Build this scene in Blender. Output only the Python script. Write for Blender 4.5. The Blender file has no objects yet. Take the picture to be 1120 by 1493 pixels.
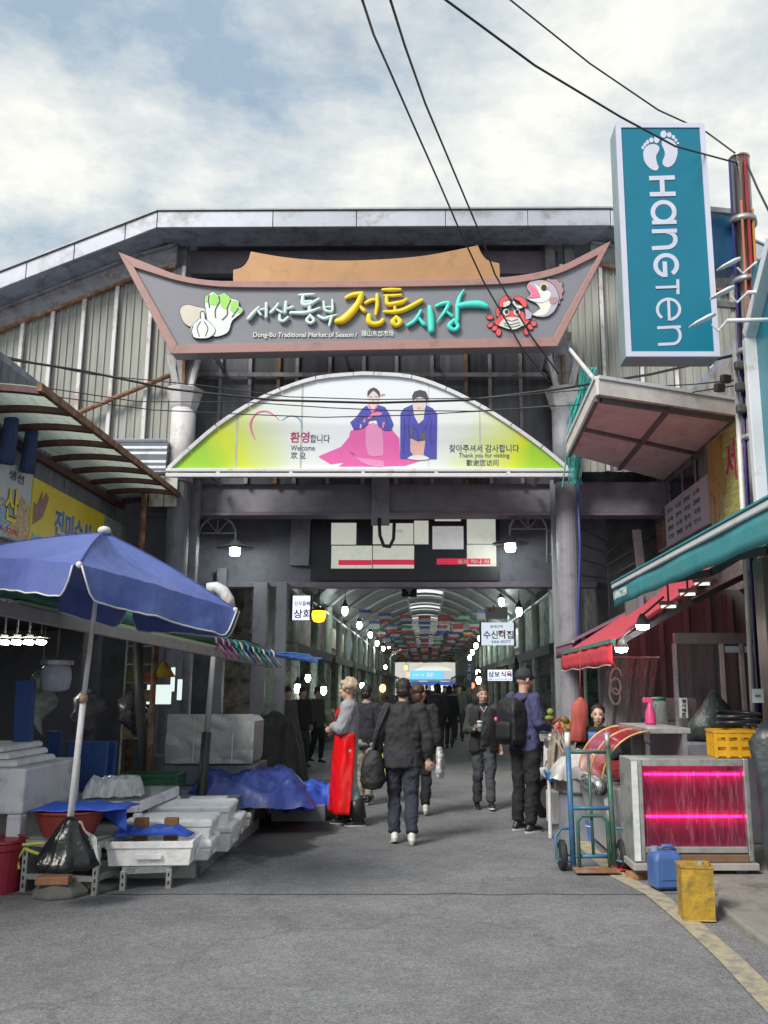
import bpy, bmesh, math, random
from mathutils import Vector, Matrix, noise, Euler
R = random.Random(11)
sc = bpy.context.scene
col = sc.collection
PI = math.pi
rad = math.radians
# ---------------------------------------------------------------- camera
F, PX, PY, HC = 1300.0, 620.0, 746.0, 1.6
TH = math.atan(254 / 1300)
cd = bpy.data.cameras.new('camera')
cam = bpy.data.objects.new('camera', cd)
col.objects.link(cam)
cam.location = (0, 0, HC)
cam.rotation_euler = (PI / 2 + TH, 0, 0)
cd.sensor_fit = 'VERTICAL'
cd.sensor_height = 36
cd.lens = F / 1493 * 36
cd.shift_x = -60 / 1493
cd.clip_end = 2000
cd.clip_start = 0.05
sc.camera = cam
# ---------------------------------------------------------------- sky
SUN_EL, SUN_AZ = rad(43), rad(-142)            # azimuth from +Y towards -X
w = bpy.data.worlds.new('World')
sc.world = w
w.use_nodes = True
nt = w.node_tree
nt.nodes.clear()
def wn(t, **k):
    n = nt.nodes.new(t)
    for a, b in k.items(): setattr(n, a, b)
    return n
L = nt.links.new
sky = wn('ShaderNodeTexSky', sky_type='NISHITA', sun_disc=False)
sky.sun_elevation = SUN_EL
sky.sun_rotation = SUN_AZ
sky.air_density = 1.2
sky.dust_density = 1.5
tc = wn('ShaderNodeTexCoord')
sep = wn('ShaderNodeSeparateXYZ'); L(tc.outputs['Generated'], sep.inputs[0])
az = wn('ShaderNodeMath', operation='ADD'); L(sep.outputs[2], az.inputs[0]); az.inputs[1].default_value = 0.14
mx = wn('ShaderNodeMath', operation='MAXIMUM'); L(az.outputs[0], mx.inputs[0]); mx.inputs[1].default_value = 0.06
dvx = wn('ShaderNodeMath', operation='DIVIDE'); L(sep.outputs[0], dvx.inputs[0]); L(mx.outputs[0], dvx.inputs[1])
dvy = wn('ShaderNodeMath', operation='DIVIDE'); L(sep.outputs[1], dvy.inputs[0]); L(mx.outputs[0], dvy.inputs[1])
cmb = wn('ShaderNodeCombineXYZ'); L(dvx.outputs[0], cmb.inputs[0]); L(dvy.outputs[0], cmb.inputs[1])
cmb.inputs[2].default_value = 3.7
n1 = wn('ShaderNodeTexNoise'); L(cmb.outputs[0], n1.inputs['Vector'])
n1.inputs['Scale'].default_value = 1.15; n1.inputs['Detail'].default_value = 9; n1.inputs['Roughness'].default_value = 0.6
n1.inputs['Distortion'].default_value = 0.35
r1 = wn('ShaderNodeValToRGB'); L(n1.outputs[0], r1.inputs[0])
r1.color_ramp.elements[0].position = 0.33; r1.color_ramp.elements[1].position = 0.52
n2 = wn('ShaderNodeTexNoise'); L(cmb.outputs[0], n2.inputs['Vector'])
n2.inputs['Scale'].default_value = 2.6; n2.inputs['Detail'].default_value = 8; n2.inputs['Roughness'].default_value = 0.62
r2 = wn('ShaderNodeValToRGB'); L(n2.outputs[0], r2.inputs[0])
r2.color_ramp.elements[0].position = 0.33; r2.color_ramp.elements[0].color = (1.35, 1.8, 2.25, 1)
r2.color_ramp.elements[1].position = 0.64; r2.color_ramp.elements[1].color = (3.85, 3.8, 3.5, 1)
skm = wn('ShaderNodeMix', data_type='RGBA', blend_type='MULTIPLY'); skm.inputs[0].default_value = 1
L(sky.outputs[0], skm.inputs[6]); skm.inputs[7].default_value = (0.45, 0.45, 0.45, 1)
veil = wn('ShaderNodeMix', data_type='RGBA'); veil.inputs[0].default_value = 0.45
L(skm.outputs[2], veil.inputs[6]); veil.inputs[7].default_value = (1.35, 1.95, 2.45, 1)
mixc = wn('ShaderNodeMix', data_type='RGBA'); L(r1.outputs[0], mixc.inputs[0])
L(veil.outputs[2], mixc.inputs[6]); L(r2.outputs[0], mixc.inputs[7])
bg = wn('ShaderNodeBackground'); L(mixc.outputs[2], bg.inputs[0]); bg.inputs[1].default_value = 0.1
wo = wn('ShaderNodeOutputWorld'); L(bg.outputs[0], wo.inputs[0])
# ---------------------------------------------------------------- sun behind cloud
sd = bpy.data.lights.new('sun', 'SUN')
sd.energy = 1.5; sd.angle = rad(22); sd.color = (1.0, 0.95, 0.87)
so = bpy.data.objects.new('sun', sd); col.objects.link(so)
sdir = Vector((math.sin(SUN_AZ) * math.cos(SUN_EL), math.cos(SUN_AZ) * math.cos(SUN_EL), math.sin(SUN_EL)))
so.rotation_euler = sdir.to_track_quat('Z', 'Y').to_euler()
so.location = (-20, 20, 30)
sc.view_settings.view_transform = 'Standard'
sc.view_settings.look = 'None'
sc.view_settings.exposure = 1.48
sc.view_settings.gamma = 1
sc.cycles.use_denoising = True
sc.cycles.max_bounces = 6
sc.cycles.transparent_max_bounces = 12
sc.cycles.sample_clamp_indirect = 4
# ---------------------------------------------------------------- layout helpers (photo pixel -> place at a known distance)
ct, st = math.cos(TH), math.sin(TH)
def P(px, py, Y):
    a, b = (px - PX) / F, (PY - py) / F
    k = Y / (ct - b * st)
    return Vector((a * k, Y, HC + (st + b * ct) * k))
def G(px, py, z=0.0):
    a, b = (px - PX) / F, (PY - py) / F
    k = (z - HC) / (st + b * ct)
    return Vector((a * k, k * (ct - b * st), z))
def PXc(px, py, X):                       # on a wall of constant X
    a, b = (px - PX) / F, (PY - py) / F
    k = X / a
    return Vector((X, k * (ct - b * st), HC + (st + b * ct) * k))
# ---------------------------------------------------------------- materials
MC = {}
def mat(name, c, rough=0.6, metal=0.0, var=0.18, scale=5.0, bump=0.0, bscale=60.0, dirt=None, damt=0.35, dscale=3.0,
        emit=0.0, alpha=1.0, trans=0.0, coat=0.0, stretch=None, translucent=0.0, spec=0.5, wave=None, rnd=0.0):
    if name in MC: return MC[name]
    m = bpy.data.materials.new(name); m.use_nodes = True
    t = m.node_tree; b = t.nodes['Principled BSDF']
    def N(k, **kw):
        n = t.nodes.new(k)
        for q, z in kw.items(): setattr(n, q, z)
        return n
    lk = t.links.new
    co = N('ShaderNodeTexCoord').outputs['Object']
    if stretch:
        mp = N('ShaderNodeMapping'); mp.inputs['Scale'].default_value = stretch; lk(co, mp.inputs[0]); co = mp.outputs[0]
    nz = N('ShaderNodeTexNoise'); lk(co, nz.inputs['Vector'])
    nz.inputs['Scale'].default_value = scale; nz.inputs['Detail'].default_value = 6; nz.inputs['Roughness'].default_value = 0.65
    rp = N('ShaderNodeValToRGB'); lk(nz.outputs[0], rp.inputs[0])
    rp.color_ramp.elements[0].position = 0.3; rp.color_ramp.elements[1].position = 0.7
    lo = tuple(max(0, x * (1 - var)) for x in c[:3]); hi = tuple(min(1, x * (1 + var)) for x in c[:3])
    rp.color_ramp.elements[0].color = (*lo, 1); rp.color_ramp.elements[1].color = (*hi, 1)
    out = rp.outputs[0]
    if dirt:
        nd = N('ShaderNodeTexNoise'); lk(co, nd.inputs['Vector'])
        nd.inputs['Scale'].default_value = dscale; nd.inputs['Detail'].default_value = 8; nd.inputs['Roughness'].default_value = 0.7
        rd = N('ShaderNodeValToRGB'); lk(nd.outputs[0], rd.inputs[0])
        rd.color_ramp.elements[0].position = 0.62 - damt * 0.4; rd.color_ramp.elements[1].position = 0.78 - damt * 0.3
        mxx = N('ShaderNodeMix', data_type='RGBA'); lk(rd.outputs[0], mxx.inputs[0]); lk(out, mxx.inputs[6]); mxx.inputs[7].default_value = (*dirt, 1)
        out = mxx.outputs[2]
    if rnd:
        oi = N('ShaderNodeObjectInfo'); hs = N('ShaderNodeHueSaturation'); ma = N('ShaderNodeMapRange')
        lk(oi.outputs['Random'], ma.inputs[0]); ma.inputs[3].default_value = 1 - rnd; ma.inputs[4].default_value = 1 + rnd
        lk(ma.outputs[0], hs.inputs['Value']); lk(out, hs.inputs['Color']); out = hs.outputs[0]
    lk(out, b.inputs['Base Color'])
    b.inputs['Roughness'].default_value = rough; b.inputs['Metallic'].default_value = metal
    b.inputs['Specular IOR Level'].default_value = spec
    if coat: b.inputs['Coat Weight'].default_value = coat; b.inputs['Coat Roughness'].default_value = 0.12
    if trans: b.inputs['Transmission Weight'].default_value = trans
    if alpha < 1: b.inputs['Alpha'].default_value = alpha
    if emit:
        b.inputs['Emission Color'].default_value = (*c[:3], 1); b.inputs['Emission Strength'].default_value = emit
    if bump:
        nb = N('ShaderNodeTexNoise'); lk(co, nb.inputs['Vector']); nb.inputs['Scale'].default_value = bscale
        nb.inputs['Detail'].default_value = 5
        bp = N('ShaderNodeBump'); lk(nb.outputs[0], bp.inputs['Height']); bp.inputs['Strength'].default_value = bump; bp.inputs['Distance'].default_value = 0.02
        lk(bp.outputs[0], b.inputs['Normal'])
    if translucent:
        tr = N('ShaderNodeBsdfTranslucent'); lk(out, tr.inputs[0]); ms = N('ShaderNodeMixShader'); ms.inputs[0].default_value = translucent
        lk(b.outputs[0], ms.inputs[1]); lk(tr.outputs[0], ms.inputs[2]); lk(ms.outputs[0], t.nodes['Material Output'].inputs[0])
    MC[name] = m
    return m
def film(name, c, alpha=0.35, rough=0.15):          # thin clear plastic sheet / glass pane
    if name in MC: return MC[name]
    m = bpy.data.materials.new(name); m.use_nodes = True
    t = m.node_tree; b = t.nodes['Principled BSDF']; t.nodes.remove(b)
    g = t.nodes.new('ShaderNodeBsdfPrincipled'); g.inputs['Base Color'].default_value = (*c, 1); g.inputs['Roughness'].default_value = rough
    tp = t.nodes.new('ShaderNodeBsdfTransparent'); tp.inputs[0].default_value = (0.92, 0.94, 0.94, 1)
    ms = t.nodes.new('ShaderNodeMixShader')
    nz = t.nodes.new('ShaderNodeTexNoise'); nz.inputs['Scale'].default_value = 7; nz.inputs['Detail'].default_value = 6; nz.inputs['Distortion'].default_value = 1.5
    tcx = t.nodes.new('ShaderNodeTexCoord'); mp = t.nodes.new('ShaderNodeMapping'); mp.inputs['Scale'].default_value = (3, 3, 0.5)
    t.links.new(tcx.outputs['Object'], mp.inputs[0]); t.links.new(mp.outputs[0], nz.inputs['Vector'])
    mr = t.nodes.new('ShaderNodeMapRange'); mr.inputs[1].default_value = 0.35; mr.inputs[2].default_value = 0.7
    mr.inputs[3].default_value = alpha * 0.55; mr.inputs[4].default_value = min(1, alpha * 1.5)
    t.links.new(nz.outputs[0], mr.inputs[0]); t.links.new(mr.outputs[0], ms.inputs[0])
    t.links.new(tp.outputs[0], ms.inputs[1]); t.links.new(g.outputs[0], ms.inputs[2])
    t.links.new(ms.outputs[0], t.nodes['Material Output'].inputs[0])
    MC[name] = m
    return m
# ---------------------------------------------------------------- mesh helpers
ORG = {}
class MB:
    def __init__(s): s.v = []; s.f = []
    def add(s, vs, fs):
        n = len(s.v); s.v += [Vector(q) for q in vs]; s.f += [tuple(i + n for i in q) for q in fs]; return s
    def box(s, c, d, rz=0, rx=0, ry=0):
        m = Euler((rx, ry, rz)).to_matrix(); c = Vector(c)
        vs = [c + m @ Vector((x * d[0] / 2, y * d[1] / 2, z * d[2] / 2)) for z in (-1, 1) for x, y in ((-1, -1), (1, -1), (1, 1), (-1, 1))]
        return s.add(vs, [(3, 2, 1, 0), (4, 5, 6, 7), (0, 1, 5, 4), (1, 2, 6, 5), (2, 3, 7, 6), (3, 0, 4, 7)])
    def bx(s, x0, x1, y0, y1, z0, z1):
        return s.box(((x0 + x1) / 2, (y0 + y1) / 2, (z0 + z1) / 2), (abs(x1 - x0), abs(y1 - y0), abs(z1 - z0)))
    def beam(s, a, b, wd, ht, up=(0, 0, 1)):            # rectangular bar from a to b
        a, b = Vector(a), Vector(b); d = (b - a).normalized(); up = Vector(up)
        if abs(d.dot(up)) > 0.98: up = Vector((0, 1, 0))
        u = d.cross(up).normalized(); v = u.cross(d).normalized()
        vs = [p + u * x * wd / 2 + v * y * ht / 2 for p in (a, b) for x, y in ((-1, -1), (1, -1), (1, 1), (-1, 1))]
        return s.add(vs, [(3, 2, 1, 0), (4, 5, 6, 7), (0, 1, 5, 4), (1, 2, 6, 5), (2, 3, 7, 6), (3, 0, 4, 7)])
    def tube(s, pts, r, n=8, caps=True, flat=None):
        pts = [Vector(p) for p in pts]; k = len(pts); rs = r if isinstance(r, (list, tuple)) else [r] * k
        ref = None; rings = []
        for i, p in enumerate(pts):
            d = (pts[min(i + 1, k - 1)] - pts[max(i - 1, 0)])
            d = d.normalized() if d.length > 1e-9 else Vector((0, 0, 1))
            if flat is not None: ref = Vector(flat).cross(d)
            elif ref is None: ref = Vector((0, 0, 1)) if abs(d.z) < 0.9 else Vector((1, 0, 0))
            u = (ref - d * ref.dot(d))
            u = u.normalized() if u.length > 1e-6 else d.orthogonal().normalized()
            if flat is None: ref = u
            vv = d.cross(u)
            rings.append([p + (u * math.cos(2 * PI * j / n) + vv * math.sin(2 * PI * j / n)) * rs[i] for j in range(n)])
        vs = [q for g in rings for q in g]; fs = []
        for i in range(k - 1):
            for j in range(n):
                a, b = i * n + j, i * n + (j + 1) % n
                fs.append((a, b, b + n, a + n))
        if caps: fs.append(tuple(reversed(range(n)))); fs.append(tuple(range((k - 1) * n, k * n)))
        return s.add(vs, fs)
    def cyl(s, a, b, r0, r1=None, n=14): return s.tube([a, b], [r0, r0 if r1 is None else r1], n)
    def prism(s, pts, off):
        pts = [Vector(p) for p in pts]; off = Vector(off); n = len(pts)
        fs = [tuple(range(n)), tuple(reversed(range(n, 2 * n)))]
        fs += [(j, i, i + n, j + n) for i, j in ((q, (q + 1) % n) for q in range(n))]
        return s.add(pts + [p + off for p in pts], fs)
    def lathe(s, prof, c=(0, 0, 0), n=20, sx=1, sy=1):
        c = Vector(c); k = len(prof)
        vs = [c + Vector((r * math.cos(2 * PI * j / n) * sx, r * math.sin(2 * PI * j / n) * sy, z)) for r, z in prof for j in range(n)]
        fs = [(i * n + j, i * n + (j + 1) % n, (i + 1) * n + (j + 1) % n, (i + 1) * n + j) for i in range(k - 1) for j in range(n)]
        fs += [tuple(reversed(range(n))), tuple(range((k - 1) * n, k * n))]
        return s.add(vs, fs)
    def grid(s, fn, nu, nv):
        vs = [fn(i / nu, j / nv) for j in range(nv + 1) for i in range(nu + 1)]
        return s.add(vs, [(j * (nu + 1) + i, j * (nu + 1) + i + 1, (j + 1) * (nu + 1) + i + 1, (j + 1) * (nu + 1) + i) for j in range(nv) for i in range(nu)])
    def ell(s, c, r, nu=14, nv=9, m=None):
        c = Vector(c); r = (r, r, r) if isinstance(r, (int, float)) else r
        vs = [Vector((0, 0, -r[2]))]
        for i in range(1, nv):
            a = -PI / 2 + PI * i / nv
            vs += [Vector((r[0] * math.cos(a) * math.cos(2 * PI * j / nu), r[1] * math.cos(a) * math.sin(2 * PI * j / nu), r[2] * math.sin(a))) for j in range(nu)]
        vs.append(Vector((0, 0, r[2])))
        if m is not None: vs = [m @ q for q in vs]
        fs = [(0, 1 + (j + 1) % nu, 1 + j) for j in range(nu)]
        for i in range(nv - 2):
            fs += [(1 + i * nu + j, 1 + i * nu + (j + 1) % nu, 1 + (i + 1) * nu + (j + 1) % nu, 1 + (i + 1) * nu + j) for j in range(nu)]
        t = len(vs) - 1; b0 = 1 + (nv - 2) * nu
        fs += [(b0 + j, b0 + (j + 1) % nu, t) for j in range(nu)]
        return s.add([c + q for q in vs], fs)
    def cap(s, a, b, r0, r1, n=10):                     # capsule
        a, b = Vector(a), Vector(b); d = (b - a); l = d.length; d = d / max(l, 1e-6)
        pts, rs = [], []
        for q in range(4): t = PI / 2 * (q + 0.15) / 4; pts.append(a - d * r0 * math.cos(t)); rs.append(r0 * math.sin(t))
        pts += [a, b]; rs += [r0, r1]
        for q in range(3, -1, -1): t = PI / 2 * (q + 0.15) / 4; pts.append(b + d * r1 * math.cos(t)); rs.append(r1 * math.sin(t))
        return s.tube(pts, rs, n)
    def loft(s, rings, n=18):                           # rings: (center, rx, ry, rotz)
        vs = []; k = len(rings)
        for c, rx, ry, rz in rings:
            c = Vector(c)
            for j in range(n):
                a = 2 * PI * j / n; x, y = rx * math.cos(a), ry * math.sin(a)
                vs.append(c + Vector((x * math.cos(rz) - y * math.sin(rz), x * math.sin(rz) + y * math.cos(rz), 0)))
        fs = [(i * n + j, i * n + (j + 1) % n, (i + 1) * n + (j + 1) % n, (i + 1) * n + j) for i in range(k - 1) for j in range(n)]
        fs += [tuple(reversed(range(n))), tuple(range((k - 1) * n, k * n))]
        return s.add(vs, fs)
    def xf(s, m): s.v = [m @ q for q in s.v]; return s
    def noise(s, amp, freq, seed=0, dirv=None, st=(1, 1, 1)):
        o = Vector((seed * 3.1, seed * 1.7, seed * 0.9))
        for i, q in enumerate(s.v):
            p = Vector((q.x * st[0], q.y * st[1], q.z * st[2])) * freq + o
            nvv = noise.noise_vector(p)
            s.v[i] = q + (nvv * amp if dirv is None else Vector(dirv) * nvv.x * amp)
        return s
    def build(s, name, m, parent=None, smooth=False, bevel=0.0, kind=None, solid=0.0, sub=0):
        me = bpy.data.meshes.new(name)
        if parent is None:
            xs = [q.x for q in s.v]; ys = [q.y for q in s.v]; zs = [q.z for q in s.v]
            org = Vector(((min(xs) + max(xs)) / 2, (min(ys) + max(ys)) / 2, min(zs)))
        else: org = ORG[parent.name]
        me.from_pydata([q - org for q in s.v], [], s.f); me.update()
        bm = bmesh.new(); bm.from_mesh(me); bmesh.ops.recalc_face_normals(bm, faces=bm.faces); bm.to_mesh(me); bm.free()
        o = bpy.data.objects.new(name, me); col.objects.link(o)
        if isinstance(m, (list, tuple)):
            for q in m: me.materials.append(q)
        else: me.materials.append(m)
        if smooth: me.shade_smooth()
        if parent is None: o.location = org
        else: o.parent = parent
        ORG[o.name] = org
        if bevel:
            bv = o.modifiers.new('bevel', 'BEVEL'); bv.width = bevel; bv.segments = 2; bv.limit_method = 'ANGLE'; bv.angle_limit = rad(40)
        if solid: sm = o.modifiers.new('solid', 'SOLIDIFY'); sm.thickness = solid; sm.offset = 0
        if sub: ss = o.modifiers.new('sub', 'SUBSURF'); ss.levels = sub; ss.render_levels = sub
        if kind: o['kind'] = kind
        return o
def tag(o, label, cat, group=None):
    o['label'] = label; o['category'] = cat
    if group: o['group'] = group
    return o
def top(name, label, cat, loc, group=None):
    o = bpy.data.objects.new(name, None); o.empty_display_size = 0.1
    col.objects.link(o); o.location = Vector(loc); ORG[o.name] = Vector(loc)
    return tag(o, label, cat, group)
def copy_tree(o, parent=None):
    c = o.copy(); col.objects.link(c)
    if parent is not None: c.parent = parent
    for ch in list(o.children): copy_tree(ch, c)
    return c
def dup(o, loc, rz=0.0, label=None, scale=None):
    c = copy_tree(o); c.location = Vector(loc); c.rotation_euler = (0, 0, rz)
    if scale: c.scale = (scale,) * 3 if isinstance(scale, (int, float)) else scale
    if label: c['label'] = label
    return c
TXC = {}
TMP = bpy.data.scenes.new('scratch')
def tmp_dg():
    with bpy.context.temp_override(scene=TMP, view_layer=TMP.view_layers[0]):
        dg = bpy.context.evaluated_depsgraph_get()
        dg.update()
    return dg
def text2d(s, bold=0.0):
    k = (s, bold)
    if k in TXC: return TXC[k]
    c = bpy.data.curves.new('t', 'FONT'); c.body = s; c.offset = bold; c.resolution_u = 3
    o = bpy.data.objects.new('t', c); TMP.collection.objects.link(o)
    dg = tmp_dg()
    me = bpy.data.meshes.new_from_object(o.evaluated_get(dg))
    vs = [Vector((q.co.x, q.co.y)) for q in me.vertices]; fs = [tuple(p.vertices) for p in me.polygons]
    bpy.data.objects.remove(o); bpy.data.curves.remove(c); bpy.data.meshes.remove(me)
    x0 = min(q.x for q in vs); x1 = max(q.x for q in vs); y0 = min(q.y for q in vs); y1 = max(q.y for q in vs)
    vs = [((q.x - x0) / (x1 - x0), (q.y - y0) / (y1 - y0)) for q in vs]
    TXC[k] = (vs, fs)
    return TXC[k]
def text(name, s, o, u, v, m, parent, bold=0.012, lift=0.0, thick=0.0):
    """flat lettering: o lower-left corner, u/v full width/height vectors"""
    o, u, v = Vector(o), Vector(u), Vector(v); nrm = u.cross(v).normalized()
    vs, fs = text2d(s, bold); b = MB()
    b.add([o + u * x + v * y + nrm * lift for x, y in vs], fs)
    ob = b.build(name, m, parent)
    if thick: sm = ob.modifiers.new('solid', 'SOLIDIFY'); sm.thickness = thick; sm.offset = -1
    return ob
def strokes(b, lines, rad_px, to3, flat_n, depth):
    """brush lettering: pixel polylines swept with a rounded flat section"""
    for ln in lines:
        pts = []; n = len(ln)
        for i in range(n - 1):                          # catmull-rom
            p0, p1, p2, p3 = ln[max(i - 1, 0)], ln[i], ln[i + 1], ln[min(i + 2, n - 1)]
            for q in range(5):
                t = q / 5
                f = [0.5 * ((2 * p1[k]) + (-p0[k] + p2[k]) * t + (2 * p0[k] - 5 * p1[k] + 4 * p2[k] - p3[k]) * t * t + (-p0[k] + 3 * p1[k] - 3 * p2[k] + p3[k]) * t ** 3) for k in range(len(p1))]
                pts.append(f)
        pts.append(list(ln[-1]))
        rs = [(p[2] if len(p) > 2 else rad_px) for p in pts]
        # round ends
        ends = []
        d0 = Vector((pts[0][0] - pts[1][0], pts[0][1] - pts[1][1])).normalized(); d1 = Vector((pts[-1][0] - pts[-2][0], pts[-1][1] - pts[-2][1])).normalized()
        A = [(pts[0][0] + d0.x * rs[0] * math.cos(t), pts[0][1] + d0.y * rs[0] * math.cos(t), rs[0] * math.sin(t)) for t in (0.12, 0.5, 1.0)]
        B = [(pts[-1][0] + d1.x * rs[-1] * math.cos(t), pts[-1][1] + d1.y * rs[-1] * math.cos(t), rs[-1] * math.sin(t)) for t in (1.0, 0.5, 0.12)]
        al = A + [(p[0], p[1], r) for p, r in zip(pts, rs)] + B
        P3 = [to3(p[0], p[1]) for p in al]; sc1 = (to3(al[0][0] + 1, al[0][1]) - to3(al[0][0], al[0][1])).length
        n0 = len(b.v); b.tube(P3, [p[2] * sc1 for p in al], 8, flat=flat_n)
        nn = Vector(flat_n); k = 0
        for i in range(len(P3)):
            for j in range(8):
                q = b.v[n0 + k]; h = (q - P3[i]).dot(nn); mxr = max(al[i][2] * sc1, 1e-4)
                b.v[n0 + k] = q - nn * h + nn * (h / mxr) * min(depth, mxr); k += 1
    return b
# ================================================================ ground
def asphalt(name, base, k=1.0):
    m = bpy.data.materials.new(name); m.use_nodes = True
    t = m.node_tree; b = t.nodes['Principled BSDF']; lk = t.links.new
    co = t.nodes.new('ShaderNodeTexCoord').outputs['Object']
    def nz(s, d=6, r=0.6):
        n = t.nodes.new('ShaderNodeTexNoise'); lk(co, n.inputs['Vector']); n.inputs['Scale'].default_value = s; n.inputs['Detail'].default_value = d; n.inputs['Roughness'].default_value = r
        return n.outputs[0]
    def ramp(i, p0, c0, p1, c1):
        r = t.nodes.new('ShaderNodeValToRGB'); lk(i, r.inputs[0]); e = r.color_ramp.elements
        e[0].position = p0; e[0].color = (*c0, 1); e[1].position = p1; e[1].color = (*c1, 1); return r.outputs[0]
    def mul(a, c, f=1.0):
        x = t.nodes.new('ShaderNodeMix'); x.data_type = 'RGBA'; x.blend_type = 'MULTIPLY'; x.inputs[0].default_value = f; lk(a, x.inputs[6]); lk(c, x.inputs[7]); return x.outputs[2]
    a = ramp(nz(0.7, 8, 0.7), 0.3, tuple(x * 0.8 * k for x in base), 0.72, tuple(x * 1.18 * k for x in base))
    sp = ramp(nz(55, 4, 0.85), 0.36, (0.52, 0.52, 0.53), 0.64, (1.48, 1.48, 1.48))
    st2 = ramp(nz(2.6, 9, 0.75), 0.42, (0.62, 0.62, 0.63), 0.56, (1, 1, 1))
    big = ramp(nz(17, 5, 0.75), 0.35, (0.8, 0.8, 0.8), 0.65, (1.2, 1.2, 1.2))
    v = t.nodes.new('ShaderNodeTexVoronoi'); v.feature = 'DISTANCE_TO_EDGE'; v.inputs['Scale'].default_value = 0.33
    wv = t.nodes.new('ShaderNodeVectorMath'); wv.operation = 'ADD'; nn = t.nodes.new('ShaderNodeTexNoise'); nn.inputs['Scale'].default_value = 1.6; nn.inputs['Detail'].default_value = 6; lk(co, nn.inputs['Vector'])
    lk(co, wv.inputs[0]); lk(nn.outputs['Color'], wv.inputs[1]); lk(wv.outputs[0], v.inputs['Vector'])
    cr = ramp(v.outputs['Distance'], 0.0, (0.4, 0.4, 0.4), 0.012, (1, 1, 1))
    c = mul(mul(mul(mul(a, sp), st2, 0.45), big), cr, 0.35)
    lk(c, b.inputs['Base Color']); b.inputs['Roughness'].default_value = 0.86
    bp = t.nodes.new('ShaderNodeBump'); lk(nz(70, 4, 0.8), bp.inputs['Height']); bp.inputs['Strength'].default_value = 0.7; bp.inputs['Distance'].default_value = 0.012
    lk(bp.outputs[0], b.inputs['Normal'])
    return m
m_asph = asphalt('asphalt', (0.21, 0.213, 0.222))
m_asph2 = asphalt('asphalt_far', (0.185, 0.189, 0.199))
m_conc = mat('concrete', (0.28, 0.27, 0.25), 0.9, var=0.25, scale=3, bump=0.5, bscale=40, dirt=(0.12, 0.12, 0.11), damt=0.5)
gr = MB().grid(lambda u, v: Vector((-200 + 400 * u, -60 + 560 * v, 0)), 4, 4).build('ground', m_asph); gr['kind'] = 'structure'
sy = G(400, 1304).y
rp_ = MB()
N_ = 60
edge = [Vector((-4.2 + 7.4 * i / N_, sy + 0.05 * noise.noise(Vector((i * 0.35, 2, 0))) + (0.25 if i > 48 else 0) * 0, 0.005)) for i in range(N_ + 1)]
rp_.add(edge + [Vector((q.x, 120, 0.005)) for q in edge], [(i, i + 1, i + 2 + N_, i + 1 + N_) for i in range(N_)])
o = rp_.build('road', m_asph2); o['kind'] = 'structure'
# painted edge line
m_line = mat('worn_yellow_paint', (0.5, 0.43, 0.27), 0.8, var=0.2, scale=9, dirt=(0.22, 0.21, 0.19), damt=0.62, dscale=9, bump=0.3)
cl = [(842, 1205), (858, 1238), (905, 1280), (955, 1305), (1010, 1350), (1065, 1400), (1125, 1462), (1190, 1530)]
wl = 0.075
ctr = [G(*q) for q in cl]; pts = []
for i in range(len(ctr) - 1):
    for j in range(6): pts.append(ctr[i].lerp(ctr[i + 1], j / 6))
pts.append(ctr[-1]); lb = MB(); vs = []
for i, p in enumerate(pts):
    d = (pts[min(i + 1, len(pts) - 1)] - pts[max(i - 1, 0)]).normalized(); s_ = Vector((d.y, -d.x, 0)) * wl
    vs += [p - s_ + Vector((0, 0, 0.010)), p + s_ + Vector((0, 0, 0.010))]
lb.add(vs, [(2 * i, 2 * i + 1, 2 * i + 3, 2 * i + 2) for i in range(len(pts) - 1)])
o = lb.build('road_edge_line', m_line); o['kind'] = 'structure'
# raised concrete pavement on the right
pv = [G(1048, 1330), G(1085, 1362), G(1190, 1440), Vector((6.5, 3.0, 0)), Vector((6.5, 12.5, 0)), Vector((2.0, 12.5, 0)), Vector((1.95, 8.6, 0)), Vector((2.35, 7.6, 0))]
o = MB().prism([q + Vector((0, 0, -0.05)) for q in pv], (0, 0, 0.11)).build('pavement', m_conc, bevel=0.02); o['kind'] = 'structure'
# wet ground where the fish stalls drain
mw = bpy.data.materials.new('wet_asphalt'); mw.use_nodes = True; t = mw.node_tree; b = t.nodes['Principled BSDF']
b.inputs['Base Color'].default_value = (0.035, 0.036, 0.04, 1); b.inputs['Roughness'].default_value = 0.75
nz = t.nodes.new('ShaderNodeTexNoise'); nz.inputs['Scale'].default_value = 1.3; nz.inputs['Detail'].default_value = 9; nz.inputs['Roughness'].default_value = 0.7
gd = t.nodes.new('ShaderNodeTexGradient'); gd.gradient_type = 'SPHERICAL'; tcx = t.nodes.new('ShaderNodeTexCoord'); mp = t.nodes.new('ShaderNodeMapping')
mp.inputs['Scale'].default_value = (1.05, 0.2, 1); t.links.new(tcx.outputs['Object'], mp.inputs[0]); t.links.new(mp.outputs[0], gd.inputs[0]); t.links.new(tcx.outputs['Object'], nz.inputs['Vector'])
ad = t.nodes.new('ShaderNodeMath'); ad.operation = 'MULTIPLY_ADD'; ad.inputs[1].default_value = 1.2; t.links.new(gd.outputs[1], ad.inputs[0]); sb = t.nodes.new('ShaderNodeMath'); sb.operation = 'SUBTRACT'; sb.inputs[1].default_value = 0.78; t.links.new(nz.outputs[0], sb.inputs[0]); t.links.new(sb.outputs[0], ad.inputs[2])
mr = t.nodes.new('ShaderNodeMapRange'); mr.inputs[1].default_value = 0.0; mr.inputs[2].default_value = 0.16; mr.inputs[4].default_value = 0.8; t.links.new(ad.outputs[0], mr.inputs[0]); t.links.new(mr.outputs[0], b.inputs['Alpha'])
o = MB().grid(lambda u, v: Vector((-2.9 + 2.6 * u, 7.6 + 9.5 * v, 0.010)), 2, 2).build('wet_ground', mw); o['kind'] = 'structure'

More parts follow.
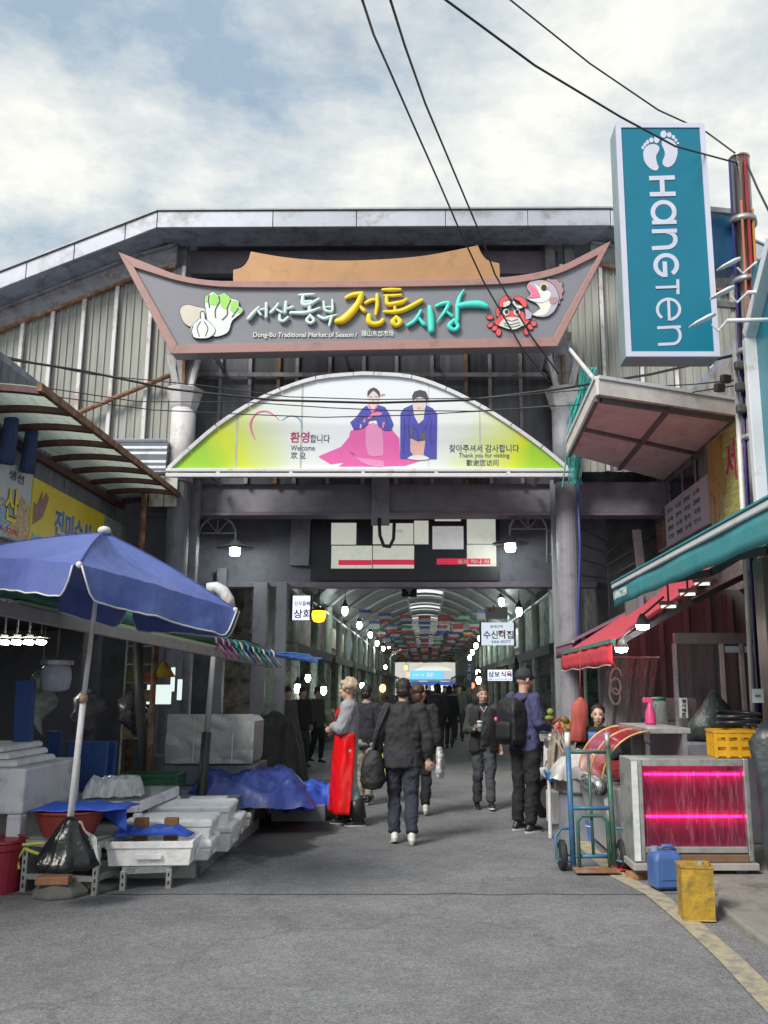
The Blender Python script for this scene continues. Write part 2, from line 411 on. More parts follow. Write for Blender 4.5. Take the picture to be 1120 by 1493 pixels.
# ================================================================ market hall front
Y0 = 15.0
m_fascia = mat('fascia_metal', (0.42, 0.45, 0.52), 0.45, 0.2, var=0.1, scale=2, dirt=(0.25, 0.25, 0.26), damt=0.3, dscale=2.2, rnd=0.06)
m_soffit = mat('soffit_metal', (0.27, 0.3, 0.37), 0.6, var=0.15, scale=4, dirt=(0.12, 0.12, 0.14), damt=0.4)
m_beamg = mat('grey_steel_beam', (0.3, 0.3, 0.33), 0.55, var=0.15, scale=3, dirt=(0.16, 0.1, 0.07), damt=0.35, dscale=5)
m_rust = mat('rusty_steel', (0.36, 0.25, 0.18), 0.85, var=0.35, scale=9, dirt=(0.2, 0.09, 0.045), damt=0.7, dscale=7, bump=0.3)
m_post = mat('white_post_paint', (0.62, 0.62, 0.64), 0.5, var=0.1, dirt=(0.34, 0.2, 0.12), damt=0.32, dscale=6, stretch=(1, 1, 0.5))
m_sid = mat('ribbed_sheet', (0.33, 0.34, 0.31), 0.5, var=0.22, scale=5, stretch=(4, 1, 0.35), dirt=(0.22, 0.22, 0.195), damt=0.5, dscale=2.5, rnd=0.1)
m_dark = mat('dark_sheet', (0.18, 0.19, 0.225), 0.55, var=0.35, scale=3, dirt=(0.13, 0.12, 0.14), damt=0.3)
m_dkglass = mat('dark_glazing', (0.11, 0.118, 0.135), 0.25, var=0.4, scale=2, dirt=(0.12, 0.12, 0.12), damt=0.35, dscale=2.5, stretch=(3, 1, 0.4), rnd=0.4)
m_purple = mat('purple_grey_beam', (0.23, 0.2, 0.25), 0.6, var=0.2, scale=4)
m_colw = mat('white_column', (0.62, 0.61, 0.63), 0.5, var=0.08, scale=3, dirt=(0.38, 0.34, 0.3), damt=0.3)
m_colg = mat('grey_column', (0.27, 0.275, 0.31), 0.55, var=0.15, scale=3, dirt=(0.17, 0.17, 0.18), damt=0.4)
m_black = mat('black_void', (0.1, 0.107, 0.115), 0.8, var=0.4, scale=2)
hall = top('market_hall', 'wide grey steel market hall with polygonal roof behind the boat-shaped sign', 'building', (0, Y0, 0))
# roof outline at the fascia
YF = 14.4
prof = [(-330, 530), (0, 397), (230, 308), (890, 305), (1100, 352), (1420, 500)]
rl = [P(px, py, YF) for px, py in prof]
rl = [Vector((q.x, YF, q.z)) for q in rl]
def roofz(x, dz=0.0):
    for a, b in zip(rl[:-1], rl[1:]):
        if a.x <= x <= b.x: return a.z + (b.z - a.z) * (x - a.x) / (b.x - a.x) + dz
    return rl[0].z if x < rl[0].x else rl[-1].z
FH = 0.30
seams = [P(px, 320, YF).x for px in (-330, -150, -40, 45, 112, 184)] + [rl[2].x] + [P(px, 320, YF).x for px in (398, 520, 650, 770)] + [rl[3].x] + [P(px, 330, YF).x for px in (960, 1030)] + [rl[4].x, P(1200, 400, YF).x, rl[5].x]
for a, b in zip(seams[:-1], seams[1:]):
    a2, b2 = a + 0.006, b - 0.006
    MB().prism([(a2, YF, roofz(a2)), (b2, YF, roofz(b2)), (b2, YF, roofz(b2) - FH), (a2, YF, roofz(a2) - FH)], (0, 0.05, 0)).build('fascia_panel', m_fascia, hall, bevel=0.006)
rb = MB()
for a, b in zip(rl[:-1], rl[1:]):
    rb.add([(a.x, YF - 0.03, a.z + 0.03), (b.x, YF - 0.03, b.z + 0.03), (b.x, 23, b.z + 0.03), (a.x, 23, a.z + 0.03)], [(0, 1, 2, 3)])
rb.build('roof', mat('roof_sheet', (0.3, 0.31, 0.33), 0.5, 0.3), hall, solid=0.03)
sb_ = MB()
for a, b in zip(rl[:-1], rl[1:]):
    z1, z2 = a.z - FH + 0.01, b.z - FH + 0.01
    sb_.add([(a.x, YF + 0.05, z1), (b.x, YF + 0.05, z2), (b.x, Y0 + 0.1, z2), (a.x, Y0 + 0.1, z1)], [(3, 2, 1, 0)])
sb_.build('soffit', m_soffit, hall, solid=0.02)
# raking beams under the soffit with rusty lower flange
for (xa, xb) in ((rl[0].x, rl[2].x + 0.2), (rl[3].x - 0.25, rl[5].x)):
    def z_(x): return roofz(x) - FH - 0.06
    n = 10; xs = [xa + (xb - xa) * i / n for i in range(n + 1)]
    for nm, d0, d1, yy, mm in (('raking_beam', 0.0, 0.36, 0.0, m_beamg), ('beam_flange', 0.363, 0.42, -0.07, m_rust), ('beam_flange', -0.05, -0.005, -0.07, m_beamg)):
        q = MB()
        q.prism([(x, Y0 + yy, z_(x) - d0) for x in xs] + [(x, Y0 + yy, z_(x) - d1) for x in reversed(xs)], (0, 0.12 - yy, 0))
        q.build(nm, mm, hall)
# side cladding: posts and ribbed sheets
def ribsheet(x0, x1, zb, zt, y, pitch=0.13, amp=0.022):
    n = max(2, round((x1 - x0) / pitch)); xs = []
    for i in range(n):
        a = x0 + (x1 - x0) * i / n; pw = (x1 - x0) / n
        xs += [(a, 0), (a + pw * 0.55, 0), (a + pw * 0.65, -amp), (a + pw * 0.9, -amp)]
    xs.append((x1, 0)); b = MB(); vs = []
    for x, d in xs: vs += [(x, y + d, zb(x)), (x, y + d, zt(x))]
    b.add(vs, [(2 * i, 2 * i + 2, 2 * i + 3, 2 * i + 1) for i in range(len(xs) - 1)])
    return b
def bay(posts, zb, zt, y, mm):
    for a, b in zip(posts[:-1], posts[1:]):
        ribsheet(a + 0.03, b - 0.03, zb, zt, y).build('cladding_sheet', mm, hall)
    for x in posts:
        MB().bx(x - 0.03, x + 0.03, y - 0.09, y - 0.03, zb(x), zt(x)).build('cladding_post', m_post, hall)
zt = lambda x: roofz(x) - FH - 0.45
lp = [P(px, 520, Y0).x for px in (-330, -265, -200, -135, -70, -15, 30, 73, 118, 165, 216, 262)]
xdk = P(160, 700, Y0).x
bay(lp, lambda x: 4.9 if x > xdk else 3.2, zt, Y0 + 0.05, m_sid)
rpst = [P(px, 520, Y0).x for px in (822, 880, 935, 985, 1036, 1090, 1150, 1220, 1300, 1400)]
bay(rpst, lambda x: 5.25, zt, Y0 + 0.05, m_sid)
MB().tube([P(-60, 655, Y0 - 0.12), P(118, 600, Y0 - 0.12), P(247, 547, Y0 - 0.12)], 0.045, 8).build('diagonal_brace', m_rust, hall, smooth=True)
MB().tube([P(845, 560, Y0 - 0.12), P(1090, 598, Y0 - 0.12), P(1250, 620, Y0 - 0.12)], 0.035, 8).build('diagonal_brace', m_post, hall, smooth=True)
# central recess above and below the sign
xl, xr = P(262, 450, Y0).x, P(822, 450, Y0).x
def zrow(py, Y): return P(600, py, Y).z
MB().bx(xl, xr, Y0 + 0.5, Y0 + 0.7, zrow(398, Y0 + 0.5), zrow(365, Y0 + 0.5)).build('header_beam', m_purple, hall, bevel=0.01)
MB().bx(xl, xr, Y0 + 0.9, Y0 + 0.95, zrow(520, Y0 + 0.9), zrow(335, Y0 + 0.9)).build('back_sheet', m_dark, hall)
for px in (258, 806, 835):
    x = P(px, 380, Y0).x; MB().bx(x - 0.09, x + 0.09, Y0 + 0.3, Y0 + 0.48, zrow(420, Y0), zrow(340, Y0)).build('header_post', m_beamg, hall)
mull = [P(px, 600, Y0 + 0.4).x for px in (276, 320, 363, 405, 432, 480, 530, 578, 630, 680, 715, 760, 815)]
zb_, zt_ = zrow(705, Y0 + 0.4), zrow(505, Y0 + 0.4)
for i, (a, b) in enumerate(zip(mull[:-1], mull[1:])):
    MB().bx(a + 0.03, b - 0.03, Y0 + 0.42, Y0 + 0.44, zb_, zt_).build('glazing_panel', m_dkglass, hall)
for i, x in enumerate(mull):
    MB().bx(x - 0.03, x + 0.03, Y0 + 0.36, Y0 + 0.419, zb_, zt_).build('mullion', m_rust if i in (3, 9) else m_beamg, hall)
MB().bx(mull[0], mull[-1], Y0 + 0.33, Y0 + 0.358, zrow(549, Y0 + 0.35), zrow(543, Y0 + 0.35)).build('transom', m_beamg, hall)
# columns
for px, mm, x2 in ((263, m_colw, 0), (825, m_colg, 0)):
    x = P(px, 700, Y0 - 0.1).x; c = MB(); zt2 = zrow(600, Y0)
    zc = zrow(705, Y0)
    c.lathe([(0.21, zc + 0.003), (0.21, zt2)], (x, Y0 - 0.1, 0), 20)
    c.build('column', m_colg if px == 825 else m_colw, hall, smooth=True)
    MB().lathe([(0.24, 0), (0.24, 0.5), (0.19, 0.54), (0.19, zc)], (x, Y0 - 0.1, 0), 20).build('column_foot', m_colg if px == 825 else m_dark, hall)
    k = MB().lathe([(0.2, zt2 - 0.02), (0.24, zt2 + 0.05), (0.32, zt2 + 0.33), (0.33, zt2 + 0.36), (0.2, zt2 + 0.362)], (x, Y0 - 0.1, 0), 8)
    k.build('column_capital', m_colw, hall, bevel=0.01)
    for a in (-0.2, 0.0, 0.2):
        MB().beam((x + a * 0.6, Y0 - 0.2, zt2 + 0.36), (x + a * 1.3, Y0 - 0.25, zt2 + 0.95), 0.05, 0.1).build('bracket', m_rust if a == 0 else m_post, hall)
    MB().bx(x - 0.16, x + 0.16, Y0 - 0.2, Y0 - 0.02, zt2 + 0.36, zt2 + 1.4).build('stub_post', m_beamg, hall)
# square jambs of the opening
for px0, px1 in ((262, 286), (806, 822)):
    a, b = P(px0, 850, Y0 + 0.25).x, P(px1, 850, Y0 + 0.25).x
    MB().bx(a, b, Y0 + 0.15, Y0 + 0.32, 0, zrow(700, Y0 + 0.2)).build('door_jamb', m_colg, hall, bevel=0.008)
# ribbed white cover beside the arch sign, and the panel under it
a, b = P(150, 660, Y0 - 0.35), P(244, 660, Y0 - 0.35)
za, zb2 = P(200, 692, Y0 - 0.35).z, P(200, 640, Y0 - 0.35).z
for i, (z0, z1) in enumerate(((za, za + 0.05), (za + 0.05, za + 0.30), (za + 0.30, za + 0.55), (za + 0.55, zb2))):
    q = MB(); nseg = 5; pr = []
    for j in range(nseg + 1):
        z = z0 + 0.004 + (z1 - z0 - 0.008) * j / nseg; pr.append((0.022 * (j % 2) - 0.04 * i * 0.4, z))
    q.add([(x, Y0 - 0.4 - d, z) for d, z in pr for x in (a.x - 0.9, b.x)], [(2 * j, 2 * j + 1, 2 * j + 3, 2 * j + 2) for j in range(nseg)])
    q.build('cover_sheet', m_fascia, hall, solid=0.01)
MB().bx(a.x - 0.9, b.x - 0.01, Y0 - 0.34, Y0 - 0.15, za + 0.02, zb2 - 0.02).build('cover_box', m_beamg, hall)
for px0, px1 in ((222, 243), (244, 262)):
    x0, x1 = P(px0, 710, Y0 - 0.2).x, P(px1, 710, Y0 - 0.2).x
    MB().bx(x0, x1 - 0.006, Y0 - 0.33, Y0 - 0.3, P(0, 740, Y0 - 0.2).z, za - 0.004).build('wall_panel', m_post, hall)
# ---------------------------------------------------------------- under the arch: lintel, dark hall
YL = 16.6
MB().bx(-5.2, 5.2, Y0 + 0.5, Y0 + 0.75, zrow(747, Y0 + 0.5), zrow(702, Y0 + 0.5)).build('lintel_beam', mat('lintel', (0.24, 0.24, 0.285), 0.6, var=0.2), hall, bevel=0.015)
MB().bx(-5.2, 5.2, Y0 + 0.4, Y0 + 0.8, zrow(752, Y0 + 0.5), zrow(748, Y0 + 0.5) - 0.004).build('beam_flange', m_purple, hall)
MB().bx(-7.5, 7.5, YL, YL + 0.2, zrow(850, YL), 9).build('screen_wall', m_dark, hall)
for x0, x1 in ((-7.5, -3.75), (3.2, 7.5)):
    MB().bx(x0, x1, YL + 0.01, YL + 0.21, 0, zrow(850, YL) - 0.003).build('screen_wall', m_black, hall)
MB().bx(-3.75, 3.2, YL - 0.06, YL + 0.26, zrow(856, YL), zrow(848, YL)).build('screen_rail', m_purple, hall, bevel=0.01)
MB().bx(-4.45, -4.35, Y0 + 0.3, YL, 0, 6).build('side_wall', m_dark, hall)
x = P(555, 720, Y0 + 0.4).x
MB().bx(x - 0.16, x + 0.16, Y0 + 0.35, Y0 + 0.48, zrow(765, Y0 + 0.4), zrow(697, Y0 + 0.4)).build('hanger_post', m_colg, hall, bevel=0.01)
MB().tube([P(553, 755, Y0 + 0.3), P(554, 780, Y0 + 0.3), P(560, 796, Y0 + 0.3), P(568, 797, Y0 + 0.3), P(574, 785, Y0 + 0.3), P(575, 760, Y0 + 0.3)], 0.03, 8).build('cable_loop', mat('black_cable', (0.02, 0.02, 0.022), 0.5), hall, smooth=True)
# pillar boxes seen against the dark screen
for px0, px1, py0, py1 in ((423, 451, 757, 826), (318, 332, 830, 900), (405, 420, 850, 980), (372, 392, 850, 985)):
    a, b = P(px0, 800, YL - 0.2).x, P(px1, 800, YL - 0.2).x
    MB().bx(a, b, YL - 0.2, YL - 0.02, zrow(py1, YL) if py1 < 900 else 0.0, zrow(py0, YL)).build('hall_post', m_colg, hall, bevel=0.01)
# ================================================================ boat-shaped name sign
YS = 14.05
m_rose = mat('rose_frame', (0.36, 0.2, 0.185), 0.5, var=0.08, scale=3, dirt=(0.25, 0.15, 0.14), damt=0.3)
m_sgrey = mat('sign_grey', (0.2, 0.205, 0.24), 0.5, var=0.06, scale=3, dirt=(0.19, 0.2, 0.22), damt=0.3, dscale=1.5, stretch=(1, 1, 0.4))
m_tan = mat('tan_metal', (0.42, 0.235, 0.115), 0.4, 0.3, var=0.1, scale=2, dirt=(0.3, 0.18, 0.1), damt=0.2)
def flatm(n, c, r=0.45, **k): return mat(n, c, r, var=0.05, scale=4, **k)
m_ink = flatm('ink_black', (0.03, 0.03, 0.035))
m_mint = flatm('letter_mint', (0.62, 0.78, 0.74))
m_yel = flatm('letter_yellow', (0.85, 0.6, 0.02))
m_teal = flatm('letter_teal', (0.07, 0.68, 0.58))
sign = top('name_sign', 'boat-shaped grey sign with rose frame and brush lettering over the entrance', 'sign', P(540, 517, YS))
def crv(pts, n=4):
    out = []; k = len(pts)
    for i in range(k - 1):
        p0, p1, p2, p3 = pts[max(i - 1, 0)], pts[i], pts[i + 1], pts[min(i + 2, k - 1)]
        for q in range(n):
            t = q / n
            out.append(tuple(0.5 * (2 * p1[j] + (p2[j] - p0[j]) * t + (2 * p0[j] - 5 * p1[j] + 4 * p2[j] - p3[j]) * t * t + (3 * p1[j] - p0[j] - 3 * p2[j] + p3[j]) * t ** 3) for j in (0, 1)))
    return out + [pts[-1]]
otop = crv([(174, 369), (215, 385), (260, 402), (305, 410), (360, 411.5), (540, 411), (700, 407.5), (765, 402), (815, 390), (855, 371), (890, 353)])
itop = crv([(197, 391), (225, 400), (262, 411), (305, 418), (360, 420.5), (540, 420), (700, 417), (765, 412), (815, 400), (850, 384), (872, 373)])
obot = [(812, 506), (252, 517)]; ibot = [(806, 493.5), (260, 504)]
S3 = lambda px, py: P(px, py, YS)
MB().prism([S3(*q) for q in otop + obot], (0, 0.24, 0)).build('sign_panel', m_sgrey, sign)
# frame bars (ring split into four lengths)
fy = Vector((0, -0.06, 0)); no = len(otop)
def bar(poly, nm): MB().prism([S3(*q) + fy for q in poly], (0, 0.055, 0)).build(nm, m_rose, sign, bevel=0.006)
bar(otop + list(reversed(itop)), 'frame_top')
bar([otop[-1], obot[0], ibot[0], itop[-1]], 'frame_side')
bar([obot[0], obot[1], ibot[1], ibot[0]], 'frame_bottom')
bar([obot[1], otop[0], itop[0], ibot[1]], 'frame_side')
tan = [(340, 402)] + [(340, 393)] + crv([(340, 393), (353, 389), (361, 380), (366, 366)])[1:] + crv([(366, 366), (420, 375), (480, 379), (545, 378), (620, 372), (697, 357)])[1:] + crv([(697, 357), (703, 370), (712, 379), (728, 383)])[1:] + [(729, 392), (729, 402)]
MB().prism([P(a, b + 8 if i in (0, len(tan) - 1) else b, YS + 0.1) for i, (a, b) in enumerate(tan)], (0, 0.1, 0)).build('roof_ornament', m_tan, sign, bevel=0.006)
YT = YS - 0.045
T3 = lambda px, py: P(px, py, YT)
NV = Vector((0, -1, 0))
def Z(ox, oy, k, pts): return [(ox + p[0] / k, oy + p[1] / k) + tuple(q / k for q in p[2:]) for p in pts]
k1 = 1120 / 150
W1 = [[(60, 370, 26), (110, 310, 26), (168, 242, 14)], [(150, 270, 14), (190, 325, 16)], [(190, 270, 14), (240, 262, 14)], [(250, 205, 18), (250, 350, 18)],
      [(300, 300, 20), (350, 250, 18), (380, 205, 14)], [(350, 260, 12), (420, 300, 16)], [(465, 190, 20), (455, 300, 20)], [(460, 265, 16), (540, 240, 16)], [(395, 330, 16), (400, 385, 20), (440, 395, 20), (485, 355, 18)],
      [(610, 112, 16), (700, 108, 18), (775, 100, 10)], [(650, 120, 20), (650, 210, 26), (720, 215, 26), (820, 155, 18)], [(660, 185, 18), (740, 180, 18)], [(720, 220, 22), (720, 290, 22)], [(520, 305, 22), (650, 308, 26), (740, 290, 22), (830, 250, 14)],
      [(728, 335, 18), (690, 385, 20), (728, 418, 20), (770, 385, 20), (728, 335, 18)],
      [(875, 185, 15), (885, 265, 17), (925, 290, 18), (970, 280, 16), (968, 165, 12)], [(885, 240, 12), (965, 240, 12)], [(815, 335, 14), (880, 370, 22), (950, 345, 18), (1020, 322, 8)], [(960, 350, 20), (935, 445, 14)]]
b = MB(); strokes(b, [Z(355, 415, k1, q) for q in W1], 2, T3, NV, 0.05); b.build('lettering', m_mint, sign, smooth=True)
k2 = 1120 / 130
W2 = [[(215, 205, 26), (300, 170, 34), (400, 160, 38)], [(405, 165, 40), (370, 270, 44), (280, 390, 54), (180, 480, 56), (110, 500, 44)], [(385, 310, 24), (440, 370, 30)], [(465, 270, 26), (540, 235, 28), (600, 240, 20)], [(603, 170, 24), (605, 300, 28), (585, 415, 20)],
      [(500, 435, 34), (505, 510, 40), (570, 540, 38), (640, 525, 36), (675, 485, 26)],
      [(675, 105, 20), (780, 105, 28), (895, 103, 20)], [(695, 178, 16), (800, 180, 24), (905, 170, 18)], [(722, 190, 24), (735, 285, 30), (830, 280, 34), (920, 260, 30), (975, 220, 18)], [(825, 300, 22), (828, 370, 22)], [(695, 380, 22), (800, 385, 30), (920, 365, 34), (1040, 310, 34), (1160, 240, 30)],
      [(845, 450, 26), (800, 510, 36), (845, 555, 32), (895, 510, 36), (845, 450, 26)]]
b = MB(); strokes(b, [Z(480, 410, k2, q) for q in W2], 2, T3, NV, 0.05); b.build('lettering', m_yel, sign, smooth=True)
k3 = 1120 / 135
W3 = [[(85, 530, 26), (150, 490, 28), (200, 430, 26), (238, 350, 18)], [(210, 440, 20), (275, 520, 28)], [(345, 315, 30), (360, 450, 44), (365, 590, 40)],
      [(425, 300, 22), (500, 270, 28), (570, 262, 32)], [(575, 270, 30), (540, 350, 26), (430, 492, 8)], [(545, 360, 18), (615, 420, 22)],
      [(758, 100, 10), (705, 200, 24), (680, 320, 30), (680, 470, 24)], [(690, 300, 40), (800, 280, 46), (950, 278, 52), (1030, 305, 36)], [(640, 470, 26), (580, 540, 32), (640, 590, 30), (690, 540, 26), (640, 470, 26)]]
b = MB(); strokes(b, [Z(585, 410, k3, q) for q in W3], 2, T3, NV, 0.05); b.build('lettering', m_teal, sign, smooth=True)
def tline(nm, s, px0, py0, px1, py1, Y, m, par, bold=0.012, thick=0.012, lift=0.0):
    o, u, v = P(px0, py1, Y), P(px1, py1, Y), P(px0, py0, Y)
    text(nm, s, o, u - o, Vector((0, 0, v.z - o.z)), m, par, bold, lift, thick)
m_pale = flatm('letter_pale', (0.68, 0.7, 0.66))
tline('small_lettering', 'Dong-Bu Traditional Market of Season /', 369, 484, 521, 493, YS - 0.02, m_pale, sign)
tline('small_lettering', '瑞山东部市场', 527, 481, 574, 490, YS - 0.02, m_pale, sign)
# --- picture panels on the sign: flat painted boards standing proud of it
def board(px, nm, poly, m, lift, par, Y=YS, thick=0.02, smoothc=0):
    p = crv(poly + [poly[0]], smoothc)[:-1] if smoothc else poly
    MB().prism([P(a, b, Y - lift) for a, b in p], (0, thick, 0)).build(nm, m, par)
def ov(cx, cy, rx, ry, a=0, n=16): return [(cx + rx * math.cos(2 * PI * i / n) * math.cos(a) - ry * math.sin(2 * PI * i / n) * math.sin(a), cy + rx * math.cos(2 * PI * i / n) * math.sin(a) + ry * math.sin(2 * PI * i / n) * math.cos(a)) for i in range(n)]
kg = 1120 / 110
GZ = lambda pts: [(255 + a / kg, 415 + b_ / kg) for a, b_ in pts]
m_wht = flatm('print_white', (0.72, 0.76, 0.74)); m_grn = flatm('print_green', (0.3, 0.66, 0.12)); m_bei = flatm('print_beige', (0.6, 0.55, 0.46)); m_pch = flatm('print_peach', (0.75, 0.5, 0.35))
ginger = GZ([(75, 400), (100, 325), (200, 292), (330, 325), (440, 350), (490, 430), (480, 520), (400, 590), (240, 620), (130, 545)])
cabb = GZ([(450, 300), (455, 180), (500, 145), (565, 105), (650, 150), (740, 120), (830, 200), (940, 235), (950, 320), (1000, 350), (995, 410), (850, 530), (800, 680), (700, 745), (560, 750), (490, 560), (470, 420)])
garl = GZ([(385, 410), (410, 395), (440, 410), (450, 500), (520, 560), (590, 640), (580, 720), (500, 780), (400, 790), (300, 780), (240, 720), (240, 630), (300, 560), (365, 500)])
def grow(poly, k):
    cx = sum(p[0] for p in poly) / len(poly); cy = sum(p[1] for p in poly) / len(poly)
    return [(p[0] + (p[0] - cx) / math.hypot(p[0] - cx, p[1] - cy) * k, p[1] + (p[1] - cy) / math.hypot(p[0] - cx, p[1] - cy) * k) for p in poly]
def pic(nm, poly, m, lift, par, sm=3, ol=0.9):
    if ol: board(0, nm + '_outline', grow(poly, ol), m_ink, lift - 0.008, par, smoothc=sm, thick=lift - 0.012)
    board(0, nm, poly, m, lift, par, smoothc=sm, thick=0.007)
pic('ginger_picture', ginger, m_bei, 0.03, sign)
pic('cabbage_picture', cabb, m_wht, 0.04, sign)
for q in ([(458, 260), (462, 180), (500, 150), (515, 170), (505, 240)], [(525, 290), (530, 170), (570, 120), (640, 155), (645, 220), (620, 300)], [(680, 310), (665, 200), (690, 140), (750, 130), (825, 200), (800, 280), (750, 360)], [(815, 370), (840, 250), (880, 230), (935, 245), (940, 330), (880, 410)], [(930, 420), (970, 345), (998, 360), (990, 405)]):
    board(0, 'leaf_tip', GZ(q), m_grn, 0.044, sign, smoothc=3, thick=0.003)
gl = MB()
for q in ([(510, 150), (500, 230), (515, 330)], [(655, 160), (660, 250), (600, 370), (605, 480)], [(830, 220), (780, 340), (775, 440), (700, 515)], [(945, 345), (850, 470)]):
    strokes(gl, [[(a, b_, 0.75) for a, b_ in GZ(q)]], 0.8, lambda x, y: P(x, y, YS - 0.046), NV, 0.006)
pic('garlic_picture', garl, m_wht, 0.055, sign)
for q in ([(380, 545), (330, 640), (365, 760)], [(435, 545), (490, 640), (455, 755)], [(270, 610), (245, 680), (265, 745)], [(385, 500), (380, 410), (410, 392), (440, 412), (450, 500)]):
    strokes(gl, [[(a, b_, 0.6) for a, b_ in GZ(q)]], 0.6, lambda x, y: P(x, y, YS - 0.057), NV, 0.006)
gl.build('ink_lines', m_ink, sign)
# crab and fish boards
kc = 1120 / 130
CZ = lambda pts: [(700 + a / kc, 395 + b_ / kc) for a, b_ in pts]
m_red = flatm('print_red', (0.75, 0.1, 0.11)); m_crm = flatm('print_cream', (0.7, 0.74, 0.66)); m_lil = flatm('print_lilac', (0.45, 0.4, 0.5)); m_pnk = flatm('print_pink', (0.8, 0.18, 0.3)); m_mau = flatm('print_mauve', (0.38, 0.25, 0.27)); m_gold = flatm('print_gold', (0.7, 0.55, 0.25))
fish = CZ([(590, 180), (640, 125), (760, 110), (880, 140), (960, 230), (990, 340), (960, 450), (900, 530), (800, 575), (650, 545), (760, 470), (780, 410), (700, 395), (600, 350), (590, 325), (640, 290), (600, 230)])
fin = CZ([(820, 125), (850, 85), (890, 105), (965, 100), (980, 135), (1040, 140), (1030, 195), (1050, 240), (1025, 290), (1040, 330), (1000, 360), (1005, 410), (960, 380), (900, 200)])
pic('fish_fin', fin, m_mau, 0.03, sign, sm=0)
pic('fish_tail', CZ([(555, 445), (600, 480), (655, 530), (640, 590), (560, 615), (575, 540)]), m_lil, 0.03, sign, sm=0)
pic('fish_picture', fish, m_lil, 0.042, sign, sm=2)
board(0, 'fish_belly', CZ([(700, 395), (780, 405), (880, 365), (890, 430), (840, 530), (760, 560), (665, 545), (760, 470)]), m_crm, 0.046, sign, smoothc=2, thick=0.003)
board(0, 'fish_cheek', CZ([(680, 150), (780, 220), (885, 260), (870, 345), (790, 390), (690, 380), (600, 345), (760, 330)]), m_wht, 0.047, sign, smoothc=2, thick=0.003)
board(0, 'fish_mouth', CZ([(600, 165), (640, 170), (720, 240), (755, 320), (620, 335), (605, 320), (660, 280), (620, 225)]), m_pnk, 0.05, sign, smoothc=2, thick=0.003)
board(0, 'fish_fin', CZ([(885, 325), (970, 325), (960, 390), (910, 412), (870, 385)]), m_mau, 0.05, sign, smoothc=2, thick=0.003)
board(0, 'fish_eye', CZ(ov(803, 195, 52, 52)), m_gold, 0.05, sign, thick=0.003)
board(0, 'fish_pupil', CZ(ov(803, 205, 36, 40)), m_ink, 0.054, sign, thick=0.003)
body = CZ([(180, 640), (250, 560), (350, 500), (480, 495), (555, 530), (565, 620), (620, 610), (580, 670), (520, 690), (450, 725), (360, 725), (290, 700), (240, 685), (205, 670)])
for q in (ov(125, 578, 40, 26), ov(130, 675, 36, 24, -0.6), ov(185, 715, 36, 26, -0.7), ov(233, 765, 30, 45), ov(675, 655, 36, 30, 0.5), ov(630, 700, 36, 26, 0.8), ov(582, 755, 30, 45)):
    pic('crab_leg', CZ(q), m_red, 0.03, sign, sm=0, ol=1.1)
pic('crab_arm', CZ([(205, 560), (205, 470), (250, 420), (290, 440), (250, 500), (240, 570)]), m_red, 0.03, sign, sm=2)
pic('crab_claw', CZ([(245, 440), (245, 380), (290, 320), (360, 315), (390, 340), (330, 370), (300, 450)]), m_red, 0.055, sign, sm=2)
pic('crab_claw', CZ([(425, 340), (460, 315), (530, 330), (585, 390), (575, 450), (540, 440), (500, 380), (450, 355)]), m_red, 0.055, sign, sm=2)
pic('crab_claw_tip', CZ([(300, 450), (290, 400), (340, 375), (385, 360), (370, 420)]), m_crm, 0.057, sign, sm=2)
pic('crab_claw_tip', CZ([(405, 390), (430, 375), (450, 420), (510, 430), (535, 455), (470, 465)]), m_crm, 0.057, sign, sm=2)
pic('crab_picture', body, m_red, 0.045, sign, sm=2)
board(0, 'crab_belly', CZ([(240, 680), (290, 600), (400, 575), (500, 590), (560, 670), (520, 690), (450, 725), (360, 725)]), m_crm, 0.049, sign, smoothc=2, thick=0.003)
for cx in (328, 462):
    board(0, 'crab_eye', CZ(ov(cx, 513, 40, 42)), m_crm, 0.055, sign, thick=0.003)
    board(0, 'crab_pupil', CZ(ov(cx + 6, 508, 24, 27)), m_ink, 0.059, sign, thick=0.003)
cl_ = MB()
for q in ([(330, 605), (400, 625), (470, 605)], [(300, 650), (380, 670), (440, 655), (495, 645)], [(310, 680), (400, 700), (500, 675)]):
    strokes(cl_, [[(a, b_, 0.5) for a, b_ in CZ(q)]], 0.5, lambda x, y: P(x, y, YS - 0.051), NV, 0.005)
cl_.build('ink_lines', m_ink, sign)
# sign stays
for px in (258, 300, 500, 640, 806):
    q = P(px, 520, YS + 0.15); MB().beam((q.x, YS + 0.12, q.z + 0.25), (q.x, Y0 + 0.45, q.z + 0.25), 0.06, 0.06).build('stay', m_beamg, sign)

# ================================================================ arched welcome sign
YA = 14.25
arch = top('welcome_sign', 'white to lime arched welcome sign with two bowing people in blue and pink', 'sign', P(545, 692, YA))
apts = crv([(245, 683), (275, 655), (315, 621), (362, 590), (408, 568), (460, 551), (515, 545), (545, 544.5), (600, 549), (650, 566), (700, 591), (745, 619), (790, 651), (830, 684)], 3)
ma = bpy.data.materials.new('lime_gradient_print'); ma.use_nodes = True; t = ma.node_tree; b = t.nodes['Principled BSDF']; lk = t.links.new
tcx = t.nodes.new('ShaderNodeTexCoord'); sp = t.nodes.new('ShaderNodeSeparateXYZ'); lk(tcx.outputs['Object'], sp.inputs[0])
ab = t.nodes.new('ShaderNodeMath'); ab.operation = 'ABSOLUTE'; lk(sp.outputs[0], ab.inputs[0])
m1 = t.nodes.new('ShaderNodeMath'); m1.operation = 'MULTIPLY_ADD'; m1.inputs[1].default_value = -0.5; lk(sp.outputs[2], m1.inputs[0]); lk(ab.outputs[0], m1.inputs[2])
nz = t.nodes.new('ShaderNodeTexNoise'); nz.inputs['Scale'].default_value = 1.2; lk(tcx.outputs['Object'], nz.inputs['Vector'])
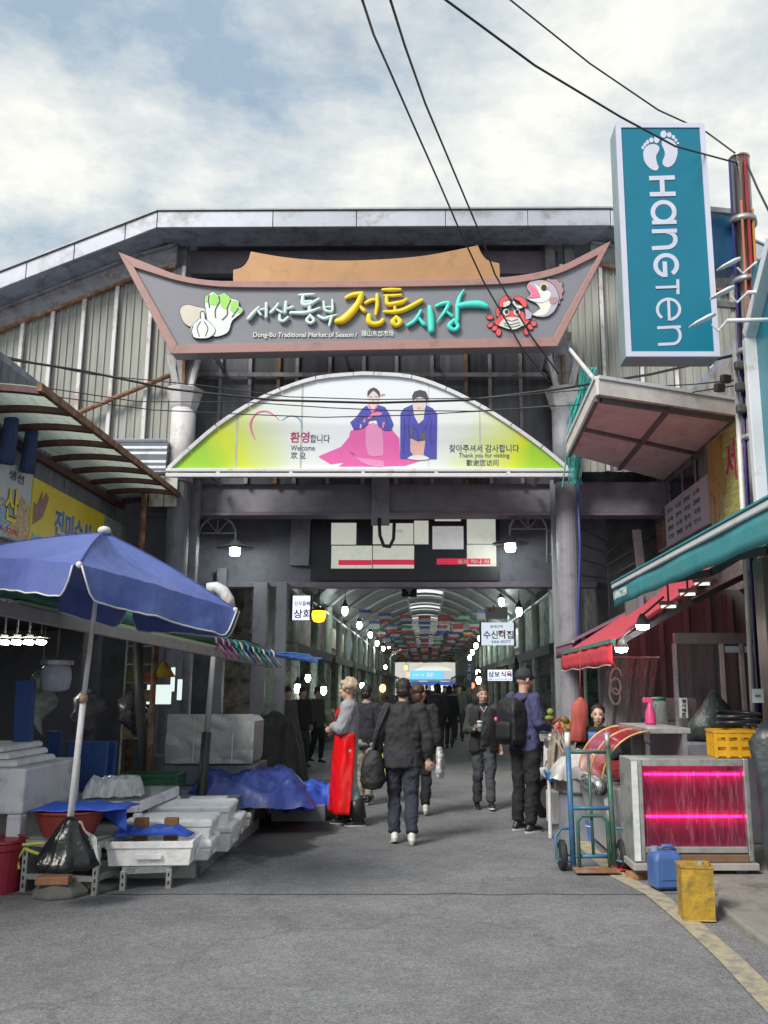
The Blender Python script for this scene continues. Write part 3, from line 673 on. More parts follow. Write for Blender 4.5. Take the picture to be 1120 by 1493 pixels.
m2 = t.nodes.new('ShaderNodeMath'); m2.operation = 'MULTIPLY_ADD'; m2.inputs[1].default_value = 0.7; lk(nz.outputs[0], m2.inputs[0]); lk(m1.outputs[0], m2.inputs[2])
mr = t.nodes.new('ShaderNodeMapRange'); mr.inputs[1].default_value = 0.55; mr.inputs[2].default_value = 2.9; lk(m2.outputs[0], mr.inputs[0])
rp = t.nodes.new('ShaderNodeValToRGB'); lk(mr.outputs[0], rp.inputs[0]); e = rp.color_ramp.elements
e[0].position = 0.0; e[0].color = (0.74, 0.78, 0.84, 1); e[1].position = 1.0; e[1].color = (0.32, 0.6, 0.03, 1)
for p_, c_ in ((0.38, (0.70, 0.75, 0.72)), (0.62, (0.6, 0.68, 0.3)), (0.85, (0.6, 0.68, 0.03))):
    x = e.new(p_); x.color = (*c_, 1)
lk(rp.outputs[0], b.inputs['Base Color']); b.inputs['Roughness'].default_value = 0.4
MB().prism([P(x, y + 1, YA) for x, y in apts], (0, 0.14, 0)).build('print_panel', ma, arch)
m_frw = mat('white_frame', (0.66, 0.67, 0.71), 0.45, var=0.06, dirt=(0.45, 0.38, 0.32), damt=0.2, dscale=5)
st_ = 3
for i in range(0, len(apts) - 1, st_):
    seg = apts[i:i + st_ + 1]
    nrm = []
    for j, p in enumerate(seg):
        g = apts.index(p); a, c = apts[max(g - 1, 0)], apts[min(g + 1, len(apts) - 1)]
        d = Vector((c[0] - a[0], c[1] - a[1])).normalized(); nrm.append((d.y, -d.x))
    g = 0.4
    s0 = (seg[0][0] + (seg[1][0] - seg[0][0]) * 0.06, seg[0][1] + (seg[1][1] - seg[0][1]) * 0.06)
    inn = [(p[0] - n[0] * 2.2, p[1] - n[1] * 2.2) for p, n in zip([s0] + seg[1:], nrm)]; out = [(p[0] + n[0] * 3.2, p[1] + n[1] * 3.2) for p, n in zip([s0] + seg[1:], nrm)]
    MB().prism([P(x, y, YA - 0.05) for x, y in out + list(reversed(inn))], (0, 0.24, 0)).build('frame_segment', m_frw, arch, bevel=0.005)
for py0, py1 in ((683.5, 688), (690.5, 696)):
    a, c = P(243, py1, YA), P(847, py0, YA)
    MB().bx(a.x, c.x, YA - 0.07, YA + 0.02, a.z, c.z).build('bottom_rail', m_frw, arch, bevel=0.008)
for px in (245, 319, 425, 530, 636, 741, 845):
    a, c = P(px - 2.5, 690.4, YA), P(px + 2.5, 688.1, YA)
    MB().bx(a.x, c.x, YA - 0.065, YA + 0.01, a.z, c.z).build('rail_spacer', m_rust if px == 245 else m_frw, arch)
for px in (300, 790):
    q = P(px, 690, YA); MB().beam((q.x, YA + 0.1, q.z + 0.05), (q.x, Y0 + 0.3, q.z + 0.05), 0.06, 0.06).build('stay', m_beamg, arch)
# printed figures: flat layers
ka = 1120 / 190
AZ = lambda pts: [(460 + a / ka, 555 + b_ / ka) for a, b_ in pts]
def pr(nm, pts, m, lift, sm=2): board(0, nm, AZ(pts), m, lift, arch, Y=YA, thick=0.0025, smoothc=sm)
m_skirt = flatm('print_skirt_pink', (0.72, 0.12, 0.4)); m_skirt2 = flatm('print_skirt_light', (0.74, 0.28, 0.52)); m_blue = flatm('print_blue', (0.07, 0.075, 0.42)); m_blue2 = flatm('print_blue_line', (0.03, 0.03, 0.16)); m_face = flatm('print_skin', (0.7, 0.6, 0.6)); m_hand = flatm('print_hand', (0.7, 0.42, 0.38)); m_ribb = flatm('print_ribbon', (0.8, 0.2, 0.35)); m_hair = flatm('print_hair', (0.06, 0.06, 0.08)); m_olive = flatm('print_olive', (0.12, 0.13, 0.08)); m_shirt = flatm('print_shirt', (0.68, 0.68, 0.6))
pr('skirt_print', [(30, 645), (220, 565), (290, 480), (300, 430), (440, 370), (500, 360), (560, 385), (660, 420), (720, 490), (728, 660), (905, 685), (770, 728), (560, 735), (200, 735), (245, 700), (130, 715), (30, 655)], m_skirt, 0.004, 0)
pr('skirt_fold', [(440, 390), (500, 365), (570, 400), (585, 620), (560, 640), (460, 640), (430, 500)], m_skirt2, 0.008)
pr('skirt_fold', [(290, 600), (370, 660), (580, 685), (580, 735), (520, 735), (400, 700)], m_skirt2, 0.008)
pr('jacket_print', [(400, 240), (440, 208), (490, 275), (540, 205), (600, 225), (635, 280), (670, 370), (650, 425), (590, 425), (540, 390), (520, 330), (460, 340), (445, 375), (400, 410), (330, 420), (298, 355), (350, 310)], m_blue, 0.012, 0)
pr('cuff_print', [(385, 370), (398, 375), (395, 408), (380, 405)], m_gold, 0.016, 0); pr('cuff_print', [(580, 352), (598, 352), (585, 408), (572, 400)], m_ribb, 0.016, 0); pr('cuff_print', [(415, 330), (435, 325), (425, 358), (408, 355)], m_ribb, 0.016, 0)
pr('collar_print', [(448, 205), (490, 275), (545, 205), (530, 200), (490, 255), (462, 200)], m_ribb, 0.016, 0)
pr('ribbon_print', [(450, 320), (490, 275), (560, 268), (570, 290), (500, 305), (455, 328)], m_ribb, 0.018)
pr('face_print', [(462, 200), (455, 130), (498, 80), (545, 130), (535, 200), (490, 262)], m_face, 0.010, 0)
pr('hair_print', [(450, 140), (448, 90), (500, 55), (550, 90), (548, 140), (535, 115), (500, 80), (465, 110)], m_hair, 0.014)
pr('hairpin_print', ov(570, 120, 10, 10), m_ribb, 0.006, 0); pr('hairpin_print', ov(588, 114, 10, 10), m_grn, 0.007, 0)
eb = MB()
for q in ([(470, 134), (484, 136)], [(514, 134), (530, 136)], [(868, 166), (884, 168)], [(908, 166), (924, 168)]): strokes(eb, [[(a, b_, 0.35) for a, b_ in AZ(q)]], 0.3, lambda x, y: P(x, y, YA - 0.016), NV, 0.003)
eb.build('eye_print', m_hair, arch)
pr('suit_print', [(730, 280), (760, 235), (835, 200), (850, 300), (885, 365), (930, 330), (945, 205), (1010, 235), (1045, 280), (1040, 668), (980, 668), (930, 630), (945, 510), (880, 520), (815, 490), (815, 600), (840, 640), (790, 668), (728, 665)], m_blue, 0.012, 0)
pr('shirt_print', [(835, 200), (945, 205), (930, 330), (885, 368), (850, 300)], m_shirt, 0.0135, 0)
pr('lining_print', [(815, 405), (838, 410), (832, 480), (815, 485)], m_olive, 0.016, 0); pr('lining_print', [(945, 440), (946, 510), (885, 495), (915, 450)], m_olive, 0.016, 0)
pr('hands_print', [(815, 488), (880, 518), (945, 510), (940, 630), (880, 650), (835, 630), (815, 590)], m_hand, 0.010)
pr('cuff_print', [(790, 668), (830, 640), (930, 640), (980, 670), (880, 680)], m_wht, 0.015)
pr('face_print', [(840, 215), (845, 150), (900, 130), (950, 150), (945, 230), (890, 260)], m_face, 0.016)
pr('hair_print', [(840, 185), (830, 130), (850, 90), (900, 75), (950, 90), (968, 140), (950, 185), (945, 150), (895, 133), (850, 150)], m_hair, 0.02, 0)
pr('lips_print', ov(497, 172, 9, 4), m_ribb, 0.0125, 0); pr('lips_print', ov(890, 232, 14, 6), m_ribb, 0.0185, 0)
for px in (345, 440, 625, 700):
    ym = min(apts, key=lambda q: abs(q[0] - px))[1]; a, c = P(px - .25, 682, YA), P(px + .25, ym + 3, YA)
    MB().bx(a.x, c.x, YA - .003, YA - .001, a.z, c.z).build('panel_seam', mat('seam_grey', (0.45, 0.48, 0.45), .6), arch)
# sleeve fold lines
sl = MB()
for q in ([(810, 270), (800, 400), (812, 500)], [(760, 320), (770, 450), (755, 540), (760, 620)], [(985, 300), (940, 410)], [(1000, 330), (985, 450), (1000, 540)], [(850, 400), (880, 450), (885, 510)], [(350, 350), (420, 300)], [(600, 300), (630, 380)]):
    strokes(sl, [[(a, b_, 0.4) for a, b_ in AZ(q)]], 0.4, lambda x, y: P(x, y, YA - 0.014), NV, 0.003)
sl.build('fold_lines', m_blue2, arch)
# heart swoosh
hb = MB(); strokes(hb, [[(372, 640, 0.5), (367, 628, 1.1), (366, 615, 1.5), (374, 602, 1.3), (388, 599, 1.1), (400, 605, 0.8), (407, 612, 0.4)]], 1, lambda x, y: P(x, y, YA - 0.004), NV, 0.004); hb.build('swoosh_print', m_skirt, arch)
hb = MB(); strokes(hb, [[(411, 612, 0.4), (422, 606, 0.8), (434, 608, 1.1), (440, 618, 0.8), (440, 624, 0.4)]], 1, lambda x, y: P(x, y, YA - 0.004), NV, 0.004); hb.build('swoosh_print', flatm('print_sky', (0.12, 0.35, 0.62)), arch)
m_mag = flatm('print_magenta', (0.4, 0.03, 0.16)); m_nav = flatm('print_navy', (0.05, 0.07, 0.14))
tline('welcome_lettering', '환영', 423, 629, 451, 645, YA - 0.004, m_mag, arch, 0.02, 0.002)
tline('welcome_lettering', '합니다', 452, 633, 481, 645, YA - 0.004, m_nav, arch, 0.012, 0.002)
tline('welcome_lettering', 'Welcome', 424, 648.5, 459, 656.5, YA - 0.004, m_nav, arch, 0.008, 0.002)
tline('welcome_lettering', '欢 迎', 424, 658, 446, 668.5, YA - 0.004, m_nav, arch, 0.01, 0.002)
tline('thanks_lettering', '찾아주셔서 감사합니다', 655, 647.5, 757, 659, YA - 0.004, m_nav, arch, 0.012, 0.002)
tline('thanks_lettering', 'Thank you for visiting', 669, 660, 743, 668.5, YA - 0.004, m_nav, arch, 0.006, 0.002)
tline('thanks_lettering', '歡谢您访问', 680, 669.5, 727, 679, YA - 0.004, m_nav, arch, 0.006, 0.002)
# ================================================================ covered arcade behind the hall
def glow(n, c, e):
    return mat(n, c, 0.4, var=0.0, emit=e)
m_arcol = mat('arcade_column_paint', (0.45, 0.53, 0.45), 0.45, var=0.12, scale=3, dirt=(0.2, 0.2, 0.18), damt=0.35)
m_rib = mat('arcade_rib_paint', (0.7, 0.72, 0.7), 0.45, var=0.08)
m_roofd = mat('arcade_roof_sheet', (0.3, 0.34, 0.33), 0.6, var=0.25, scale=2)
m_skyl = mat('skylight_sheet', (0.8, 0.82, 0.8), 0.5, var=0.05, translucent=0.8)
arc = top('market_arcade', 'long vaulted arcade of pale columns and curved ribs beyond the entrance', 'arcade', (0, 18, 0))
HW, ZS, ZA = 3.1, 4.1, 5.5
def az_(x): return ZS + (ZA - ZS) * math.cos(x / HW * PI / 2) ** 0.9 if abs(x) < HW else ZS
YR = [18 + 3.6 * i for i in range(21)]
colm = ribm = None
for i, y in enumerate(YR):
    for s in (-1, 1):
        if colm is None:
            ob = MB().lathe([(0.16, 0), (0.16, 0.3), (0.11, 0.34), (0.11, ZS)], (s * HW, y, 0), 12).build('column', m_arcol, arc, smooth=False); colm = ob
        else:
            ob = bpy.data.objects.new('column', colm.data); col.objects.link(ob); ob.parent = arc
            ob.location = (s * HW + HW, y - 18, 0)
    if ribm is None:
        b = MB(); n = 18
        b.tube([(-HW + 2 * HW * j / n, y, az_(-HW + 2 * HW * j / n)) for j in range(n + 1)], 0.055, 6)
        ribm = b.build('roof_rib', m_rib, arc, smooth=True)
    else:
        ob = bpy.data.objects.new('roof_rib', ribm.data); col.objects.link(ob); ob.parent = arc; ob.location = (0, y - 18, 0)
    if i < len(YR) - 1:
        y1 = YR[i + 1]
        for xa, xb, nm, mm in ((-HW - 0.4, -0.75, 'roof_sheet', m_roofd), (0.75, HW + 0.4, 'roof_sheet', m_roofd)):
            b = MB(); n = 8; xs = [xa + (xb - xa) * j / n for j in range(n + 1)]
            b.add([(x, yy, az_(x) + 0.07) for x in xs for yy in (y, y1)], [(2 * j, 2 * j + 2, 2 * j + 3, 2 * j + 1) for j in range(n)])
            b.build(nm, mm, arc)
        b = MB(); xs = [-0.75 + 1.5 * j / 4 for j in range(5)]; g = 2.4 if i % 2 else 1.2
        b.add([(x, yy, az_(x) + 0.075) for x in xs for yy in (y + 0.06, y + g)], [(2 * j, 2 * j + 2, 2 * j + 3, 2 * j + 1) for j in range(4)])
        b.build('skylight_panel', m_skyl, arc)
        b = MB(); b.add([(x, yy, az_(x) + 0.085) for x in xs for yy in (y + g, y1)], [(2 * j, 2 * j + 2, 2 * j + 3, 2 * j + 1) for j in range(4)])
        b.build('roof_sheet', m_roofd, arc)
for s in (-1, 1):
    MB().tube([(s * (HW - 0.02), 18, ZS - 0.25), (s * (HW - 0.02), YR[-1], ZS - 0.25)], 0.05, 6).build('purlin', m_rib, arc)
    MB().tube([(s * 0.8, 18, ZA - 0.02), (s * 0.8, YR[-1], ZA - 0.02)], 0.035, 6).build('purlin', m_rib, arc)
# shops on both sides
m_shopw = [mat('shop_wall_%s' % n, c, 0.7, var=0.25, scale=2, dirt=(0.03, 0.03, 0.03), damt=0.4) for n, c in (('grey', (0.34, 0.36, 0.36)), ('brown', (0.32, 0.28, 0.24)), ('green', (0.24, 0.33, 0.28)))]
m_slab = [flatm('shop_board_%s' % n, c) for n, c in (('white', (0.6, 0.63, 0.68)), ('blue', (0.1, 0.16, 0.4)), ('green', (0.06, 0.24, 0.16)), ('red', (0.4, 0.06, 0.05)), ('cream', (0.55, 0.5, 0.36)))]
m_shut = mat('shop_awning_cloth', (0.18, 0.2, 0.2), 0.8, var=0.2, rnd=0.4)
m_goods = [mat('goods_%d' % i, c, 0.7, var=0.4, scale=30, bump=0.4) for i, c in enumerate(((0.25, 0.2, 0.1), (0.12, 0.2, 0.06), (0.3, 0.1, 0.07), (0.3, 0.3, 0.28), (0.08, 0.1, 0.2)))]
SNM = ('left', 'right')
for si, s in enumerate((-1, 1)):
    for i in range(10):
        y0 = 18.2 + 7.2 * i; y1 = y0 + 7.1; x0 = s * 3.55
        sh = top('arcade_shop', 'dark shopfront with deep awning and goods bench lining the arcade', 'shop', (x0, y0, 0), 'shops along both sides of the arcade')
        k = (i + si) % 3
        MB().bx(x0, s * 3.7, y0, y1, 2.7, 4.5).build('upper_wall', m_shopw[k], sh)
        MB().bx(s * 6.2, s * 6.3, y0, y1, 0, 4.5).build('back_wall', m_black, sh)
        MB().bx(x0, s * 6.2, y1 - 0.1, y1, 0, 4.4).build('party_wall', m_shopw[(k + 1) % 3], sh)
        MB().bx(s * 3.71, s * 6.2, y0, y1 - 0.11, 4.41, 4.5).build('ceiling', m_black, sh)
        b = MB(); b.add([(x0 - s * 0.01, y0 + 0.3, 2.75), (x0 - s * 0.01, y1 - 0.4, 2.75), (x0 - s * 1.0, y1 - 0.4, 2.45), (x0 - s * 1.0, y0 + 0.3, 2.45)], [(0, 1, 2, 3)])
        b.add([(x0 - s * 1.0, y0 + 0.3, 2.45), (x0 - s * 1.0, y1 - 0.4, 2.45), (x0 - s * 1.0, y1 - 0.4, 2.25), (x0 - s * 1.0, y0 + 0.3, 2.25)], [(0, 1, 2, 3)])
        b.build('awning', m_shut, sh, solid=0.01)
        MB().bx(x0 - s * 0.9, s * 4.3, y0 + 0.4, y1 - 0.6, 0.45, 0.55).build('bench', m_shopw[1], sh)
        for j in range(4):
            yy = y0 + 0.7 + j * 1.55
            b = MB(); b.ell((x0 - s * 0.35, yy + 0.5, 0.56), (0.4, 0.6, 0.26 + 0.12 * R.random()), 10, 6); b.noise(0.06, 6, i * 5 + j + si * 50)
            b.build('goods_heap', m_goods[(i + j * 2 + si) % 5], sh, smooth=True)
        for z in (1.1, 1.7):
            MB().bx(s * 5.6, s * 6.19, y0 + .2, y1 - .3, z, z + .05).build('shelf', m_shopw[0], sh)
            for j in range(6):
                yy = y0 + .6 + 1.05 * j; MB().bx(s * 5.65, s * 6.1, yy, yy + .5 + .3 * R.random(), z + .052, z + .25 + .25 * R.random()).build('carton', m_goods[R.randrange(5)], sh)
        MB().bx(s * 4.6, s * 4.66, y0 + 1.5, y0 + 3.2, 3.3, 3.36).build('tube_light', glow('shop_tube_added_fill', (0.95, 1.0, 0.92), 7.0), sh)  # glowing tube added as fill to lighten the dark shop interior
        if i > 1:
            MB().bx(x0 - s * 0.02, x0 - s * 0.1, y0 + 0.8, y1 - 1.4, 3.0, 3.75).build('sign_board', m_slab[(i * 2 + si) % 5], sh, bevel=0.01)
# ---------------------------------------------------------------- lamps
m_bulb = glow('lamp_white', (0.93, 1.0, 0.97), 22.0)
m_capk = mat('lamp_cap', (0.1, 0.1, 0.1), 0.5)
def pendant(x, y, z, label, grp, ztop=None):
    o = top('pendant_lamp', label, 'lamp', (x, y, z), grp)
    MB().ell((x, y, z), (0.09, 0.09, 0.15), 12, 8).build('bulb', m_bulb, o, smooth=True)
    MB().lathe([(0.09, 0.11), (0.14, 0.12), (0.06, 0.25), (0.03, 0.34)], (x, y, z), 12).build('shade', m_capk, o, smooth=True)
    MB().cyl((x, y, z + 0.33), (x, y, ztop or az_(x) - 0.02), 0.012, n=6).build('cord', m_capk, o)
    return o
LBL = 'glowing white pendant lamp hanging in a row beside the arcade columns'
pl = None
for px, py, X in ((503, 890, -2.5), (524, 911, -2.5), (540, 925, -2.5), (550, 937, -2.5), (567, 942, -2.5), (578, 953, -2.5), (731, 877, 2.5), (720, 896, 2.5), (713, 912, 2.4), (700, 930, 2.4), (694, 941, 2.4), (689, 950, 2.4), (685, 958, 2.4), (559, 945, -2.5), (585, 961, -2.5), (706, 921, 2.4), (590, 966, -2.5)):
    q = PXc(px, py, X)
    if pl is None: pl = pendant(q.x, q.y, q.z, LBL, 'pendant lamps along the arcade')
    else:
        c = dup(pl, (q.x, q.y, q.z))
for px, py, Y in ((434, 1003, 20.0), (472, 1006, 21.5), (757, 891, 21.0), (697, 980, 30.0), (698, 991, 26.0), (528, 999, 32), (562, 972, 46), (580, 1006, 60), (449, 988, 24)):
    q = P(px, py, Y); c = dup(pl, q, label='glowing white bare lamp low among the arcade stalls'); c['group'] = 'lamps low in the arcade stalls'; c.scale = (.75, .75, .75)
# ---------------------------------------------------------------- flag strings
fcol = [flatm('flag_%s' % n, c, 0.8, translucent=0.35) for n, c in (('red', (0.42, 0.09, 0.1)), ('white', (0.45, 0.47, 0.45)), ('blue', (0.1, 0.14, 0.36)), ('green', (0.08, 0.26, 0.16)), ('yellow', (0.5, 0.42, 0.14)), ('navy', (0.06, 0.07, 0.16)))]
FM = []
for tri in ((0, 1, 2), (2, 1, 0), (3, 1, 0), (0, 0, 1), (2, 1, 1), (1, 0, 1), (5, 4, 0), (3, 1, 3)):
    me = bpy.data.meshes.new('flag'); vs = []; fs = []
    for r_ in range(4):
        for c_ in range(5):
            vs.append((-0.21 + 0.105 * c_, 0.02 * math.sin(c_ * 1.5 + r_), -0.3 * r_ / 3))
    for r_ in range(3):
        for c_ in range(4): fs.append((r_ * 5 + c_, r_ * 5 + c_ + 1, r_ * 5 + c_ + 6, r_ * 5 + c_ + 5))
    me.from_pydata(vs, [], fs)
    for q in tri: me.materials.append(fcol[q])
    for i, p in enumerate(me.polygons): p.material_index = i // 4
    FM.append(me)
m_cord = mat('thin_cord', (0.12, 0.12, 0.12), 0.7)
for i in range(10):
    y = 30.0 + 5.2 * i; z0 = 4.2 - 0.008 * i
    fo = top('flag_string', 'string of small national flags sagging across under the arcade roof', 'flags', (0, y, z0), 'strings of small flags across the arcade')
    sag = lambda x: z0 - 0.28 * (1 - (x / 2.4) ** 2)
    MB().tube([(-2.4 + 4.8 * j / 12, y, sag(-2.4 + 4.8 * j / 12)) for j in range(13)], 0.008, 5).build('cord', m_cord, fo)
    for j in range(7):
        x = -2.0 + 0.66 * j + R.uniform(-.04, .04)
        ob = bpy.data.objects.new('flag', FM[R.randrange(8)]); col.objects.link(ob); ob.parent = fo; ob.location = (x, 0, sag(x) - z0)
        ob.rotation_euler = (R.uniform(-.15, .15), 0, R.uniform(-.3, .3))
bo = top('banner_string', 'row of plain white cloth banners strung across the arcade', 'banner', P(640, 905, 45))
for j in range(6):
    a, c = P(588 + 17.5 * j, 919, 45), P(604 + 17.5 * j, 906, 45)
    MB().grid(lambda u, v: Vector((a.x + (c.x - a.x) * u, 45 + 0.04 * math.sin(5 * u + j), a.z + (c.z - a.z) * v)), 5, 2).build('cloth', flatm('banner_white', (0.75, 0.73, 0.68), translucent=0.5), bo)
MB().tube([P(560, 903, 45), P(640, 905.5, 45), P(735, 903, 45)], 0.01, 5).build('cord', m_cord, bo)
# ---------------------------------------------------------------- hanging and wall signs inside
def boxsign(name, label, px0, py0, px1, py1, Y, m, lines, par_thick=0.12, frame=None, grp=None):
    a, c = P(px0, py1, Y), P(px1, py0, Y)
    o = top(name, label, 'sign', ((a.x + c.x) / 2, Y, a.z), grp)
    MB().bx(a.x, c.x, Y, Y + par_thick, a.z, c.z).build('sign_face', m, o, bevel=0.008)
    if frame:
        for x0, x1, z0, z1 in ((a.x - 0.03, a.x + 0.02, a.z, c.z), (c.x - 0.02, c.x + 0.03, a.z, c.z)): MB().bx(x0, x1, Y - 0.02, Y + par_thick + 0.02, z0 - 0.03, z1 + 0.03).build('frame', frame, o)
    for nm, s, qx0, qy0, qx1, qy1, mm, bold in lines: tline(nm, s, qx0, qy0, qx1, qy1, Y - 0.006, mm, o, bold, 0.004)
    return o
m_lit = glow('lit_sign_white', (0.62, 0.7, 0.78), 0.35); m_lit2 = glow('lit_sign_pale', (0.75, 0.8, 0.92), 0.45)
m_bluetx = flatm('text_blue', (0.04, 0.07, 0.3)); m_redtx = flatm('text_red', (0.5, 0.03, 0.04)); m_blk = flatm('text_black', (0.03, 0.03, 0.03))
boxsign('shop_sign', 'pale sign with blue letters above the yellow round lamp', 425, 868, 454, 903, 21, m_lit2, [('lettering', '상회', 428, 888, 453, 901, m_bluetx, 0.02), ('lettering', '산우들빼', 429, 876, 452, 883, m_bluetx, 0.01)], frame=m_capk)
boxsign('shop_sign', 'narrow pale upright sign on the dark hall post', 400, 868, 410, 905, 19, m_lit2, [('lettering', '상', 401.5, 886, 408.5, 901, m_bluetx, 0.02)], frame=m_capk)
boxsign('shop_sign', 'rice cake shop lightbox with black and red brush letters', 701, 907, 750, 940, 24, m_lit, [('lettering', '수신', 705, 919, 726, 931, m_blk, 0.02), ('lettering', '떡', 727, 918, 737, 931, m_redtx, 0.03), ('lettering', '집', 739, 919, 749, 931, m_blk, 0.02), ('lettering', '666-0077', 717, 933, 745, 937, m_bluetx, 0.01), ('lettering', '솔메인떡', 715, 911, 733, 915, m_blk, 0.01)], frame=m_capk)
boxsign('shop_sign', 'butcher shop lightbox with blue and red letters behind the backpack man', 710, 976, 748, 992, 23, m_lit2, [('lettering', '삼보', 712, 978, 729, 987, m_bluetx, 0.03), ('lettering', '식육', 730, 978, 747, 987, m_redtx, 0.03), ('lettering', '동물의 도축가공식육 전화', 712, 988.5, 746, 991, m_blk, 0.01)], frame=m_capk)
boxsign('shop_sign', 'slim blue upright sign hanging among the far arcade lamps', 681, 965, 688, 1002, 40, flatm('sign_deep_blue', (0.04, 0.1, 0.22)), [('lettering', '교', 682, 968, 687, 978, m_pale, 0.01), ('lettering', '다', 682, 982, 687, 992, m_pale, 0.01)])
boxsign('shop_sign', 'pale board with red letters above the rice cake lightbox', 708, 884, 740, 902, 26, flatm('sign_cream2', (0.5, 0.5, 0.45)), [('lettering', '특가', 712, 886, 722, 893, m_redtx, 0.02)])
MB_y = P(465, 896, 20)
o = top('yellow_lamp', 'bright yellow round lamp hanging beside the blue-lettered pale sign', 'lamp', MB_y)
MB().lathe([(0.02, -0.17), (0.11, -0.15), (0.155, -0.06), (0.16, 0.03), (0.14, 0.1), (0.05, 0.13)], MB_y, 18).build('globe', glow('lamp_yellow', (1.0, 0.62, 0.03), 0.9), o, smooth=True)
MB().lathe([(0.15, 0.09), (0.15, 0.13), (0.05, 0.17)], MB_y, 18).build('cap', m_capk, o, smooth=True)
MB().cyl(MB_y + Vector((0, 0, 0.16)), MB_y + Vector((0, 0, 1.6)), 0.012, n=6).build('cord', m_capk, o)
q = P(597, 860, 17.6)
o = top('wifi_sign', 'small black sign with white wireless symbol hanging under the screen rail', 'sign', q)
MB().box(q, (0.3, 0.04, 0.27)).build('plate', mat('wifi_black', (0.015, 0.02, 0.035), 0.5), o, bevel=0.006)
MB().cyl(q + Vector((0, 0, 0.13)), q + Vector((0, 0, 0.6)), 0.012, n=6).build('hanger', m_capk, o)
for r_ in (0.035, 0.07, 0.105):
    MB().tube([q + Vector((r_ * math.sin(t * 0.2), -0.024, -0.06 + r_ * math.cos(t * 0.2))) for t in range(-4, 5)], 0.01, 6).build('wave_arc', m_pale, o)
MB().ell(q + Vector((0, -0.024, -0.065)), (0.016, 0.01, 0.016), 8, 6).build('dot', m_pale, o)
# far gate
YE = 97.0
o = top('far_gate', 'blue and cream arched gate sign at the bright far end of the arcade', 'gate', P(630, 1020, YE))
MB().prism([P(a, b_, YE) for a, b_ in crv([(596, 992), (600, 980), (612, 973), (630, 970.5), (650, 972), (662, 979), (668, 992)], 3)], (0, 0.4, 0)).build('arch_top', flatm('gate_cream', (0.75, 0.72, 0.58)), o)
a, c = P(597, 990, YE - 0.1), P(646, 977, YE - 0.1); MB().bx(a.x, c.x, YE - 0.15, YE - 0.02, a.z, c.z).build('blue_band', glow('gate_blue', (0.08, 0.3, 0.8), 0.5), o)
a, c = P(646.4, 990, YE - 0.1), P(668, 977, YE - 0.1); MB().bx(a.x, c.x, YE - 0.15, YE - 0.02, a.z, c.z).build('grey_band', flatm('gate_grey', (0.5, 0.55, 0.6)), o)
a, c = P(597, 998.5, YE - 0.1), P(668, 993.5, YE - 0.1); MB().bx(a.x, c.x, YE - 0.1, YE - 0.02, a.z, c.z).build('canopy_edge', flatm('gate_dkblue', (0.04, 0.09, 0.35)), o)
tline('lettering', '동문', 622, 980.5, 632, 986.5, YE - 0.16, m_wht, o, 0.03, 0.01); tline('lettering', '전통시장', 602, 982, 619, 985.5, YE - 0.16, m_wht, o, 0.01, 0.01)
for px in (597, 666): a = P(px, 990, YE); MB().bx(a.x - 0.15, a.x + 0.15, YE, YE + 0.3, 0, a.z).build('leg', m_rib, o)
boxsign('pharmacy_sign', 'white sign with red letter under the far blue gate', 629, 999, 645, 1010, 96.6, m_lit, [('lettering', '약', 632, 998.5, 642, 1008.5, m_redtx, 0.03)])
m_far = mat('far_plaster', (0.5, 0.5, 0.46), .8, var=.15, scale=.5)
o = top('far_building', 'pale plastered building closing the street beyond the far gate', 'building', (0, 108, 0))
MB().bx(-9, 9, 108, 112, 0, 7.5).build('wall', m_far, o); MB().bx(-9.2, 9.2, 107.8, 112.2, 7.5, 7.8).build('roof', m_soffit, o)
for i in range(6):
    for z in (1.0, 4.6):
        w2 = MB().bx(-7.5 + 2.6 * i, -6.0 + 2.6 * i, 107.95, 107.99, z, z + 1.5).build('window', m_dkglass, o); MB().bx(-7.6 + 2.6 * i, -5.9 + 2.6 * i, 107.9, 107.94, z - .12, z - .02).build('sill', m_rib, w2)
MB().bx(-HW - .3, HW + .3, YR[-1] + .05, YR[-1] + .15, 3.95, ZA + .3).build('end_gable', m_dark, arc)
for i, (px, py, Y, c_, lb) in enumerate(((592, 973, 60, (1, .35, .05), 'orange glowing lantern beside the far gate'), (595, 983, 66, (1, .12, .05), 'red glowing lantern beside the far gate'), (689, 999, 50, (1, .08, .04), 'red glowing lamp hanging by the slim blue sign'), (632, 1022, 40, (1, .03, .03), 'small red tail light among the distant shoppers'), (558, 1003, 34, (1, .4, .1), 'small orange lit box behind the walking people'))):
    q = P(px, py, Y); o = top('lantern', lb, 'lantern', q); MB().ell(q, (.12, .12, .15), 12, 8).build('globe', glow('lantern_glow_%d' % i, c_, 2.5), o, smooth=True); MB().cyl(q + Vector((0, 0, .14)), q + Vector((0, 0, .8 if py < 1015 else .2)), .015, n=6).build('hanger', m_capk, o)
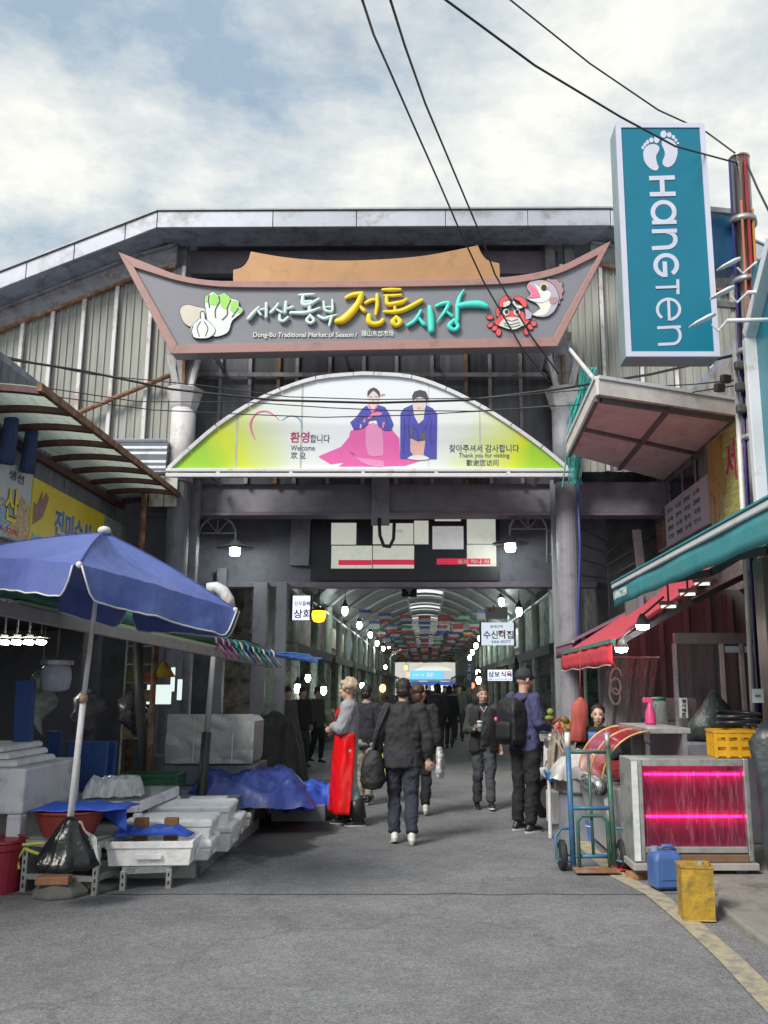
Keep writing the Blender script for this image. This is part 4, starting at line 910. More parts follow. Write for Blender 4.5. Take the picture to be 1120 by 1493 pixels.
# banner board hanging over the hall opening
YB = YL - 0.1
o = top('banner_board', 'dark banner board with pale patches and red strips under the lintel', 'banner', P(590, 850, YB))
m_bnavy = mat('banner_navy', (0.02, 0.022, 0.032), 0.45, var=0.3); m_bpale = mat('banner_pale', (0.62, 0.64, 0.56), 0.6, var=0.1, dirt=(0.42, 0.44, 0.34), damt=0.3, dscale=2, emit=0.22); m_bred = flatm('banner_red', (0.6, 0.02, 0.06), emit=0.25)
a, c = P(453, 846, YB), P(728, 747, YB); MB().bx(a.x, c.x, YB, YB + 0.06, a.z, c.z).build('backing', m_bnavy, o)
kb = 1120 / 300
def bp(x0, y0, x1, y1, m, lift, nm, tilt=0):
    a, c = P(440 + x0 / kb, 740 + y1 / kb, YB), P(440 + x1 / kb, 740 + y0 / kb, YB)
    MB().prism([(a.x, YB - lift, a.z), (c.x, YB - lift, a.z), (c.x, YB - lift, c.z + tilt), (a.x, YB - lift, c.z)], (0, 0.004, 0)).build(nm, m, o)
for q in ((160, 82, 298, 200), (160, 206, 384, 330), (387, 206, 612, 330), (387, 84, 608, 198), (612, 70, 690, 198), (900, 200, 1058, 318), (725, 56, 866, 72)): bp(*q, m_bpale, 0.006, 'pale_patch')
bp(900, 50, 1054, 196, m_bpale, 0.006, 'pale_patch', 0.06)
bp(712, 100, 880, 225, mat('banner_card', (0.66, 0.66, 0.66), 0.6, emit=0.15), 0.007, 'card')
for q in ((200, 284, 382, 312), (387, 282, 612, 310), (735, 276, 1026, 308)): bp(*q, m_bred, 0.011, 'red_strip')
tline('lettering', '불씨 하나 자', 440 + 848 / kb, 740 + 280 / kb, 440 + 1022 / kb, 740 + 304 / kb, YB - 0.013, m_pale, o, 0.02, 0.003)
tline('lettering', '스만', 440 + 512 / kb, 740 + 118 / kb, 440 + 550 / kb, 740 + 134 / kb, YB - 0.008, m_grn, o, 0.01, 0.003)
# arched bracket lamps either side of the opening
def blamp(px, py, sgn, label):
    Y = 15.7; q = P(px, py, Y); o = top('bracket_lamp', label, 'lamp', q, 'arched bracket lamps at the opening')
    k = 15.7 / F; xa = q.x; xb = q.x - sgn * 0.66; r_ = 0.33; zc = q.z + 0.22
    pts = [(xa, Y, q.z + 0.1), (xa, Y, zc)] + [((xa + xb) / 2 + sgn * r_ * math.cos(PI * j / 10), Y, zc + r_ * math.sin(PI * j / 10)) for j in range(1, 10)] + [(xb, Y, zc), (xb, Y, q.z - 0.35)]
    mm = mat('bracket_grey', (0.3, 0.3, 0.32), 0.5)
    MB().tube(pts, 0.022, 8).build('arm', mm, o, smooth=True)
    MB().cyl((xa, Y, zc + 0.03), (xb, Y, zc + 0.03), 0.014, n=6).build('tie', mm, o)
    for j in (-1, 0, 1): MB().cyl(((xa + xb) / 2, Y, zc + 0.03), ((xa + xb) / 2 + j * 0.2, Y, zc + 0.27), 0.01, n=6).build('spoke', mm, o)
    MB().lathe([(0.33, -0.02), (0.3, 0.0), (0.12, 0.05), (0.07, 0.11), (0.03, 0.13)], (xa, Y, q.z), 18).build('shade', mat('enamel_shade', (0.16, 0.2, 0.19), 0.4), o, smooth=True)
    MB().lathe([(0.02, -0.16), (0.08, -0.15), (0.095, -0.1), (0.09, 0.0), (0.05, 0.03)], (xa, Y, q.z), 14).build('bulb', m_bulb, o, smooth=True)
    MB().beam((xb, Y, zc), (xb - sgn * 0.35, Y, zc), 0.03, 0.03).build('wall_bar', mm, o); MB().beam((xb, Y, q.z - 0.2), (xb - sgn * 0.35, Y, q.z - 0.2), 0.03, 0.03).build('wall_bar', mm, o)
blamp(343, 797, 1, 'arched bracket lamp with glowing bulb on the fish stall side of the opening')
blamp(744, 791, -1, 'arched bracket lamp with glowing bulb beside the grey column')
# ================================================================ left row: fish shops, canopy, signs
XW = -5.3
m_cor = mat('dark_blue_cladding', (0.17, 0.19, 0.22), 0.5, 0.2, var=0.25, scale=4, stretch=(1, 4, 0.4), dirt=(0.1, 0.11, 0.13), damt=0.4)
shopl = top('fish_shop', 'dark open-fronted fish shop with ribbed upper wall behind the blue parasol', 'shop', (XW, 9, 0))
def wallsheet(y0, y1, z0, z1):
    n = round((y1 - y0) / 0.14); b = MB(); vs = []
    for i in range(n * 2 + 1):
        d = 0.02 if (i // 1) % 2 else 0; vs += [(XW + d, y0 + (y1 - y0) * i / (2 * n), z0), (XW + d, y0 + (y1 - y0) * i / (2 * n), z1)]
    return b.add(vs, [(2 * i, 2 * i + 2, 2 * i + 3, 2 * i + 1) for i in range(2 * n)])
for y0 in (4.0, 6.2, 8.4, 10.6, 12.8): wallsheet(y0, y0 + 2.19, 2.5, 5.6).build('wall_sheet', m_cor, shopl)
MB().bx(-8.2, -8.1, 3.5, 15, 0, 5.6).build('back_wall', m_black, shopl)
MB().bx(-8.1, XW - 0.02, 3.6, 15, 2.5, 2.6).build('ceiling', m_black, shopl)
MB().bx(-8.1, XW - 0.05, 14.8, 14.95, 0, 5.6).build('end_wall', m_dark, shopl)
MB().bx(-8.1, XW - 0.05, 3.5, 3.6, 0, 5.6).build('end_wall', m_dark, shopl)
for y in (5.0, 8.0, 11.0, 14.2): MB().bx(XW - 0.09, XW - 0.01, y, y + 0.1, 0, 2.5).build('shop_post', m_colg, shopl)
MB().bx(-8.3, XW, 3.5, 15, 5.6, 5.7).build('roof', m_soffit, shopl)
# tube lights in the shop
m_tube = glow('tube_light', (1.0, 0.98, 0.85), 16.0)
for px in (6, 24, 42, 60):
    q = P(px, 936, 10.5); o = top('tube_light', 'short lit tube light inside the dark fish shop', 'light', q, 'tube lights in the fish shop')
    MB().box(q, (0.035, 0.2, 0.05), 0, 0, .5).build('tube', m_tube, o, bevel=0.006); MB().box(q + Vector((0.01, 0, 0.07)), (0.06, 0.34, 0.03)).build('housing', m_capk, o)
    MB().cyl(q + Vector((0, 0, 0.07)), (q.x, q.y, 2.5 if q.x < XW else 2.62), 0.012, n=6).build('rod', m_capk, o)
# upper canopy with ribs
m_maroon = mat('maroon_steel', (0.11, 0.045, 0.045), 0.6, var=0.2, scale=6, dirt=(0.18, 0.1, 0.07), damt=0.3)
m_grsheet = mat('green_grey_sheet', (0.5, 0.57, 0.49), 0.6, var=0.2, scale=3, stretch=(4, 0.5, 1), dirt=(0.3, 0.35, 0.3), damt=0.4, translucent=0.6)
can = top('canopy', 'ribbed canopy of green sheets on maroon ribs over the fish shop signs', 'canopy', (XW, 12, 4.7))
cz = lambda x: 4.76 + 0.05 * math.sin(PI * (x + 5.3) / 1.1 * 0.9 + 0.2)
ys = [9.25 + 0.74 * i for i in range(9)]
for a, b_ in zip(ys[:-1], ys[1:]):
    q = MB(); n = 10; xs = [XW + 0.03 + 1.1 * j / n for j in range(n + 1)]; nu = 10
    q.add([(x, a + (b_ - a) * u / nu, cz(x) + 0.03 + 0.008 * (u % 2)) for x in xs for u in range(nu + 1)], [(j * (nu + 1) + u, (j + 1) * (nu + 1) + u, (j + 1) * (nu + 1) + u + 1, j * (nu + 1) + u + 1) for j in range(n) for u in range(nu)])
    q.build('roof_sheet', m_grsheet, can)
for y in ys:
    q = MB(); n = 8; xs = [XW + 0.03 + 1.1 * j / n for j in range(n + 1)]
    q.prism([(x, y, cz(x) + 0.02) for x in xs] + [(x, y, cz(x) - 0.05) for x in reversed(xs)], (0, 0.09, 0)); q.build('rib', m_maroon, can)
MB().beam((-4.17, 9.2, cz(-4.2) + 0.01), (-4.17, 15.2, cz(-4.2) + 0.01), 0.06, 0.095).build('edge_beam', m_rust, can, bevel=0.006)
MB().beam((XW + 0.05, 9.2, 4.66), (XW + 0.05, 15.2, 4.66), 0.06, 0.1).build('edge_beam', m_maroon, can)
# shop sign boards on the wall
def wsign(name, label, px0, px1, ztop, zbot, m, X=XW + 0.1):
    y0, y1 = PXc(px0, 740, X).y, PXc(px1, 740, X).y
    o = top(name, label, 'sign', (X, (y0 + y1) / 2, zbot)); MB().bx(X - 0.08, X, y0, y1 - 0.01, zbot, ztop).build('sign_face', m, o, bevel=0.006)
    return o, X, y0, y1
def wtext(o, X, s, ya, yb, za, zb, m, bold=0.02, lift=0.006, nm='lettering', flip=1):
    text(nm, s, (X + lift * flip, ya, za), (0, yb - ya, 0), (0, 0, zb - za), m, o, bold, 0, 0.003)
m_ysign = flatm('sign_yellow', (0.75, 0.6, 0.04)); m_bl2 = flatm('sign_blue_letters', (0.05, 0.14, 0.5)); m_sea = mat('sign_sea', (0.25, 0.42, 0.6), 0.4, var=0.5, scale=14, stretch=(1, 0.6, 5)); m_sand = mat('sign_sand', (0.5, 0.38, 0.22), 0.5, var=0.5, scale=18)
# left-facing lettering runs from near to far: text u vector is +Y when the face looks to +X
o, X, y0, y1 = wsign('shop_sign', 'yellow fish shop sign with blue letters above the blue parasol', 46, 154, 4.33, 3.42, m_ysign)
Ly = y1 - y0
wtext(o, X, '진미수산', y0 + Ly * .28, y0 + Ly * .8, 3.66, 4.06, m_wht, 0.055, 0.004, 'lettering_outline'); wtext(o, X, '진미수산', y0 + Ly * .28, y0 + Ly * .8, 3.66, 4.06, m_bl2, 0.03, 0.01)
def blob(o, X, pts, m, lift=0.005, nm='picture'): MB().prism([(X + lift, y, z) for y, z in pts], (0.004, 0, 0)).build(nm, m, o)
blob(o, X, [(y0 + .05, 3.44), (y0 + .5, 3.44), (y0 + .45, 3.56), (y0 + .3, 3.6), (y0 + .2, 3.54), (y0 + .08, 3.6)], flatm('print_aqua', (0.1, 0.4, 0.7)))
blob(o, X, [(y0 + .06, 3.7), (y0 + .35, 3.85), (y0 + .5, 4.15), (y0 + .4, 4.2), (y0 + .3, 4.05), (y0 + .28, 4.2), (y0 + .15, 3.98), (y0 + .05, 4.0)], mat('print_shrimp', (0.3, 0.16, 0.14), 0.5, var=0.6, scale=20))
blob(o, X, [(y0 + Ly * .83, 3.5), (y0 + Ly * .97, 3.5), (y0 + Ly * .99, 3.9), (y0 + Ly * .92, 4.1), (y0 + Ly * .84, 3.95)], mat('print_crab', (0.28, 0.2, 0.1), 0.5, var=0.7, scale=22))
o, X, y0, y1 = wsign('shop_sign', 'pale seaside fish shop sign with yellow letters', -130, 45, 4.36, 3.42, flatm('sign_pale_blue', (0.5, 0.55, 0.58)))
Ly = y1 - y0
blob(o, X, [(y0, 3.44), (y1 - .02, 3.44), (y1 - .02, 3.7), (y1 - .6, 3.88), (y0, 3.86)], m_sea, 0.003)
blob(o, X, [(y1 - .7, 3.44), (y1 - .03, 3.44), (y1 - .05, 3.9), (y1 - .3, 4.0), (y1 - .45, 3.72)], m_sand, 0.008)
for s, f0, f1 in (('산', .72, .86), ('수', .52, .68), ('우', .32, .48)):
    wtext(o, X, s, y0 + Ly * f0, y0 + Ly * f1, 3.62, 4.05, m_ink, 0.05, 0.013, 'lettering_outline'); wtext(o, X, s, y0 + Ly * f0, y0 + Ly * f1, 3.62, 4.05, m_yel, 0.02, 0.018)
wtext(o, X, '생선', y0 + Ly * .74, y0 + Ly * .9, 4.15, 4.27, m_nav, 0.02, 0.006); wtext(o, X, '664-3200', y0 + Ly * .62, y0 + Ly * .88, 3.47, 3.54, m_redtx, 0.01, 0.014)
o, X, y0, y1 = wsign('shop_sign', 'faded green fish shop sign beyond the yellow one', 155, 186, 4.33, 3.5, flatm('sign_pale_green', (0.3, 0.36, 0.3)))
wtext(o, X, '수산', y0 + .4, y1 - .2, 3.75, 4.05, m_blk, 0.03, 0.006)
blob(o, X, [(y0 + .02, 3.52), (y0 + .45, 3.52), (y0 + .4, 4.05), (y0 + .2, 4.2), (y0 + .02, 4.1)], flatm('print_pale', (0.4, 0.5, 0.52)))
# blue rolls tied above the signs, rusty pipe
for i, (px, py) in enumerate(((12, 640), (42, 655))):
    q = PXc(px, py, XW + 0.2); o = tag(MB().tube([q + Vector((0, 0, -.3)), q + Vector((0.02, 0.02, .35))], [0.1, 0.08], 10).noise(0.02, 9, i).build('blue_bundle', mat('blue_cloth', (0.05, 0.08, 0.2), 0.8, var=0.3, scale=15, stretch=(4, 4, 0.5)), smooth=True), 'blue cloth bundle tied up above the pale fish sign', 'bundle', 'blue bundles above the signs')
q = P(206, 800, 14.6); tag(MB().tube([(q.x, 14.6, 0), (q.x, 14.6, 5.1)], 0.05, 10).build('drain_pipe', m_rust, smooth=True), 'rusty drain pipe on the dark corner past the fish signs', 'pipe')

# ---------------------------------------------------------------- lower green awning with roped edge
m_green = mat('green_tarp', (0.03, 0.16, 0.12), 0.55, var=0.25, scale=8); m_awgrey = mat('awning_grey', (0.3, 0.29, 0.28), 0.6, var=0.15, scale=5); m_lime = flatm('lime_strip', (0.4, 0.52, 0.25))
aw = top('stall_awning', 'green roll-up stall awning with grey edge beam behind the parasol', 'awning', (-3.6, 9, 2.2))
A0, A1 = P(-60, 874, 6.2), P(395, 968, 13.6)
def aline(t, dx=0.0, dz=0.0): q = A0.lerp(A1, t); return Vector((q.x + dx, q.y, q.z + dz))
MB().beam(aline(0), aline(1), 0.05, 0.11).build('edge_beam', m_awgrey, aw, bevel=0.005)
MB().tube([aline(i / 14, -0.06, 0.17 + 0.02 * math.sin(i * 2.2)) for i in range(15)], 0.075, 10).build('rolled_cloth', m_green, aw, smooth=True)
MB().beam(aline(0.1, -0.03, 0.075), aline(0.72, -0.03, 0.075), 0.06, 0.035).build('lime_edge', m_lime, aw)
MB().tube([aline(0.0, -.25, .3), aline(1.12, -.2, .22)], 0.045, 8).build('awning_tube', mat('teal_tube', (0.02, 0.3, 0.26), 0.5), aw, smooth=True)
MB().grid(lambda u, v: aline(u, -0.1 - 1.9 * v, 0.24 + 0.45 * v + 0.04 * math.sin(9 * u)), 14, 6).build('cloth', mat('awning_cloth_dark', (0.04, 0.06, 0.07), 0.7), aw)
for t in (0.03, 0.35, 0.7, 0.97): MB().beam(aline(t, 0, 0.02), Vector((XW, aline(t).y, 2.9)), 0.035, 0.035).build('arm', m_awgrey, aw)
m_rope = [mat('rope_%s' % n, c, 0.8) for n, c in (('pink', (0.4, 0.12, 0.3)), ('white', (0.55, 0.55, 0.55)), ('blue', (0.08, 0.2, 0.55)), ('teal', (0.04, 0.3, 0.28)))]
for j in range(11):
    t = 0.66 + 0.033 * j; c0 = aline(t, -0.03, 0.1); rr = 0.09 + 0.03 * R.random()
    pts = [c0 + Vector((0.09 * math.cos(a) + 0.02 * R.random(), 0.12 * math.sin(a * 0.5) + 0.05 * a / 6, rr * math.sin(a))) for a in [2 * PI * q / 9 for q in range(10)]]
    pts += [pts[-1] + Vector((0.06, 0.03, -0.08)), pts[-1] + Vector((0.1, 0.06, -0.16))]
    MB().tube(pts, 0.014, 6).build('rope_tie', m_rope[0 if j < 3 else (1, 2, 1, 3)[j % 4]], aw, smooth=True)
b = MB()
for j in range(14):
    p = aline(1.0 + 0.01 * j, -0.1, 0.16); b.tube([p, p + Vector((0.25 + .1 * R.random(), .3, -.05 + .1 * R.random())), p + Vector((0.5 + .15 * R.random(), .4, -.1 + .12 * R.random()))], 0.012, 5)
b.build('frayed_rope', m_rope[2], aw, kind='stuff')
# posts
o = top('stall_post', 'leaning post with black wrapped lower half among the foam boxes', 'post', G(288, 1225))
pb, pt, pm = G(288, 1225), P(311, 958, 10.6), None
pm = pb.lerp(pt, 0.56)
MB().cyl(pb, pm, 0.05, 0.055).build('wrapped_half', mat('black_wrap', (0.02, 0.02, 0.02), 0.5, var=0.4, scale=20), o, smooth=True)
MB().cyl(pm, pt, 0.035, 0.03).build('pole', m_awgrey, o, smooth=True)
q0 = P(218, 1125, 11); tag(MB().cyl((q0.x, 11, 0), (q0.x - 0.02, 11, 2.2), 0.035).build('stall_post', m_rust, smooth=True), 'thin rusty post behind the blue boards', 'post')
q0 = P(205, 1000, 11.2); tag(MB().tube([(q0.x + .2, 11.2, 0), (q0.x, 11.2, 1.4), (q0.x - .08, 11.2, 2.3)], 0.06, 8).build('stall_post', m_capk, smooth=True), 'thick black post beside the thin rusty one', 'post')

# ---------------------------------------------------------------- blue parasol
m_para = mat('parasol_cloth', (0.085, 0.125, 0.38), 0.75, var=0.14, scale=2.2, bump=0.5, bscale=9, dirt=(0.11, 0.15, 0.37), damt=0.55, dscale=2.2, translucent=0.03)
m_trim = mat('parasol_trim', (0.6, 0.6, 0.55), 0.7)
par = top('parasol', 'large blue square parasol with white piping over the fish stalls', 'parasol', G(90, 1300))
ap = P(152, 776, 6.75)
cor = [Vector((-2.22, 5.68, 2.37)), P(343, 888, 6.75), Vector((-2.62, 7.95, 2.3)), Vector((-3.7, 6.9, 2.6))]
def para_pt(i, u, v):                              # u along edge, v from apex to edge
    a, b_ = cor[i], cor[(i + 1) % 4]; e = a.lerp(b_, u); mid = 4 * u * (1 - u)
    e = e + (ap - e) * 0.035 * mid; p = ap.lerp(e, v); p.z += (.012 * noise.noise(Vector((p.x * 5, p.y * 5, i))) + .012 * noise.noise(Vector((u * 14 + i, v * 2, 1))) * v) * mid; p.z -= 0.03 * math.sin(PI * v) * (1 - mid) * -1 + 0.05 * math.sin(PI * v) * mid
    return p
for i in range(4):
    cpn = MB().grid(lambda u, v: para_pt(i, u, 0.02 + 0.98 * v), 30, 14).build('canopy_panel', m_para, par, smooth=True)
    a, b_ = cor[i], cor[(i + 1) % 4]; out = ((a + b_) / 2 - ap); out.z = 0; out.normalize()
    def val(u, v, i=i, out=out):
        e = para_pt(i, u, 1.0); drop = 0.225 * (1 - max(0, (abs(u - 0.5) - 0.40) / 0.1) ** 2.2)
        return e + out * (0.03 * v + 0.014 * math.sin(u * 17 + i) * v + .01 * noise.noise(Vector((u * 22, v, i))) * v) + Vector((0, 0, -max(drop, 0.012) * v))
    MB().grid(val, 40, 3).build('valance', m_para, cpn, smooth=True)
    MB().tube([val(j / 40, 1.0) for j in range(41)], 0.006, 6).build('piping', m_trim, cpn, smooth=True)
    MB().tube([para_pt(i, 0.0, .03 + .97 * j / 10) + Vector((0, 0, .004)) for j in range(11)], .0045, 5).build('seam', mat('parasol_seam', (0.06, 0.075, 0.26), .8), cpn)
    MB().cyl(ap + Vector((0, 0, -0.06)), cor[i] + Vector((0, 0, -0.02)), 0.01, n=6).build('rib', m_awgrey, par)
    MB().ell(cor[i] + Vector((0, 0, -0.005)), 0.022, 8, 6).build('rib_tip', m_trim, par, smooth=True)
pf = G(92, 1300) + Vector((0, 0, 0.1)); pk = P(122, 1018, 6.85); 
MB().tube([pf, P(103, 1190, 7.0), pk], [0.025, 0.025, 0.024], 10).build('lower_pole', m_post, par, smooth=True)
MB().tube([pk, ap + Vector((0, 0, 0.0))], 0.019, 10).build('upper_pole', m_post, par, smooth=True)
MB().cyl(pk + Vector((0, 0, -0.03)), pk + Vector((0.003, 0, 0.03)), 0.03).build('clamp', m_rust, par, smooth=True)
MB().ell(ap + Vector((0, 0, 0.015)), (0.05, 0.05, 0.035)).build('finial', m_trim, par, smooth=True)
bq = G(88, 1304)
MB().lathe([(0.22, 0), (0.22, 0.03), (0.15, 0.1), (0.05, 0.12)], bq, 8).build('base_weight', mat('base_concrete', (0.14, 0.14, 0.13), 0.9, var=0.25, bump=0.4), par, bevel=0.01)
q = bq + Vector((-0.02, -0.1, 0.13)); tag(MB().box(q, (0.25, 0.12, 0.06), 0.08).build('brick', mat('brick_orange', (0.36, 0.17, 0.09), 0.9, var=0.25, bump=0.5), bevel=0.008), 'orange brick weighing down the parasol base', 'brick')
# white elbow duct behind the parasol corner
tag(MB().tube([P(303, 858, 9), P(315, 856, 9), P(326, 862, 9), P(333, 874, 9), P(335, 885, 9)], 0.06, 10).build('elbow_duct', m_post, smooth=True), 'white bent duct poking up behind the parasol corner', 'duct')
# ================================================================ goods on the left
def rbox(b, c, w, d, prof, rz=0.0):                    # rectangular lathe: prof = [(inset, z)]
    c = Vector(c); cs, sn = math.cos(rz), math.sin(rz); vs = []
    for ins, z in prof:
        for sx, sy_ in ((-1, -1), (1, -1), (1, 1), (-1, 1)):
            x, y = sx * (w / 2 - ins), sy_ * (d / 2 - ins); vs.append(c + Vector((x * cs - y * sn, x * sn + y * cs, z)))
    k = len(prof); fs = [(i * 4 + j, i * 4 + (j + 1) % 4, (i + 1) * 4 + (j + 1) % 4, (i + 1) * 4 + j) for i in range(k - 1) for j in range(4)]
    fs += [(3, 2, 1, 0), tuple((k - 1) * 4 + j for j in range(4))]
    b.add(vs, fs); return b
m_foam = mat('white_foam', (0.92, 0.925, 0.93), 0.75, var=0.05, scale=8, bump=0.25, bscale=90, dirt=(0.68, 0.65, 0.6), damt=0.28, dscale=6, rnd=0.05)
m_plastw = mat('white_plastic', (0.74, 0.75, 0.79), 0.45, var=0.05, dirt=(0.4, 0.39, 0.38), damt=0.3, dscale=4)
def foam(c, w, d, h, label, rz=0.0, lid=True, open_=False, grp=None):
    o = top('foam_box', label, 'foam box', c, grp); b = MB()
    if open_: rbox(b, c, w, d, [(0.03, 0), (0.012, h * 0.72), (0, h * 0.72), (0, h), (0.035, h), (0.05, 0.05)], rz)
    else: rbox(b, c, w, d, [(0.02, 0), (0.0, h - 0.0)], rz)
    b.build('body', m_foam, o, bevel=0.012)
    if lid and not open_:
        rbox(MB(), c, w, d, [(0.0, h + 0.004), (-0.008, h + 0.02), (-0.008, h + 0.055), (0.02, h + 0.07)], rz).build('lid', m_foam, o, bevel=0.01)
    cs, sn = math.cos(rz), math.sin(rz)
    for i in range(2):                                  # moulded panels on the sides
        u, v = (0, -(d / 2 + 0.001)), ((w / 2 + 0.001), 0)
        lx, ly = (u, v)[i]; ww = (w * 0.3, 0.012)[i]; dd = (0.012, d * 0.3)[i]
        MB().box(Vector(c) + Vector((lx * cs - ly * sn, lx * sn + ly * cs, h * 0.4)), (ww, dd, h * 0.22), rz).build('moulding', m_foam, o, bevel=0.004)
    return o
def crump(w, d, h, seed, n=26, fq=3.0, amp=0.12, edge=0.5):
    def f(u, v):
        x, y = (u - .5) * w, (v - .5) * d
        e = min(1, 4 * min(u, 1 - u) / edge) * min(1, 4 * min(v, 1 - v) / edge)
        p = Vector((x * fq + seed * 7, y * fq, seed))
        r1 = 1 - abs(noise.noise(p)) * 2; r2 = 1 - abs(noise.noise(p * 2.3 + Vector((3, 1, 0)))) * 2.4; r1 += .18 * (1 - abs(noise.noise(p * 4.7)) * 3)
        return Vector((x + 0.05 * noise.noise(p * 1.7), y + 0.05 * noise.noise(p * 1.7 + Vector((9, 0, 0))), h * e ** 0.6 + (amp * r1 + amp * .5 * r2) * (0.3 + 0.7 * e)))
    return MB().grid(f, n, n)
def place(b, loc, rz=0.0):
    m = Matrix.Translation(Vector(loc)) @ Matrix.Rotation(rz, 4, 'Z'); return b.xf(m)
m_galv = mat('galvanised_angle', (0.42, 0.44, 0.44), 0.45, 0.5, var=0.15, scale=9, dirt=(0.25, 0.2, 0.15), damt=0.35, dscale=8)
m_hole = mat('slot_dark', (0.02, 0.02, 0.02), 0.8)
m_tarp = mat('blue_tarp', (0.018, 0.04, 0.21), 0.42, var=0.25, scale=4, bump=0.3, bscale=20)
m_tarp2 = mat('blue_cloth_bright', (0.03, 0.09, 0.5), 0.55, var=0.2, scale=5, bump=0.2, bscale=20)
def bench(name, label, fl, fr, depth, h, board=True):
    """slotted-angle bench; fl/fr front feet on the ground"""
    o = top(name, label, 'bench', (fl + fr) / 2); d = (fr - fl).normalized(); back = Vector((-d.y, d.x, 0)) * depth
    for p in (fl, fr, fl + back, fr + back):
        lg = MB().box(p + Vector((0, 0, h / 2)), (0.045, 0.045, h)).build('leg', m_galv, o, bevel=0.003)
        if p in (fl, fr):
            for i in range(int(h / 0.06)): MB().box(p + Vector((0, -0.024, 0.05 + 0.06 * i)), (0.012, 0.004, 0.028)).build('slot', m_hole, lg)
    for a, c in ((fl, fr), (fl + back, fr + back), (fl, fl + back), (fr, fr + back)):
        MB().beam(a + Vector((0, 0, h + 0.001)), c + Vector((0, 0, h + 0.001)), 0.03, 0.05).build('rail', m_galv, o)
        if depth > 0.7 : MB().beam(a + Vector((0, 0, 0.12)), c + Vector((0, 0, 0.12)), 0.03, 0.04).build('rail', m_galv, o)
    if board: MB().prism([fl + Vector((.01, .01, h + .027)), fr + Vector((-.01, .01, h + .027)), fr + back + Vector((-.01, -.01, h + .027)), fl + back + Vector((.01, -.01, h + .027))], (0, 0, 0.02)).build('top_board', mat('grey_board', (0.2, 0.22, 0.21), 0.7, var=0.25), o)
    return o
fl, fr = G(34, 1300), G(138, 1305)
bench('angle_bench', 'slotted angle iron bench holding the red basin beside the parasol base', fl, fr, 1.5, 0.37)
# yellow string tied on its leg
tag(MB().tube([fl + Vector((0.0, -0.03, 0.33)), fl + Vector((0.06, -0.04, 0.31)), fl + Vector((0.2, -0.04, 0.27))], 0.012, 6).tube([fl + Vector((0, -0.035, 0.34)), fl + Vector((-0.05, -0.04, 0.25)), fl + Vector((-0.03, -0.04, 0.18))], 0.01, 6).tube([fl + Vector((-.03, -.035, .36)), fl + Vector((.25, -.035, .385))], 0.012, 6).build('yellow_string', mat('yellow_cord', (0.6, 0.62, 0.12), 0.6)), 'yellow string tied round the bench leg', 'string')
rb_ = G(-2, 1300)
o = top('red_pail', 'dark red plastic pail standing beside the angle iron bench', 'pail', rb_)
m_redp = mat('red_plastic', (0.3, 0.02, 0.045), 0.4, var=0.15); m_redb = mat('red_basin_plastic', (0.27, 0.045, 0.035), 0.5, var=0.2)
MB().lathe([(0.145, 0), (0.17, 0.32), (0.182, 0.33), (0.182, 0.37), (0.17, 0.375), (0.16, 0.33), (0.13, 0.03)], rb_, 24).build('body', m_redp, o, smooth=False, bevel=0.004)
MB().lathe([(0.178, 0.38), (0.17, 0.40), (0.08, 0.41)], rb_, 24).build('lid', m_redp, o)
MB().tube([rb_ + Vector((0.2 * math.cos(t), 0.2 * math.sin(t) * 0.3, 0.38 + 0.05 * math.sin(t))) for t in [PI * i / 8 for i in range(9)]], 0.009, 6).build('handle', m_redp, o)
bc = P(100, 1212, 7.55); bc.z = 0.425
o = tag(MB().lathe([(0.19, 0), (0.26, 0.17), (0.28, 0.18), (0.28, 0.195), (0.25, 0.19), (0.18, 0.02)], bc, 24, 1.05, 0.85).build('basin', m_redb, smooth=False, bevel=0.004), 'round dark red plastic basin on the angle iron bench', 'basin')
q = bc + Vector((0.12, 0, 0.205))
tag(place(crump(0.75, 0.4, 0.012, 4, 24, 4, 0.02).noise(0.02, 4, 2), q, 0.08).build('blue_sheet', m_tarp2, smooth=True, solid=0.006), 'bright blue plastic sheet spread over the red basin', 'sheet')
tag(MB().grid(lambda u, v: P(150 + 34 * u, 1172 + 8 * u + (18 + 14 * u) * v, 7.45 + .15 * (1 - u)) + Vector((0, 0.02 * math.sin(7 * u), 0)), 8, 6).build('blue_sheet', m_tarp2, smooth=True, solid=0.006), 'bright blue plastic flap hanging in front of the glass-topped table', 'sheet')
# black bag hanging on the parasol pole
bt = P(103, 1190, 6.93); rings = []
for i in range(13):
    t = i / 12; r_ = 0.02 + 0.235 * t ** 0.8 if t < 0.93 else 0.2; rings.append((bt + Vector((-0.02 * t, -0.03 * t, -0.37 * t)), r_, r_ * 0.5, 0.1 * t))
b = MB(); b.loft(rings, 40)
for i, v in enumerate(b.v):
    rel = v - bt; t = -rel.z / 0.37; a = math.atan2(rel.y, rel.x); k = 0.028 * t * math.sin(a * 9 + 2 * math.sin(a * 3)) + 0.03 * noise.noise(v * 9)
    b.v[i] = v + Vector((rel.x, rel.y, 0)).normalized() * k if Vector((rel.x, rel.y, 0)).length > 1e-4 else v
tag(b.build('black_bag', mat('black_plastic', (0.012, 0.013, 0.014), 0.22, var=0.2, bump=0.35, bscale=25), smooth=True), 'black plastic bag tied to the parasol pole', 'bag')
tag(MB().grid(lambda u, v: bt + Vector((0.05 + 0.16 * v + 0.05 * u, -0.02, -0.03 - 0.2 * v * (0.6 + u))) + Vector((0, .02 * math.sin(9 * v + 4 * u), 0)), 6, 10).build('clear_bag', film('clear_film', (0.6, 0.62, 0.62), 0.5), smooth=True, solid=0.002), 'crumpled clear plastic wrap beside the black bag', 'bag')
